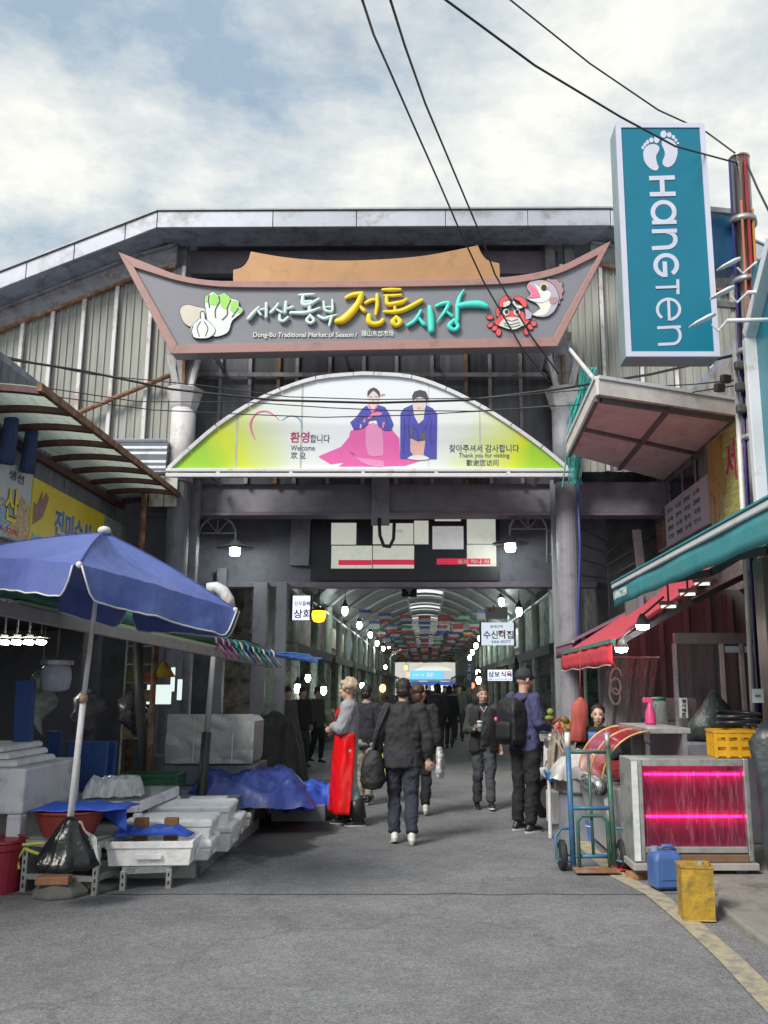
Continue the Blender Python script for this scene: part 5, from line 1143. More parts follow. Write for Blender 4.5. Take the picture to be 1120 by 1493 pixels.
# big white moulded stand
o = top('white_stand', 'big white moulded plastic stand with arched legs, lids stacked on top', 'stand', (-3.7, 7.9, 0))
X0, X1, Ya, Yb, zt3 = -4.3, -3.26, 7.55, 8.75, 0.94
MB().bx(X0, X1, Ya, Yb, zt3 - 0.36, zt3).build('top_box', m_plastw, o, bevel=0.02)
for x in (X0 + .05, X1 - .07):
    for y in (Ya + .06, Yb - .06): MB().bx(x - .06, x + .06, y - .055, y + .055, 0, zt3 - .362).build('leg', m_plastw, o, bevel=0.015)
for i, (dx, hh) in enumerate(((0.0, 0.05), (-0.06, 0.05), (-0.1, 0.05))):
    c = (-3.86 + dx, 8.05 + .04 * i, 0.944 + 0.056 * i); tag(rbox(MB(), c, 0.95 - .06 * i, 0.8, [(0, 0), (0, 0.035), (0.02, 0.05)]).build('foam_slab', m_foam, bevel=0.01), 'flat foam lid stacked on the white moulded stand', 'lid', 'foam lids on the white stand')
m_bboard = mat('blue_board', (0.025, 0.07, 0.25), 0.6, var=0.15, scale=10, bump=0.2)
def boardx(px0, px1, py0, py1, Y, label, lean=0.1, tilt=0.0, thick=0.06):
    a, c = P(px0, py1, Y), P(px1, py0, Y); h = c.z - a.z; w = c.x - a.x
    m = Matrix.Translation(Vector(((a.x + c.x) / 2, Y, a.z))) @ Euler((-lean, tilt, 0)).to_matrix().to_4x4()
    b = MB().box((0, 0, h / 2), (w, thick, h)).xf(m)
    return tag(b.build('blue_board', m_bboard, bevel=0.012), label, 'board')
boardx(18, 56, 990, 1116, 8.35, 'tall blue foam board leaning upright on the stacked foam lids', 0.05, -0.06)
boardx(92, 158, 1080, 1152, 9.3, 'wide blue board standing beside the parasol pole', 0.05)
boardx(146, 170, 1080, 1150, 9.6, 'narrow blue board tucked behind the wide one', 0.05)
boardx(64, 90, 1065, 1150, 9.5, 'dark blue curtain-like board behind the parasol pole', 0.02)
# glass-topped white table
o = top('glass_table', 'low white table with grey glass top behind the red basin', 'table', (-2.95, 8.6, 0))
tz = 0.6; tp = [P(82, 1172, 8.1), P(202, 1170, 8.1), P(258, 1150, 9.3), P(150, 1146, 9.3)]; tp = [Vector((q.x, q.y, tz)) for q in tp]
MB().prism([q + Vector((0, 0, .0)) for q in tp], (0, 0, 0.02)).build('glass_top', mat('grey_glass', (0.28, 0.31, 0.3), 0.15, var=0.15), o)
for a, c in zip(tp, tp[1:] + tp[:1]): MB().beam(a + Vector((0, 0, -.03)), c + Vector((0, 0, -.03)), 0.05, 0.09).build('rim', m_plastw, o, bevel=0.008)
for q in tp: MB().box(q + Vector((0, 0, -.34)), (0.07, 0.07, 0.52)).build('leg', m_plastw, o, bevel=0.012)
tag(place(crump(0.5, 0.3, 0.12, 8, 18, 6, 0.05), (tp[0].x + .42, 8.3, tz + .03), 0.3).build('plastic_bag', film('white_film', (0.7, 0.72, 0.7), 0.9), smooth=True), 'crumpled white plastic bag on the glass-topped table', 'bag')
# crates and tarp
def crate(c, w, d, h, m, label, rz=0.0, bars=3, cols=5):
    o = top('crate', label, 'crate', c); M = Matrix.Translation(Vector(c)) @ Matrix.Rotation(rz, 4, 'Z')
    MB().box((0, 0, .012), (w - .03, d - .03, .02)).xf(M).build('floor', m, o)
    for sx, sy_, ww, dd in ((0, -1, w, .02), (0, 1, w, .02), (-1, 0, .02, d - .042), (1, 0, .02, d - .042)):
        s_ = MB(); px_, py_ = sx * (w / 2 - .01), sy_ * (d / 2 - .01)
        for i in range(bars): s_.box((px_, py_, h * (i + .5) / bars), (ww, dd, h / bars * .62))
        s_.box((px_, py_, h - .012), (ww + .016, dd + .014, .024))
        for i in range(cols + 1): s_.box((px_ + (ww / 2 - .012) * (2 * i / cols - 1) * (1 if ww > dd else 0), py_ + (dd / 2 - .012) * (2 * i / cols - 1) * (1 if dd > ww else 0), h / 2), (.03 if ww > dd else .026, .03 if dd > ww else .026, h - .004))
        s_.xf(M).build('side', m, o)
    return o
m_gcr = mat('green_crate', (0.02, 0.1, 0.05), 0.5, var=0.2); m_ycr = mat('yellow_crate', (0.62, 0.32, 0.01), 0.45, var=0.12)
q = P(222, 1146, 10); MB(); crate((q.x, 10.0, q.z), 0.62, 0.4, 0.14, m_gcr, 'low dark green crate behind the glass-topped table', 0.05)
tag(MB().bx(-3.5, -2.0, 9.75, 11.9, 0, 0.44).build('stall_bench', m_dark, bevel=0.01), 'dark low stall bench under the blue tarp heap', 'bench')
tag(place(crump(1.45, 1.9, 0.24, 3, 64, 2.6, 0.085, 0.7), (-2.1, 11.0, 0.28), 0.2).build('tarp_heap', m_tarp, smooth=True), 'heap of crumpled blue tarpaulin beyond the foam boxes', 'tarp')
tag(place(crump(0.8, 0.9, 0.18, 6, 36, 4, 0.09, 0.7), (-1.5, 11.6, 0.12), 0.5).build('tarp_heap', m_tarp2, smooth=True), 'small crumpled blue tarpaulin spilling beside the road', 'tarp')
tag(MB().bx(-1.85, -1.2, 11.2, 12.1, 0, 0.2).build('pallet_box', m_dark, bevel=0.01), 'low dark box under the small blue tarpaulin', 'box')
c = P(306, 1112, 11.0)
tag(MB().bx(c.x - .55, c.x + .55, 10.98, 11.8, 0.445, c.z - .025).build('stall_counter', mat('counter_grey', (0.16, 0.17, 0.18), .7, var=.25), bevel=.01), 'dark grey counter box under the wrapped crate', 'counter')
o = top('wrapped_crate', 'crate wrapped in milky plastic film standing on the blue tarp', 'crate', (c.x, 11.2, c.z))
rbox(MB(), (c.x + .0, 11.35, c.z - .02), 1.0, 0.8, [(0.02, 0), (0.0, .1), (0.0, .5), (0.05, .56)]).build('crate_body', mat('milky_wrap', (0.42, 0.43, 0.42), 0.35, var=0.2, scale=6, bump=0.6, bscale=5, dirt=(0.25, 0.25, 0.24), damt=0.4), o, bevel=0.03)
q = MB().grid(lambda u, v: Vector((c.x - .52 + 1.04 * u, 10.93 + .03 * (1 - abs(noise.noise(Vector((u * 3 + v, v * 2.5, 4)))) * 2), c.z + .57 * v)), 40, 24); q.build('wrap_sheet', MC['milky_wrap'], o, smooth=True)
for xx in (-.18, .28): MB().box((c.x + xx, 10.9, c.z + .28), (.012, .006, .54)).build('tape', m_post, o)
tag(place(crump(1.0, 1.2, 0.95, 9, 30, 2.0, 0.15, 0.9), (-2.35, 14.3, 0.05)).build('covered_heap', mat('dark_cover', (0.03, 0.028, 0.028), 0.7, var=0.4, scale=6), smooth=True), 'tall heap under dark cover beyond the wrapped crate', 'heap')
# foam boxes along the road edge
f2, f3 = G(179, 1298), G(246, 1295)
bench('angle_bench', 'low slotted angle iron bench under the open foam tray', f2, f3, 0.6, 0.15, False)
foam(((f2.x + f3.x) / 2 + .0, f2.y + .26, 0.18), 0.70, 0.52, 0.19, 'open white foam tray on the low angle iron bench', 0.06, open_=True)
for dx, nm in ((-.12, 'a'), (.13, 'b')):
    tag(MB().box(((f2.x + f3.x) / 2 + dx, f2.y + .22, 0.395), (.11, .09, .26), .1).build('wood_block', mat('wood_offcut', (0.3, 0.15, 0.06), 0.8, var=0.3, scale=12, stretch=(1, 1, 6)), bevel=0.006), 'brown wooden block standing in the open foam tray', 'wood block', 'wooden blocks in the foam tray')
tag(place(crump(0.62, 0.14, 0.035, 12, 26, 5, 0.03), ((f2.x + f3.x) / 2 - .0, f2.y + .13, 0.40), -0.04).build('blue_rag', m_tarp2, smooth=True, solid=0.01), 'twisted blue rag lying over the open foam tray', 'rag')
def fbpx(px0, px1, py0, py1, Y, d, label, rz=0.05, **k):
    a, c = P(px0, py1, Y), P(px1, py0, Y); h = c.z - a.z
    return foam(((a.x + c.x) / 2, Y + d / 2, a.z), c.x - a.x, d, h - (0.07 if k.get('lid', True) else 0), label, rz, **k)
for a in ((165, 303, 1225, 1256, 7.9, .5, 'lower foam box just behind the open foam tray', .08), (176, 304, 1195, 1224, 7.95, .5, 'ribbed foam box stacked behind the open foam tray', .08),
          (232, 333, 1204, 1243, 8.6, .55, 'lower foam box behind the ribbed foam box', .08), (212, 330, 1175, 1203, 8.65, .6, 'foam box stacked behind the ribbed foam box', .08),
          (290, 345, 1193, 1228, 9.4, .6, 'foam box beside the foot of the leaning post', .1), (325, 362, 1184, 1212, 10.1, .45, 'small foam box between the post and the tarp', .1),
          (262, 322, 1168, 1192, 9.5, .5, 'foam box with pale lid behind the leaning post', .1), (372, 398, 1155, 1170, 10.9, .5, 'flat foam lid at the edge of the blue tarp heap', .3)):
    fbpx(*a[:7], rz=a[7])
tag(MB().bx(-2.75, -1.95, 8.0, 9.2, 0, 0.15).build('pallet', m_galv), 'low metal pallet under the stacked foam boxes', 'pallet')
tag(MB().bx(-2.5, -1.9, 9.45, 10.7, 0, 0.12).build('pallet', m_galv), 'low metal pallet under the small foam boxes', 'pallet')
o = top('castor', 'small black castor wheel under the foam boxes', 'wheel', G(282, 1282)); q = G(282, 1280) + Vector((0, .1, .07))
MB().cyl(q + Vector((-.02, 0, 0)), q + Vector((.02, 0, 0)), 0.07, n=16).build('tyre', m_capk, o); MB().box(q + Vector((0, 0, .06)), (.06, .04, .1)).build('fork', m_galv, o)
q = P(322, 1178, 10.3); tag(rbox(MB(), (q.x + .08, 10.5, q.z - .02), 0.5, 0.35, [(0.03, 0), (0, .1), (0.03, .1), (.05, .02)]).build('green_tray', mat('green_tray_plastic', (0.02, 0.26, 0.08), 0.4), bevel=0.008), 'bright green tray at the front of the tarp heap', 'tray')
q = P(405, 1140, 12.2); tag(MB().lathe([(0.1, 0), (0.17, .05), (.16, .055), (.02, .03)], (q.x, 12.3, q.z - .03), 18).build('red_dish', m_redb), 'reddish dish at the end of the small blue tarpaulin', 'dish')
# hanging things in the shop
q = P(84, 958, 8.6); o = top('hanging_jar', 'milky jar lamp hanging from the awning edge beam', 'lamp', q)
MB().lathe([(.06, -.32), (.125, -.3), (.14, -.2), (.13, -.1), (.1, -.06)], q, 18).build('jar', mat('milky_jar', (0.4, 0.41, 0.5), 0.3, var=0.2, scale=4), o, smooth=True); MB().lathe([(.15, -.07), (.15, -.03), (.05, .0)], q, 18).build('lid', m_galv, o); MB().cyl(q, q + Vector((0, 0, .42)), .008, n=6).build('wire', m_capk, o)
def hbag(px, py, Y, r_, h, label, m, seed):
    q = P(px, py, Y); rings = [(q + Vector((.03 * math.sin(i * 1.3 + seed), 0, -h * i / 10)), max(.012, r_ * math.sin(PI * min(.97, .06 + i / 11)) ** .7), r_ * .5 * math.sin(PI * min(.97, .08 + i / 11)), .2 * i) for i in range(11)]
    b = MB().loft(rings, 22).noise(0.05, 7, seed); b.cyl(q, (q.x, q.y, 2.5), 0.006, n=5); return tag(b.build('hanging_bag', m, smooth=True), label, 'bag')
m_cbag = mat('clear_bag_green', (0.4, 0.45, 0.38), 0.18, var=0.35, scale=8, bump=0.6, bscale=12, dirt=(0.12, 0.14, 0.11), damt=0.6, dscale=8)
hbag(62, 975, 9.0, .17, .62, 'pale greenish plastic bag hanging behind the tall blue board', m_cbag, 1)
hbag(195, 1010, 11.4, .2, .5, 'dark clear plastic bag hanging beside the thin rusty post', mat('dark_bag', (0.09, 0.09, 0.1), 0.25, var=0.5, scale=8, bump=0.5, bscale=10), 2)
hbag(130, 1005, 10.6, .2, .55, 'grey plastic bag hanging behind the parasol pole', mat('grey_bag', (0.12, 0.12, 0.13), 0.3, var=0.4, scale=6, bump=0.5, bscale=10), 3)
q = P(240, 965, 12.4); o = top('yellow_hood', 'small yellow lamp hood hanging in the back of the fish stall', 'lamp', q); MB().lathe([(.16, -.2), (.07, -.06), (.03, 0)], q, 14).build('hood', mat('yellow_hood_paint', (0.55, 0.36, 0.03), 0.5), o, smooth=True); MB().cyl(q, q + Vector((0, 0, .5)), .01, n=6).build('cord', m_capk, o)
o = top('goods_rack', 'tall wire rack with small packets behind the rusty post', 'rack', P(195, 1060, 12.6)); a = P(177, 1075, 12.6)
for dx in (0, .42):
    MB().cyl((a.x + dx, 12.6, 0), (a.x + dx, 12.6, 2.25), .015, n=6).build('upright', m_post, o)
for i in range(6): MB().cyl((a.x, 12.6, .9 + .25 * i), (a.x + .42, 12.6, .9 + .25 * i), .01, n=6).build('shelf_rod', m_post, o)
for i in range(8): MB().box((a.x + .1 + .22 * (i % 2), 12.57, .98 + .25 * (i // 2)), (.15, .05, .14)).build('packet', (m_goods[i % 5]), o, bevel=.01)
for i, (px, py, w_, h_) in enumerate(((252, 990, .05, .35), (232, 1012, .35, .28), (262, 1005, .06, .3))):
    q = P(px, py, 13.4); tag(MB().box(q, (w_, .05, h_)).build('lit_panel', glow('pale_lit_panel', (0.55, 0.65, 0.6), 0.5), bevel=.005), ('thin lit strip inside the far end of the fish stall', 'pale lit window inside the far end of the fish stall', 'thin lit strip beside the pale window in the stall')[i], 'light')
# ================================================================ right row
XR = 4.3
m_plast = mat('plaster_grey', (0.28, 0.27, 0.28), 0.8, var=0.2, scale=2, dirt=(0.1, 0.09, 0.09), damt=0.4)
bld = top('butcher_shop', 'two storey grey shop with open dark ground floor behind the pink lit cooler', 'shop', (XR, 13, 0))
MB().bx(XR, XR + .2, 9.6, 16.6, 2.9, 6.2).build('upper_wall', m_plast, bld)
MB().bx(XR + .2, 8, 9.6, 9.75, 0, 6.2).build('end_wall', m_dark, bld)
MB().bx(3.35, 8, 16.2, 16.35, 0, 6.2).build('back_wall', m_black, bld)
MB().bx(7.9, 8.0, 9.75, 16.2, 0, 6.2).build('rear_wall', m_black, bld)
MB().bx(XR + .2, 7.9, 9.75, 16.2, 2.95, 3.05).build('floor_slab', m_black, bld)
MB().bx(XR, 8.1, 9.55, 16.6, 6.2, 6.3).build('roof', m_soffit, bld)
MB().bx(XR - .05, XR + .25, 9.62, 9.85, 0, 2.9).build('corner_post', m_colg, bld)
# inner wall seen behind the counter
m_brown = mat('brown_panel', (0.13, 0.14, 0.14), 0.7, var=0.3, scale=3, stretch=(5, 1, 0.3))
MB().bx(2.75, 5.2, 12.2, 12.3, 0, 2.9).build('inner_wall', m_brown, bld)
for i, x in enumerate((2.9, 3.15, 3.5, 3.8, 4.1)): MB().bx(x, x + .07, 12.12, 12.195, 0, 2.85).build('wall_batten', m_dark, bld)
# soffit canopy
m_bei2 = mat('beige_soffit', (0.68, 0.64, 0.62), 0.7, var=0.12, scale=4, dirt=(0.54, 0.5, 0.48), damt=0.35)
sof = top('soffit_canopy', 'beige panelled canopy soffit with white rim under the tall blue sign', 'canopy', (3.2, 12.5, 5.1))
A_, B_, C_, D_ = (P(872, 575, 10.7), P(1078, 604, 11.6), Vector((4.28, 15.6, 5.2)), Vector((2.27, 13.7, 5.2)))
for q in (A_, B_): q.z = 5.2
A_, B_, C_, D_ = [Vector((q.x, q.y, 5.2)) for q in (A_, B_, C_, D_)]
def sp_(u, v): return (A_.lerp(B_, u)).lerp(D_.lerp(C_, u), v)
for i in range(2):
    for j in range(2):
        g = 0.02; us = (i * .5 + g, i * .5 + .5 - g); vs_ = (j * .5 + g, j * .5 + .5 - g)
        MB().prism([sp_(us[0], vs_[0]), sp_(us[1], vs_[0]), sp_(us[1], vs_[1]), sp_(us[0], vs_[1])], (0, 0, 0.02)).build('soffit_panel', m_bei2, sof)
MB().prism([A_ + Vector((0, 0, .03)), B_ + Vector((0, 0, .03)), C_ + Vector((0, 0, .03)), D_ + Vector((0, 0, .03))], (0, 0, .12)).build('canopy_deck', m_bei2, sof)
mb_ = mat('batten_grey', (0.17, 0.16, 0.17), 0.6)
for a, c in ((sp_(.5, .01), sp_(.5, .99)), (sp_(.01, .5), sp_(.49, .5)), (sp_(.51, .5), sp_(.99, .5))): MB().beam(a - Vector((0, 0, .01)), c - Vector((0, 0, .01)), .07, .05).build('batten', mb_, sof)
for a, c in ((A_, B_), (D_, A_)):
    MB().beam(a + Vector((0, 0, .09)), c + Vector((0, 0, .09)), .05, .2).build('fascia', m_bei2, sof)
    MB().beam(a + Vector((0, 0, .215)), c + Vector((0, 0, .215)), .09, .045).build('rim', m_frw, sof)
    MB().beam(a.lerp(c, .03) + Vector((.0, .12 if a == A_ else 0, -.03)), c.lerp(a, .03) + Vector((0, .12 if a == A_ else 0, -.03)), .06, .07).build('channel', mb_, sof)
MB().cyl(A_ + Vector((0, .1, .2)), P(828, 505, 14.6), .03).build('tie_rod', m_post, sof)
# signs on the upper wall
m_aut = mat('autumn_print', (0.75, 0.32, 0.08), 0.45, var=0.7, scale=6, stretch=(1, 1, .6), dirt=(0.45, 0.33, 0.1), damt=0.5, dscale=3)
def rsign(name, label, y0, y1, z0, z1, m, X=XR - .02):
    o = top(name, label, 'sign', (X, (y0 + y1) / 2, z0)); MB().bx(X - .06, X, y0, y1, z0, z1).build('sign_face', m, o, bevel=.006); return o, X - .06
def rtext(o, X, s, yfar, ynear, z0, z1, m, bold=.02, lift=.005, nm='lettering'):
    text(nm, s, (X - lift, yfar, z0), (0, ynear - yfar, 0), (0, 0, z1 - z0), m, o, bold, 0, .003)
ya, yb = PXc(1034, 700, XR - .08).y, PXc(1120, 700, XR - .08).y
m_mead = mat('meadow_print', (0.5, 0.5, 0.16), 0.45, var=0.6, scale=9, stretch=(1, .4, 4))
o, X = rsign('shop_sign', 'autumn picture sign with red letters beside the steel pole', yb, ya, 3.9, 5.15, m_mead)
def rblob(o, X, pts, m, lift=.004, nm='picture'): MB().prism([(X - lift, y, z) for y, z in pts], (-.003, 0, 0)).build(nm, m, o)
rblob(o, X, [(ya - .01, 3.92), (ya - .01, 5.13), (ya - .75, 5.13), (ya - .6, 4.8), (ya - .75, 4.4), (ya - .6, 4.2), (ya - .5, 4.3), (ya - .35, 3.92)], m_aut)
for q in (.1, .3, .48): rblob(o, X, [(ya - q, 3.92), (ya - q - .05, 3.92), (ya - q - .04, 4.35), (ya - q - .01, 4.35)], mat('birch_print', (0.5, 0.45, 0.42), .5), .009)
for s_, f in (('서', .78), ('산', 1.28)):
    rtext(o, X, s_, ya - f, ya - f - .42, 4.36, 4.92, m_wht, .05, .009, 'lettering_outline'); rtext(o, X, s_, ya - f, ya - f - .42, 4.36, 4.92, flatm('text_crimson', (0.55, 0.02, 0.06)), .025, .014)
ya2, yb2 = PXc(955, 780, XR - .08).y, PXc(1033, 740, XR - .08).y
m_menu = mat('menu_print', (0.6, 0.54, 0.58), 0.5, var=.08, scale=2)
o, X = rsign('menu_sign', 'faded pinkish menu sign with small rows of text above the red awning', yb2, min(ya2, 16.1), 3.98, 4.72, m_menu)
yy = min(ya2, 16.1)
rblob(o, X, [(yy - .02, 4.0), (yy - .02, 4.7), (yy - .7, 4.7), (yy - .7, 4.0)], mat('menu_purple', (0.2, 0.08, 0.1), .5, var=.4, scale=5))
rtext(o, X, '정육식당', yy - .1, yy - .65, 4.15, 4.5, flatm('menu_gold', (0.3, 0.25, 0.12)), .02, .008)
for i in range(4):
    for j in range(4): rtext(o, X, ('국밥', '갈비탕', '수육', '한우')[(i + j) % 4], yy - .85 - .5 * j, yy - 1.2 - .5 * j, 4.08 + .15 * i, 4.16 + .15 * i, m_nav, .01, .004)
m_win = mat('upper_window_glass', (0.03, 0.03, 0.04), .2, var=.5)
MB().bx(XR - .03, XR - .005, 13.7, 15.2, 4.76, 5.1).build('upper_window', m_win, bld)
for y in (13.68, 14.4, 15.2): MB().bx(XR - .05, XR - .032, y - .03, y + .03, 4.74, 5.12).build('window_post', m_beamg, bld)
# dark clutter in the gap between column and shop
for i in range(6):
    b = MB(); q0 = Vector((2.35, 15.9, 3.6 + .35 * i)); q1 = Vector((4.2, 16.0, 4.0 + .3 * i)); mid = q0.lerp(q1, .5) - Vector((0, 0, .3 + .1 * i))
    b.tube([q0, q0.lerp(mid, .6), mid, mid.lerp(q1, .5), q1], .018, 6); tag(b.build('slack_cable', m_capk, smooth=True), 'slack black cable drooping in the dark gap beside the grey column', 'cable', 'slack cables in the dark gap')
q = P(935, 832, 14.8); tag(MB().beam(q, P(928, 772, 14.8), .14, .05, (0, 1, 0)).build('plank', m_awgrey), 'pale plank leaning up in the dark gap above the red awning', 'plank')
tag(MB().beam((q.x, 14.85, 2.7), (XR + .05, 14.85, 2.7), .1, .1).build('cross_beam', m_dark), 'dark cross beam under the leaning plank', 'beam')
# net hanging at the canopy corner
m_net = mat('teal_net', (0.03, 0.32, 0.3), .7, var=.3, scale=30)
net = top('fishing_net', 'torn teal net hanging from the bracket beside the arched sign', 'net', P(835, 700, 14.0))
for k in range(34):
    x0 = 846 + 24 * R.random(); x1 = 815 + 26 * R.random() + 6 * (k % 3); y1 = 600 + 110 * R.random(); pts = []
    for j in range(7):
        t = j / 6; pts.append(P(x0 + (x1 - x0) * t + 9 * math.sin(3 * t + k * 1.7) * t * (1.2 - t), 535 + (y1 - 535) * t, 13.95 + .1 * R.random()))
    MB().tube(pts, .004 + .008 * R.random(), 5).build('strand', m_net, net)
q = MB().grid(lambda u, v: P(826 + 16 * u + 8 * (1 - v) * math.sin(3 * v) + 6 * v, 585 + 120 * v, 14.02) + Vector((.05 * math.sin(9 * u + 4 * v), .04 * math.sin(15 * u), 0)), 14, 20); q.build('mesh_sheet', film('teal_film', (0.03, 0.32, 0.3), .55, .6), net, smooth=True)
tag(MB().tube([P(842, 700, 14.6), P(846, 800, 14.6), P(843, 900, 14.6), P(848, 1000, 14.6)], .025, 6).build('blue_hose', mat('blue_hose_pl', (0.03, 0.06, 0.25), .5), smooth=True), 'dark blue hose running down the grey column', 'hose')

# ================================================================ clothes shop at the right edge
XH = 3.45
hs = top('clothes_shop', 'clothes shop front with teal fascia and white frame beside the steel pole', 'shop', (XH, 7, 0))
m_tealp = mat('teal_panel', (0.0, 0.17, 0.24), .3, var=.1, scale=3, coat=.3)
yE = PXc(1089, 600, XH).y
zt4, zb4 = PXc(1088, 492, XH).z, PXc(1110, 765, XH).z
MB().bx(XH + .12, XH + .3, 3, yE - .1, zb4, zt4 + .8).build('fascia_panel', m_tealp, hs)
MB().bx(XH + .31, 7.5, 3, yE - .2, 0, zt4 + .8).build('body', m_dark, hs)
MB().bx(XH, XH + .2, yE - .1, yE, zb4 - .2, zt4 + .02).build('white_frame', m_frw, hs, bevel=.01)
MB().beam((XH + .1, yE - .06, zt4 + .06), (XH + .1, yE - .9, zt4 + .75), .2, .12).build('white_frame', m_frw, hs, bevel=.01)
MB().beam((XH + .1, yE - .9, zt4 + .75), (XH + .1, 3, zt4 + .75), .2, .12).build('white_frame', m_frw, hs, bevel=.01)
MB().bx(XH, XH + .2, 3, yE - .1, zb4 - .25, zb4 - .01).build('white_frame', m_frw, hs)
xc = P(1112, 1000, 8.2).x
for x0, x1, y0, y1 in ((xc, xc + .28, 8.0, 8.25), (XH + .05, XH + .3, yE - .35, yE - .1)): MB().bx(x0, x1, y0, y1, 0, 2.75).build('shop_column', mat('brown_metal', (0.16, 0.13, 0.11), .4, .3, var=.3, stretch=(4, 4, .4)), hs, bevel=.01)
# flood lamps on arms
for i, (px, py, Y, pr_) in enumerate(((1048, 392, 9.0, 1150), (1038, 434, 8.7, 1160), (1008, 475, 8.2, 1150))):
    q = P(px, py, Y); e = P(pr_, py - 10, Y); o = top('flood_lamp', ('white flood lamp on upper arm beside the steel pole', 'white flood lamp on middle arm beside the steel pole', 'white flood lamp on lowest arm over the tall sign corner')[i], 'lamp', q)
    n = P(px + 52, py - 8, Y)
    MB().tube([n, e], .022, 8).build('arm', m_frw, o, smooth=True)
    b = MB(); b.loft([(Vector((0, 0, -.02)), .008, .03, 0), (Vector((0, 0, .06)), .02, .055, 0), (Vector((0, 0, .2)), .026, .05, 0), (Vector((0, 0, .27)), .018, .025, 0)], 12)
    b.xf(Matrix.Translation(q) @ Euler((0, rad(62), 0)).to_matrix().to_4x4()); b.build('head', m_frw, o, smooth=True)
    MB().tube([q + Vector((.2, 0, .02)), q + Vector((.26, 0, -.05)), n], .012, 6).build('bracket', m_frw, o)
# teal awning
m_tawn = mat('teal_awning', (0.06, 0.32, 0.36), .75, var=.14, scale=5, bump=.4, bscale=7, dirt=(0.1, 0.3, 0.32), damt=.3, translucent=.2)
taw = top('teal_awning', 'teal roll-out awning with brand valance beneath the clothes shop sign', 'awning', (2.8, 7.5, 2.5))
xe, z1_, z0_ = 2.1, 2.68, 2.47
yA, yBn = PXc(899, 865, xe).y, 4.3
MB().grid(lambda u, v: Vector((xe + (XH - .05 - xe) * v, yBn + (yA - yBn) * u, z1_ + .5 * v - .03 * math.sin(PI * v))), 10, 6).build('canopy_cloth', m_tawn, taw, smooth=True)
MB().grid(lambda u, v: Vector((xe - .03 + .004 * math.sin(22 * u), yBn + (yA - yBn) * u, z1_ - .03 - (.2 + .004 * math.sin(40 * u)) * v)), 60, 3).build('valance', m_tawn, taw, smooth=True, solid=.004)
MB().beam((xe - .02, yBn, z1_ - .005), (xe - .02, yA, z1_ - .005), .07, .05).build('front_bar', m_frw, taw, bevel=.01)
MB().beam((xe - .045, yBn, z1_ + .03), (xe - .045, yA, z1_ + .03), .04, .015).build('front_trim', m_tawn, taw)
text('lettering', 'HANGTEN', (xe - .05, yA - .08, z1_ - .16), (0, -.62, 0), (0, 0, .085), m_wht, taw, .02, 0, .002)
for y in (5.2, 7.4, 8.9): 
    e = MB().beam((xe + .05, y + .5, z1_ - .05), (2.9, y + .1, z1_ + .05), .06, .07); e.beam((2.9, y + .1, z1_ + .05), (XH, y + .4, z1_ + .35), .06, .07); e.build('folding_arm', mat('arm_dark', (0.07, 0.07, 0.07), .5), taw)
# red awning
m_rawn = mat('red_awning', (0.92, 0.13, 0.18), .7, var=.1, scale=4, bump=.4, bscale=7, translucent=.45)
raw = top('red_awning', 'red sloping awning with short valance over the butcher counter', 'awning', (2.4, 11, 2))
y0, y1 = PXc(895, 938, 2.0).y, PXc(822, 955, 2.0).y
def rw(u, v): return Vector((2.0 + 1.75 * v, y0 + (y1 - y0) * u, 2.07 + 1.2 * v - .05 * math.sin(PI * v)))
MB().grid(rw, 12, 8).build('canopy_cloth', m_rawn, raw, smooth=True)
MB().grid(lambda u, v: Vector((1.98 + .006 * math.sin(30 * u), y0 + (y1 - y0) * u, 2.05 - (.23 + .012 * math.sin(50 * u)) * v)), 40, 3).build('valance', m_rawn, raw, smooth=True, solid=.004)
MB().beam((1.99, y0 - .02, 2.07), (1.99, y1, 2.07), .05, .045).build('front_bar', mat('green_bar', (0.07, 0.2, 0.17), .5), raw)
MB().tube([(1.955, y0 + (y1 - y0) * i / 20, 1.815 + .01 * math.sin(i)) for i in range(21)], .006, 5).build('hem', m_trim, raw)
for y in (y0 + .25, y1 - .5): MB().beam((2.05, y, 2.03), (2.9, y - .1, 2.5), .05, .06).beam((2.9, y - .1, 2.5), (4.2, y + .3, 3.1), .05, .06).build('folding_arm', MC['arm_dark'], raw)
MB().beam((3.76, y0, 3.28), (3.76, y1, 3.28), .12, .12).build('roller_case', m_awgrey, raw)
for y in (y0 + .2, y1 - .2): MB().beam((3.76, y, 3.28), (XR + .02, y, 3.28), .05, .05).build('case_bracket', m_awgrey, raw)
m_pawn = mat('mauve_awning', (0.32, 0.15, 0.24), .75, var=.12, translucent=.35)
maw = top('mauve_awning', 'faded mauve awning just beyond the red one at the grey column', 'awning', (2.4, 14, 2.2))
MB().grid(lambda u, v: Vector((2.15 + 1.5 * v, 13.1 + 1.6 * u, 2.23 + .75 * v)), 8, 6).build('canopy_cloth', m_pawn, maw, smooth=True)
MB().grid(lambda u, v: Vector((2.14 + .006 * math.sin(30 * u), 13.1 + 1.6 * u, 2.22 - .18 * v)), 24, 2).build('valance', m_pawn, maw, smooth=True, solid=.004)
MB().beam((2.15, 13.1, 2.24), (2.15, 14.7, 2.24), .05, .04).build('front_bar', m_awgrey, maw); MB().beam((3.66, 13.1, 3.0), (3.66, 14.7, 3.0), .1, .1).build('roller_case', m_awgrey, maw)
MB().beam((3.66, 13.9, 3.0), (XR + .02, 13.9, 3.0), .05, .05).build('case_bracket', m_awgrey, maw)
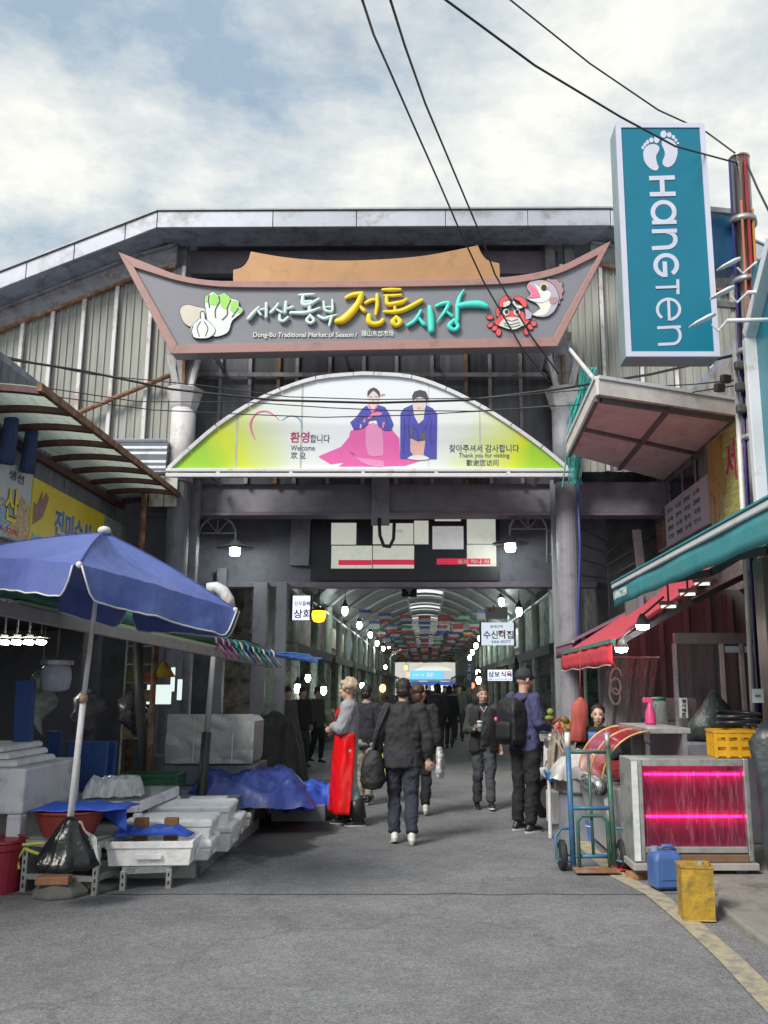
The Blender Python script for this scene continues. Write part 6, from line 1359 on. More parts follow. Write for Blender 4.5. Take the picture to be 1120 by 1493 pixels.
# lamps under the awnings
for i, (px, py, Y) in enumerate(((937, 911, 9.4), (906, 944, 9.6))):
    q = P(px, py, Y); o = top('spot_lamp', ('glowing spot lamp under the red awning beside its upper arm', 'glowing spot lamp at the lower corner of the red awning')[i], 'lamp', q)
    MB().lathe([(.02, -.05), (.06, -.04), (.07, 0), (.04, .05)], q, 14).build('bulb', m_bulb, o, smooth=True); MB().lathe([(.075, .0), (.05, .07), (.02, .12)], q, 14).build('holder', m_capk, o, smooth=True); MB().cyl(q + Vector((0, 0, .1)), q + Vector((.25, .05, .3)), .012, n=6).build('stalk', m_capk, o)
for i, (px, py) in enumerate(((1024, 851), (1003, 866), (975, 884))):
    q = P(px, py, 9.8); o = top('tube_light', 'slim lit tube light under the teal awning at the butcher shop', 'light', q, 'tube lights under the right awnings')
    MB().box(q, (.16, .04, .03), -.3).build('tube', glow('tube_dim', (0.85, 0.95, 0.8), 0.4), o, bevel=.006); MB().box(q + Vector((0, 0, .04)), (.2, .07, .04), -.3).build('housing', m_awgrey, o); MB().cyl(q + Vector((0, 0, .05)), q + Vector((0, 0, .3)), .012, n=6).build('rod', m_capk, o)

# ================================================================ tall lightbox sign and steel pole
YH = 9.0
tl, tr, bl, br = P(902, 181, YH), P(1030, 178, YH), P(914, 512, YH), P(1045, 515, YH)
xa, xb = P(905, 350, YH).x, P(1038, 350, YH).x
za_, zb_s = P(960, 520, YH).z, P(960, 180, YH).z
hsn = top('lightbox_sign', 'tall teal lightbox sign with white footprints and sideways lettering', 'sign', ((xa + xb) / 2, YH, za_))
m_hteal = mat('lightbox_teal', (0.0, 0.155, 0.245), .35, var=.06, scale=3)
m_hwht = mat('lightbox_white', (0.56, 0.56, 0.68), .4, var=.04)
MB().bx(xa, xb, YH + .01, YH + .3, za_, zb_s).build('case', mat('lightbox_case', (0.26, 0.36, 0.38), .45, .2, var=.1, dirt=(0.25, 0.27, 0.28), damt=.3), hsn, bevel=.008)
fw = .058
for x0, x1, z0, z1 in ((xa, xa + fw, za_, zb_s), (xb - fw, xb, za_, zb_s), (xa + fw, xb - fw, za_, za_ + fw * .95), (xa + fw, xb - fw, zb_s - fw, zb_s)): MB().bx(x0, x1, YH - .02, YH + .008, z0, z1).build('face_frame', m_hwht, hsn)
MB().bx(xa + fw, xb - fw, YH - .008, YH + .006, za_ + fw * .95, zb_s - fw).build('face_panel', m_hteal, hsn)
# letters as strokes in the face plane: local coords from photo pixels
kA = 995 / 120; kB = 1022 / 130
FA = lambda pts: [(920 + p[0] / kA, 180 + p[1] / kA) + tuple(q / kA for q in p[2:]) for p in pts]
FB = lambda pts: [(920 + p[0] / kB, 340 + p[1] / kB) + tuple(q / kB for q in p[2:]) for p in pts]
H3 = lambda px, py: P(px, py, YH - .012)
def ring(cx, cy, rx, ry, a0, a1, w_, n=14): return [(cx + rx * math.cos(rad(a0 + (a1 - a0) * i / n)), cy + ry * math.sin(rad(a0 + (a1 - a0) * i / n)), w_) for i in range(n + 1)]
def flatribbon(nm, lns):
    b = MB()
    for k, ln in enumerate(lns):
        L_ = [H3(p[0], p[1]) for p in ln]; rr = [p[2] * YH * 1.05 / F for p in ln]; Lf, Rt = [], []
        for i, p in enumerate(L_):
            d = (L_[min(i + 1, len(L_) - 1)] - L_[max(i - 1, 0)]).normalized(); n_ = Vector((-d.z, 0, d.x)) * rr[i]; Lf.append(p + n_); Rt.append(p - n_)
        off = -.0015 * k
        n0 = len(L_); b.add([q + Vector((0, off, 0)) for q in Lf + Rt], [(i, i + 1, n0 + i + 1, n0 + i) for i in range(n0 - 1)])
    o = b.build(nm, m_hwht, hsn); sm = o.modifiers.new('s', 'SOLIDIFY'); sm.thickness = .004; return o
flatribbon('letter', [FA([(220, 660, 30), (530, 650, 30)]), FA([(228, 855, 30), (540, 848, 30)]), FA([(372, 655, 30), (382, 850, 30)])])
flatribbon('letter', [FA(ring(395, 1065, 130, 120, 0, 360, 28, 28)), FA([(255, 1195, 27), (550, 1188, 27)])])
flatribbon('letter', [FA([(253, 1303, 27), (555, 1293, 27)]), FA([(430, 1300, 27)] + ring(430, 1400, 108, 95, -90, 90, 27, 16) + [(255, 1505, 27)])])
flatribbon('letter', [FB(ring(405, 362, 122, 115, 55, -265, 26, 30)), FB([(386, 322, 26), (394, 500, 26)]), ])
flatribbon('letter', [FB([(538, 525, 17), (540, 695, 17)]), FB([(283, 620, 16), (530, 612, 16)])])
flatribbon('letter', [FB(ring(432, 868, 128, 118, -235, 85, 17, 28)), FB([(430, 755, 16), (440, 1000, 16)])])
flatribbon('letter', [FB([(302, 1080, 17), (572, 1067, 17)]), FB([(480, 1072, 17)] + ring(485, 1168, 80, 95, -90, 90, 17, 14) + [(312, 1272, 17)])])
def fpoly(nm, pts): MB().prism([P(a, b_, YH - .014) for a, b_ in crv(pts + [pts[0]], 4)[:-1]], (0, .005, 0)).build(nm, m_hwht, hsn)
fpoly('left_foot', [(920 + a / kA, 180 + b_ / kA) for a, b_ in ((280, 243), (335, 270), (340, 320), (305, 390), (315, 470), (335, 530), (300, 565), (230, 535), (170, 460), (150, 370), (165, 300), (215, 255))])
fpoly('right_foot', [(920 + a / kA, 180 + b_ / kA) for a, b_ in ((440, 175), (520, 215), (560, 290), (560, 380), (520, 480), (450, 525), (395, 500), (385, 450), (410, 380), (405, 320), (375, 250), (385, 195))])
for cx, cy, rx, ry in ((312, 190, 34, 44), (247, 197, 27, 30), (200, 222, 19, 27), (170, 252, 18, 24), (145, 287, 16, 22), (395, 125, 38, 44), (464, 132, 28, 32), (513, 160, 21, 25), (543, 197, 18, 20), (568, 234, 15, 13)):
    MB().prism([P(920 + a / kA, 180 + b_ / kA, YH - .014) for a, b_ in ov(cx, cy, rx, ry, 0, 14)], (0, .005, 0)).build('toe', m_hwht, hsn)
# steel pole; coloured tubes added in place of its reflections
pxl = P(1078, 232, 9.5); pbx = P(1094, 700, 9.5).x
m_steel = mat('polished_steel', (0.52, 0.42, 0.37), .22, 1.0, var=.12, scale=3, stretch=(6, 6, .3))
pole = top('utility_pole', 'polished steel pole with added coloured tubes standing in for reflections', 'pole', (pxl.x + .02, 9.5, 0))
MB().cyl((pbx, 9.5, 0), (pxl.x, 9.5, pxl.z), .125, .115, 20).build('shaft', m_steel, pole, smooth=True)
MB().lathe([(.118, 0), (.12, .02), (.07, .05), (.01, .06)], (pxl.x, 9.5, pxl.z), 16).build('cap', m_steel, pole, smooth=True)
for dx, dy, r_, zt5, c_ in ((-.13, -.04, .016, pxl.z - .02, (0.03, 0.03, 0.18)), (.02, -.13, .02, pxl.z - .05, (0.22, 0.025, 0.03)), (-.05, -.125, .014, pxl.z - .6, (0.4, 0.15, 0.08)), (.08, -.105, .016, pxl.z - .7, (0.42, 0.18, 0.04)), (-.16, .02, .03, pxl.z - 1.6, (0.6, 0.58, 0.55))):
    f = lambda z: pbx + (pxl.x - pbx) * z / pxl.z
    MB().cyl((f(0) + dx, 9.5 + dy, .0), (f(zt5) + dx, 9.5 + dy, zt5), r_, n=8).build('conduit_like_reflection', mat('conduit_like_reflection_%d' % int(c_[0] * 100 + c_[2] * 1000), c_, .35), pole, smooth=True)
for z in (pxl.z - .8, pxl.z - 1.55, pxl.z - 2.4, pxl.z - 3.4): MB().cyl((f(z), 9.5, z - .03), (f(z), 9.5, z + .03), .155, n=18).build('strap', m_galv, pole, smooth=True)
for z in (4.6, 4.85, 5.1): MB().box((f(z) - .16, 9.42, z), (.1, .08, .1)).build('insulator', m_capk, pole, bevel=.02)
q = P(1052, 348, 9.6); o = top('pole_sign', 'plain blue box sign between the steel pole and tall lightbox', 'sign', q)
a, c = P(1036, 390, 9.62), P(1070, 305, 9.62); MB().bx(a.x, c.x, 9.62, 9.9, a.z, c.z).build('box', mat('box_blue', (0.015, 0.15, 0.33), .4, var=.1), o, bevel=.02)
MB().bx(a.x - .4, c.x + .3, 9.7, 9.78, c.z - .15, c.z - .08).build('bracket', m_galv, o); MB().bx(a.x - .4, c.x + .3, 9.7, 9.78, a.z + .08, a.z + .15).build('bracket', m_galv, o)
MB().beam((xb - .1, YH + .4, za_ + .8), (pbx, 9.5, za_ + .8), .06, .06).build('bracket', m_galv, hsn); MB().beam((xb - .1, YH + .4, zb_s - .8), (pbx, 9.5, zb_s - .8), .06, .06).build('bracket', m_galv, hsn)
# ================================================================ butcher's coolers and things by the right kerb
m_alu = mat('worn_aluminium', (0.42, 0.43, 0.43), .4, .5, var=.15, scale=8, dirt=(0.22, 0.24, 0.22), damt=.4, dscale=7)
Yc = 7.9
xl_, xr_ = P(922, 1180, Yc).x, P(1096, 1180, Yc).x
zb_c, zt_c = P(1000, 1262, Yc).z, P(1000, 1106, Yc).z
co = top('display_cooler', 'glass fronted meat cooler glowing pink beside the blue jerrycan', 'cooler', ((xl_ + xr_) / 2, Yc, .06))
D_c = .45
fx = .1
for x0, x1, nm in ((xl_, xl_ + fx, 'side_frame'), (xr_ - .045, xr_, 'side_frame')): MB().bx(x0, x1, Yc, Yc + D_c, zb_c + .03, zt_c).build(nm, m_alu, co, bevel=.008)
MB().bx(xl_ + .004, xl_ + fx * .55, Yc - .012, Yc - .001, zb_c + .04, zt_c - .02).build('white_trim', mat('marble_trim', (0.6, 0.62, 0.62), .4, var=.2, scale=12), co)
MB().bx(xl_ + fx + .002, xr_ - .047, Yc, Yc + D_c, zt_c - .06, zt_c - .002).build('top_rail', m_alu, co, bevel=.006)
for i, (z0, z1) in enumerate(((zb_c + .1, zb_c + .15), (zb_c + .03, zb_c + .09))): MB().bx(xl_ + fx + .002, xr_ - .047, Yc - .01 * i, Yc + D_c, z0, z1).build('bottom_rail', (m_alu, mat('brown_rail', (0.2, 0.12, 0.07), .5, .2))[i], co, bevel=.005)
MB().bx(xl_ - .02, xr_ + .02, Yc - .05, Yc + D_c, zb_c - .03, zb_c + .025).build('base_plank', m_awgrey, co, bevel=.006)
for x in (xl_ + .06, xr_ - .1): MB().bx(x - .05, x + .05, Yc + .03, Yc + .13, .06, zb_c - .032).build('leg', m_dark, co); MB().bx(x - .05, x + .05, Yc + D_c - .15, Yc + D_c - .05, .06, zb_c - .032).build('leg', m_dark, co)
z0i, z1i = zb_c + .152, zt_c - .062
m_pinkin = mat('cooler_inside', (0.6, 0.08, 0.18), .5, var=.25, scale=9)
MB().bx(xl_ + fx + .003, xr_ - .048, Yc + D_c - .04, Yc + D_c - .01, z0i, z1i).build('inner_back', m_pinkin, co)
m_pinkl = glow('pink_tube', (1.0, 0.03, 0.3), 6.0)
for zz in (z1i - .07, z0i + (z1i - z0i) * .36): MB().tube([(xl_ + fx + .03, Yc + .07, zz), (xr_ - .06, Yc + .07, zz)], .011, 8).build('pink_tube', m_pinkl, co, smooth=True)
m_meat = mat('dark_meat', (0.2, 0.03, 0.05), .35, var=.5, scale=14, bump=.4, bscale=20)
for i in range(5):
    b = MB(); b.ell((xl_ + .22 + .17 * i, Yc + .3, z0i + .16), (.085, .12, .14 + .03 * (i % 2)), 12, 8); b.noise(.03, 8, i); b.build('meat_cut', m_meat, co, smooth=True)
for i in range(5):
    b = MB(); b.ell((xl_ + .22 + .17 * i, Yc + .34, z0i + .48), (.08, .1, .1), 12, 8); b.noise(.03, 8, i + 9); b.build('meat_cut', m_meat, co, smooth=True)
MB().bx(xl_ + fx + .004, xr_ - .05, Yc + .12, Yc + D_c - .05, z0i + .335, z0i + .345).build('shelf', m_alu, co)
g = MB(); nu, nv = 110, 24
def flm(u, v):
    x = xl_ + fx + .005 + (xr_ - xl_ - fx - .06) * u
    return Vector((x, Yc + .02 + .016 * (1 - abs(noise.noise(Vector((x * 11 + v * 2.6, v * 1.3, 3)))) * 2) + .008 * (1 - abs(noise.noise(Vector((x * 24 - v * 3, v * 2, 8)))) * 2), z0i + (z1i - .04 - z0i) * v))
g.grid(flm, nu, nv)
mf = bpy.data.materials.new('pink_film'); mf.use_nodes = True; t = mf.node_tree; b = t.nodes['Principled BSDF']
b.inputs['Base Color'].default_value = (0.6, 0.03, 0.16, 1); b.inputs['Roughness'].default_value = .25
tp_ = t.nodes.new('ShaderNodeBsdfTransparent'); tp_.inputs[0].default_value = (1, .55, .7, 1); tl_ = t.nodes.new('ShaderNodeBsdfTranslucent'); tl_.inputs[0].default_value = (.5, .04, .16, 1)
m1_ = t.nodes.new('ShaderNodeMixShader'); m1_.inputs[0].default_value = .5; t.links.new(b.outputs[0], m1_.inputs[1]); t.links.new(tl_.outputs[0], m1_.inputs[2])
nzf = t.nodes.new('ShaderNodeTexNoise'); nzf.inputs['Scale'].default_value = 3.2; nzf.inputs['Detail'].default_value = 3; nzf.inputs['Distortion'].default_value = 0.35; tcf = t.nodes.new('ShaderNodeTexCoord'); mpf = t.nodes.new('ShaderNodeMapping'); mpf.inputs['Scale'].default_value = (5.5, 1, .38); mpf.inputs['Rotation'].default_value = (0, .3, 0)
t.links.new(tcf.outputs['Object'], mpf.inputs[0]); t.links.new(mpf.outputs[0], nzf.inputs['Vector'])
rpf = t.nodes.new('ShaderNodeValToRGB'); t.links.new(nzf.outputs[0], rpf.inputs[0]); ef = rpf.color_ramp.elements; ef[0].position = .47; ef[0].color = (0.3, 0.008, 0.07, 1); ef[1].position = .53; ef[1].color = (0.3, 0.008, 0.07, 1); xf_ = ef.new(.5); xf_.color = (0.6, 0.22, 0.32, 1)  # pale streaks painted in place of shiny crinkle highlights
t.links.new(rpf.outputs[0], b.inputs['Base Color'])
m2_ = t.nodes.new('ShaderNodeMixShader'); m2_.inputs[0].default_value = .72; t.links.new(tp_.outputs[0], m2_.inputs[1]); t.links.new(m1_.outputs[0], m2_.inputs[2]); t.links.new(m2_.outputs[0], t.nodes['Material Output'].inputs[0])
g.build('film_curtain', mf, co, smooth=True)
MB().bx(xl_ + fx + .006, xr_ - .05, Yc + .003, Yc + .008, z0i, z1i).build('front_glass', film('cooler_glass', (0.2, 0.2, 0.2), .04, .05), co)
# curved glass case behind it
cc = top('deli_case', 'curved glass meat case with red trays behind the pink cooler', 'case', (2.05, 9.6, .06))
ya_c, yb_c = 8.45, 9.7
xs0, xs1 = 1.62, 2.35
m_side = mat('case_grey', (0.4, 0.4, 0.43), .4, var=.08); m_chrome = mat('chrome_bumper', (0.6, 0.6, 0.6), .2, .9, var=.1)
pr_ = [(xs0 + .12, .06), (xs0 + .02, .5), (xs0 - .02, .68), (xs1, .72), (xs1, .06)]
MB().prism([(x, ya_c, z) for x, z in pr_], (0, yb_c - ya_c, 0)).build('base', m_side, cc, bevel=.015)
MB().tube([(xs0 - .03, ya_c - .03, .7), (xs0 - .03, yb_c, .7)], .075, 12).build('bumper', m_chrome, cc, smooth=True)
gp = [(xs0 + (xs1 - .28 - xs0) * (1 - math.cos(PI / 2 * i / 12)) , .77 + .42 * math.sin(PI / 2 * i / 12) ** 1.15) for i in range(13)]
b = MB(); vs = [(x, y, z) for x, z in gp for y in (ya_c + .02, yb_c)]; b.add(vs, [(2 * i, 2 * i + 2, 2 * i + 3, 2 * i + 1) for i in range(12)])
b.build('curved_glass', film('red_tint_reflection_glass', (0.55, 0.03, 0.06), .8, .1), cc, smooth=True)  # reflection of the red awning is put into the glass colour
for y in (ya_c, ya_c + .6, yb_c): MB().tube([(x, y, z) for x, z in gp], .009, 6).build('glass_frame', mat('gold_trim', (0.5, 0.35, 0.12), .4, .3), cc, smooth=True)
MB().bx(gp[-1][0] - .02, xs1 + .1, ya_c, yb_c, gp[-1][1] - .02, gp[-1][1] + .03).build('top_board', m_alu, cc, bevel=.008)
MB().bx(xs1 + .02, xs1 + .06, ya_c, yb_c, .73, gp[-1][1] - .022).build('rear_panel', m_dark, cc)
for i in range(3):
    b = MB(); b.ell((xs0 + .38, ya_c + .2 + .3 * i, .8), (.28, .17, .07), 12, 6); b.noise(.02, 9, i + 30); b.build('meat_tray', mat('fresh_meat', (0.45, 0.05, 0.06), .35, var=.4, scale=15), cc, smooth=True)
zt_d = gp[-1][1] + .031
# things on the case
q = Vector((P(949, 1058, 9.2).x, 9.2, zt_d)); o = top('spray_bottle', 'pink spray bottle standing on the meat case', 'bottle', q)
MB().lathe([(.05, 0), (.055, .03), (.05, .12), (.025, .18), (.02, .22)], q, 14).build('bottle', mat('pink_plastic', (0.6, 0.06, 0.2), .4), o, smooth=True); MB().box(q + Vector((-.02, 0, .24)), (.1, .03, .05)).build('trigger', MC['pink_plastic'], o, bevel=.008)
q = Vector((P(961, 1060, 9.5).x, 9.5, zt_d)); o = top('plastic_jar', 'clear plastic jar with green lid on the meat case', 'jar', q); MB().lathe([(.075, 0), (.095, .02), (.095, .2), (.08, .235)], q, 18).build('jar', film('jar_film', (0.35, 0.4, 0.38), .35), o, smooth=True); MB().lathe([(.088, .237), (.088, .262), (.03, .27)], q, 18).build('lid', mat('green_lid', (0.01, 0.12, 0.05), .4), o, smooth=True)
# stacked boxes against the inner wall
m_box = mat('grey_foam', (0.36, 0.36, 0.37), .75, var=.1, dirt=(0.25, 0.24, 0.23), damt=.3)
for i in range(5):
    for j in range(2):
        x = P(962 + 26 * j, 1000, 11.4).x; tag(rbox(MB(), (x + R.uniform(-.02, .02), 11.4, .06 + .28 * i), .34, .45, [(0.01, 0), (0, .03), (0, .26), (.01, .275)], R.uniform(-.06, .06)).build('foam_carton', m_box, bevel=.012), 'grey foam carton stacked against the wall behind the meat case', 'carton', 'foam cartons stacked behind the meat case')
# plastic curtain
o = tag(MB().grid(lambda u, v: P(872 + 75 * u + 12 * (1 - v), 960 + 110 * v, 11.9 - .3 * u) + Vector((0, .05 * math.sin(22 * u), 0)), 40, 8).build('plastic_curtain', film('curtain_film', (0.42, 0.43, 0.42), .45, .2), smooth=True), 'clear crinkled plastic curtain hanging behind the red awning', 'curtain')
tag(MB().cyl(P(860, 958, 11.92), P(962, 958, 11.58), .015, n=6).build('curtain_rail', m_galv), 'thin metal rail carrying the plastic curtain', 'rail')
q = P(898, 985, 11.3); tag(MB().tube([q + Vector((.07 * math.cos(a) , 0.01 * a, .13 * math.sin(a) - .02 * a)) for a in [i * .6 for i in range(26)]], .014, 6).tube([q + Vector((0, 0, .12)), q + Vector((0, .5, .4))], .01, 5).build('rope_coil', m_trim, smooth=True), 'white rope coil hanging on the plastic curtain', 'rope')
# glass showcase with sliding doors
gs = top('glass_doors', 'tall framed glass doors standing behind the pink cooler', 'doors', (P(1040, 1100, 10.2).x, 10.2, .06))
zt_g = P(1000, 938, 10.2).z
xs_ = [P(px, 1000, 10.2).x for px in (987, 1056, 1085, 1108)]
for i, x in enumerate(xs_): MB().bx(x - .02, x + .02, 10.2, 10.26, .06, zt_g).build('stile', (m_beamg, mat('pale_stile', (0.5, 0.46, 0.45), .45), MC['pale_stile'] if 'pale_stile' in MC else m_beamg, m_beamg)[i], gs)
MB().bx(xs_[0], xs_[3], 10.19, 10.27, zt_g, zt_g + .12).build('head_rail', mat('door_head', (0.25, 0.23, 0.22), .4, .3), gs)
for x0, x1 in ((xs_[1] + .03, xs_[2] - .03), (xs_[2] + .03, xs_[3] - .03)): MB().bx(x0, x1, 10.17, 10.188, zt_g - .1, zt_g - .03).build('door_top', mat('pale_blue_rail', (0.5, 0.6, 0.72), .4), gs)
for x0, x1 in zip(xs_[:-1], xs_[1:]): MB().bx(x0 + .022, x1 - .022, 10.225, 10.235, .1, zt_g - .002).build('pane', film('door_glass', (0.3, 0.32, 0.32), .12, .06), gs)
q = P(1000, 1040, 10.1); o = top('notice_strip', 'narrow white notice with upright letters on the glass door stile', 'notice', q)
a, c = P(992, 1048, 10.15), P(1002, 1017, 10.15); MB().bx(a.x, c.x, 10.15, 10.17, a.z, c.z).build('plate', m_wht, o)
for i, s_ in enumerate('정사제조'): tline('lettering', s_, 994, 1019 + 6.6 * i, 1000.5, 1024.5 + 6.6 * i, 10.145, m_blk, o, .02, .002)
tag(MB().box(P(998, 1062, 10.1), (.1, .06, .24)).build('card_reader', m_capk, bevel=.015), 'black box fixed under the white notice', 'box')
def lump(px, py, Y, r_, m, label, nm, cat, seed, fl=1.0):
    q = P(px, py, Y); b = MB().ell(q, r_, 20, 12).noise(.06, 5, seed); return tag(b.build(nm, m, smooth=True), label, cat)
b = MB().loft([(P(1037, 1078, 9.6) + Vector((0, 0, .0)), .26, .18, 0), (P(1037, 1055, 9.6), .27, .18, .1), (P(1040, 1030, 9.6), .16, .12, .2), (P(1042, 1014, 9.6), .05, .04, .3), (P(1043, 1008, 9.6), .02, .02, .3)], 24).noise(.05, 6, 4)
tag(b.build('net_bag', mat('dark_green_bag', (0.05, 0.065, 0.06), .35, var=.5, scale=14, bump=.5, bscale=25), smooth=True), 'dark tied plastic bag sitting above the cooler by the doors', 'bag')
q = P(1037, 1080, 9.6); tag(MB().bx(q.x - .4, q.x + .4, 9.3, 9.9, .06, q.z).build('back_counter', m_dark, bevel=.02), 'dark back counter behind the pink cooler', 'counter')
# yellow crate and hose on the cooler
a = P(1076, 1106, Yc + .1); crate((a.x + .03, Yc + .24, zt_c + .002), .42, .36, .235, m_ycr, 'yellow slatted crate on top of the pink cooler', -.12, 3, 4)
q = Vector((a.x + .03, Yc + .24, zt_c + .25)); tag(MB().tube([q + Vector((.19 * math.cos(t_) + .05, .14 * math.sin(t_), .015 + .004 * i)) for i, t_ in enumerate([j * .5 for j in range(32)])], .017, 7).build('hose_coil', mat('black_hose', (0.02, 0.025, 0.03), .3), smooth=True), 'coil of black hose lying over the yellow crate', 'hose')
# dark coat hanging at the right
q = P(1118, 1062, 7.6); b = MB().loft([(q + Vector((.02, 0, .05)), .06, .06, 0), (q + Vector((.05, 0, -.1)), .17, .1, 0), (q + Vector((.05, 0, -.5)), .18, .12, .1), (q + Vector((.06, 0, -.95)), .16, .1, .1), (q + Vector((.07, 0, -1.2)), .12, .09, .1)], 30).noise(.05, 5, 7)
tag(b.build('dark_coat', mat('dark_vinyl', (0.035, 0.045, 0.05), .35, var=.3, bump=.4, bscale=15), smooth=True), 'dark grey vinyl cover hanging at the shop column', 'cover')
q = P(1105, 1014, 8.0); o = top('price_tag', 'small white price tag hanging near the shop column', 'tag', q); MB().box(q, (.1, .01, .12), .1).build('card', m_wht, o); tline('lettering', '정육점', 1101, 1012, 1109, 1016, 7.985, m_blk, o, .02, .002)
MB().cyl(q + Vector((0, 0, .06)), (q.x, q.y, 2.4), .006, n=5).build('string', m_capk, o)
# blue jerrycan
q = G(977, 1302); q.z = .012; jc = top('jerrycan', 'blue plastic jerrycan standing on the kerb line', 'jerrycan', q); q = q + Vector((0, .12, 0))
m_jer = mat('blue_jerrycan', (0.055, 0.12, 0.32), .45, var=.12, scale=6, bump=.15, bscale=12)
rbox(MB(), q, .24, .2, [(.025, 0), (0, .03), (0, .25), (.03, .285), (.06, .293)], .12).build('body', m_jer, jc, bevel=.025)
MB().tube([q + Vector((-.02, 0, .285)), q + Vector((-.01, 0, .32)), q + Vector((.06, .01, .32)), q + Vector((.09, .01, .285))], .018, 8).build('handle', m_jer, jc, smooth=True); MB().cyl(q + Vector((-.075, 0, .28)), q + Vector((-.075, 0, .32)), .032, n=12).build('cap', mat('blue_cap', (0.2, 0.28, 0.45), .4), jc)
MB().box(q + Vector((.01, -.103, .16)), (.13, .008, .16), .12).build('side_panel', m_jer, jc, bevel=.003)
# yellow square tin
q = G(1024, 1346); q.z = .012; yc_ = top('square_tin', 'battered yellow square tin next to the blue jerrycan', 'tin', q); q = q + Vector((0, .12, 0))
m_tin = mat('yellow_tin', (0.45, 0.27, 0.025), .5, var=.2, scale=7, dirt=(0.2, 0.14, 0.03), damt=.55, dscale=9, bump=.4, bscale=18)
rbox(MB(), q, .225, .22, [(0.0, 0), (0.004, .008), (.004, .17), (.004, .335), (-.003, .345), (-.003, .355), (.006, .356), (.006, .34)], -.1).noise(.004, 14, 3).build('body', m_tin, yc_)
MB().cyl(q + Vector((.06, .06, .335)), q + Vector((.06, .06, .36)), .025, n=12).build('cap', m_galv, yc_)
q = G(918, 1268); tag(MB().grid(lambda u, v: Vector((q.x - .13 + .3 * u, q.y - .15 + .5 * v, .02 + .008 * math.sin(9 * u + 4 * v))), 8, 6).build('red_mat', mat('red_mat_rubber', (0.5, 0.03, 0.035), .6), solid=.006), 'red mat scrap on the ground under the cooler', 'mat')
q = G(938, 1284); tag(MB().box(q + Vector((-.02, .1, .03)), (.14, .16, .05), .5).build('wood_wedge', MC['wood_offcut'], bevel=.006), 'small wooden wedge by the cooler leg', 'wedge')
# ---------------------------------------------------------------- hand truck
hb = G(855, 1272); ht = top('hand_truck', 'blue and green steel hand truck parked upright beside the cooler', 'hand truck', hb)
m_hblue = mat('chipped_blue', (0.04, 0.13, 0.32), .45, var=.2, scale=10, dirt=(0.03, 0.13, 0.09), damt=.5, dscale=7); m_hgreen = mat('chipped_green', (0.02, 0.11, 0.08), .45, var=.25, scale=10, dirt=(0.12, 0.1, 0.07), damt=.4, dscale=9)
Yh = hb.y; k = (Yh + .0) ; lx = P(826, 1180, Yh).x; rx = P(884, 1180, Yh).x; lt = P(828, 1068, Yh + .12); rt = P(886, 1068, Yh + .12); zt6 = lt.z
lean = lambda z: Yh + .02 + .14 * z / zt6
lxa, rxa = lt.x, rt.x
def hp(x, z, dy=0): return Vector((x, lean(z) + dy, z))
for x in (lxa, rxa):
    MB().tube([hp(x, .06), hp(x, zt6 - .14)], .025, 10).build('rail', m_hblue if x == lxa else m_hgreen, ht, smooth=True); MB().tube([hp(x, zt6 - .14), hp(x, zt6)], .026, 10).build('grip', m_galv if x == rxa else m_post, ht, smooth=True)
for z, mm in ((zt6 - .17, m_hgreen), (.53, m_hblue), (.13, m_hblue)): MB().tube([hp(lxa, z), hp(rxa, z)], .018, 8).build('crossbar', mm, ht, smooth=True)
xm = (lxa + rxa) / 2; MB().tube([hp(xm, .13), hp(xm, zt6 - .17)], .014, 8).build('centre_rod', m_hgreen, ht, smooth=True)
pl_ = [hp(lxa + .05, .05, -.03), hp(lxa + .05, .42, -.03), hp(lxa + .09, .47, -.03), hp(rxa - .09, .47, -.03), hp(rxa - .05, .42, -.03), hp(rxa - .05, .05, -.03)]
MB().tube(pl_, .016, 8).build('folding_frame', m_hgreen, ht, smooth=True)
MB().box((xm, Yh - .06, .035), (rxa - lxa + .02, .2, .02)).build('toe_plate', m_rust, ht, bevel=.004)
for s_, x in ((-1, lxa), (1, rxa)):
    w_ = MB(); cx = x + s_ * .085; w_.tube([(cx - .035, Yh + .1, .13), (cx - .02, Yh + .1, .13), (cx + .02, Yh + .1, .13), (cx + .035, Yh + .1, .13)], [.1, .13, .13, .1], 24)
    wo_ = w_.build('wheel', mat('rubber_tyre', (0.02, 0.02, 0.022), .7, var=.2), ht, smooth=False, bevel=.006); MB().cyl((cx - .038, Yh + .1, .13), (cx + .038, Yh + .1, .13), .06, n=16).build('hub', m_galv, wo_)
    MB().tube([hp(x, .36), Vector((x + s_ * .09, lean(.36) + .0, .36)), Vector((x + s_ * .15, Yh + .03, .3)), Vector((x + s_ * .15, Yh + .0, .12)), Vector((x + s_ * .06, Yh, .09)), hp(x, .1)], .013, 8).build('wheel_guard', m_hblue, ht, smooth=True)
MB().cyl((lxa - .12, Yh + .1, .13), (rxa + .12, Yh + .1, .13), .012, n=8).build('axle', m_galv, ht)
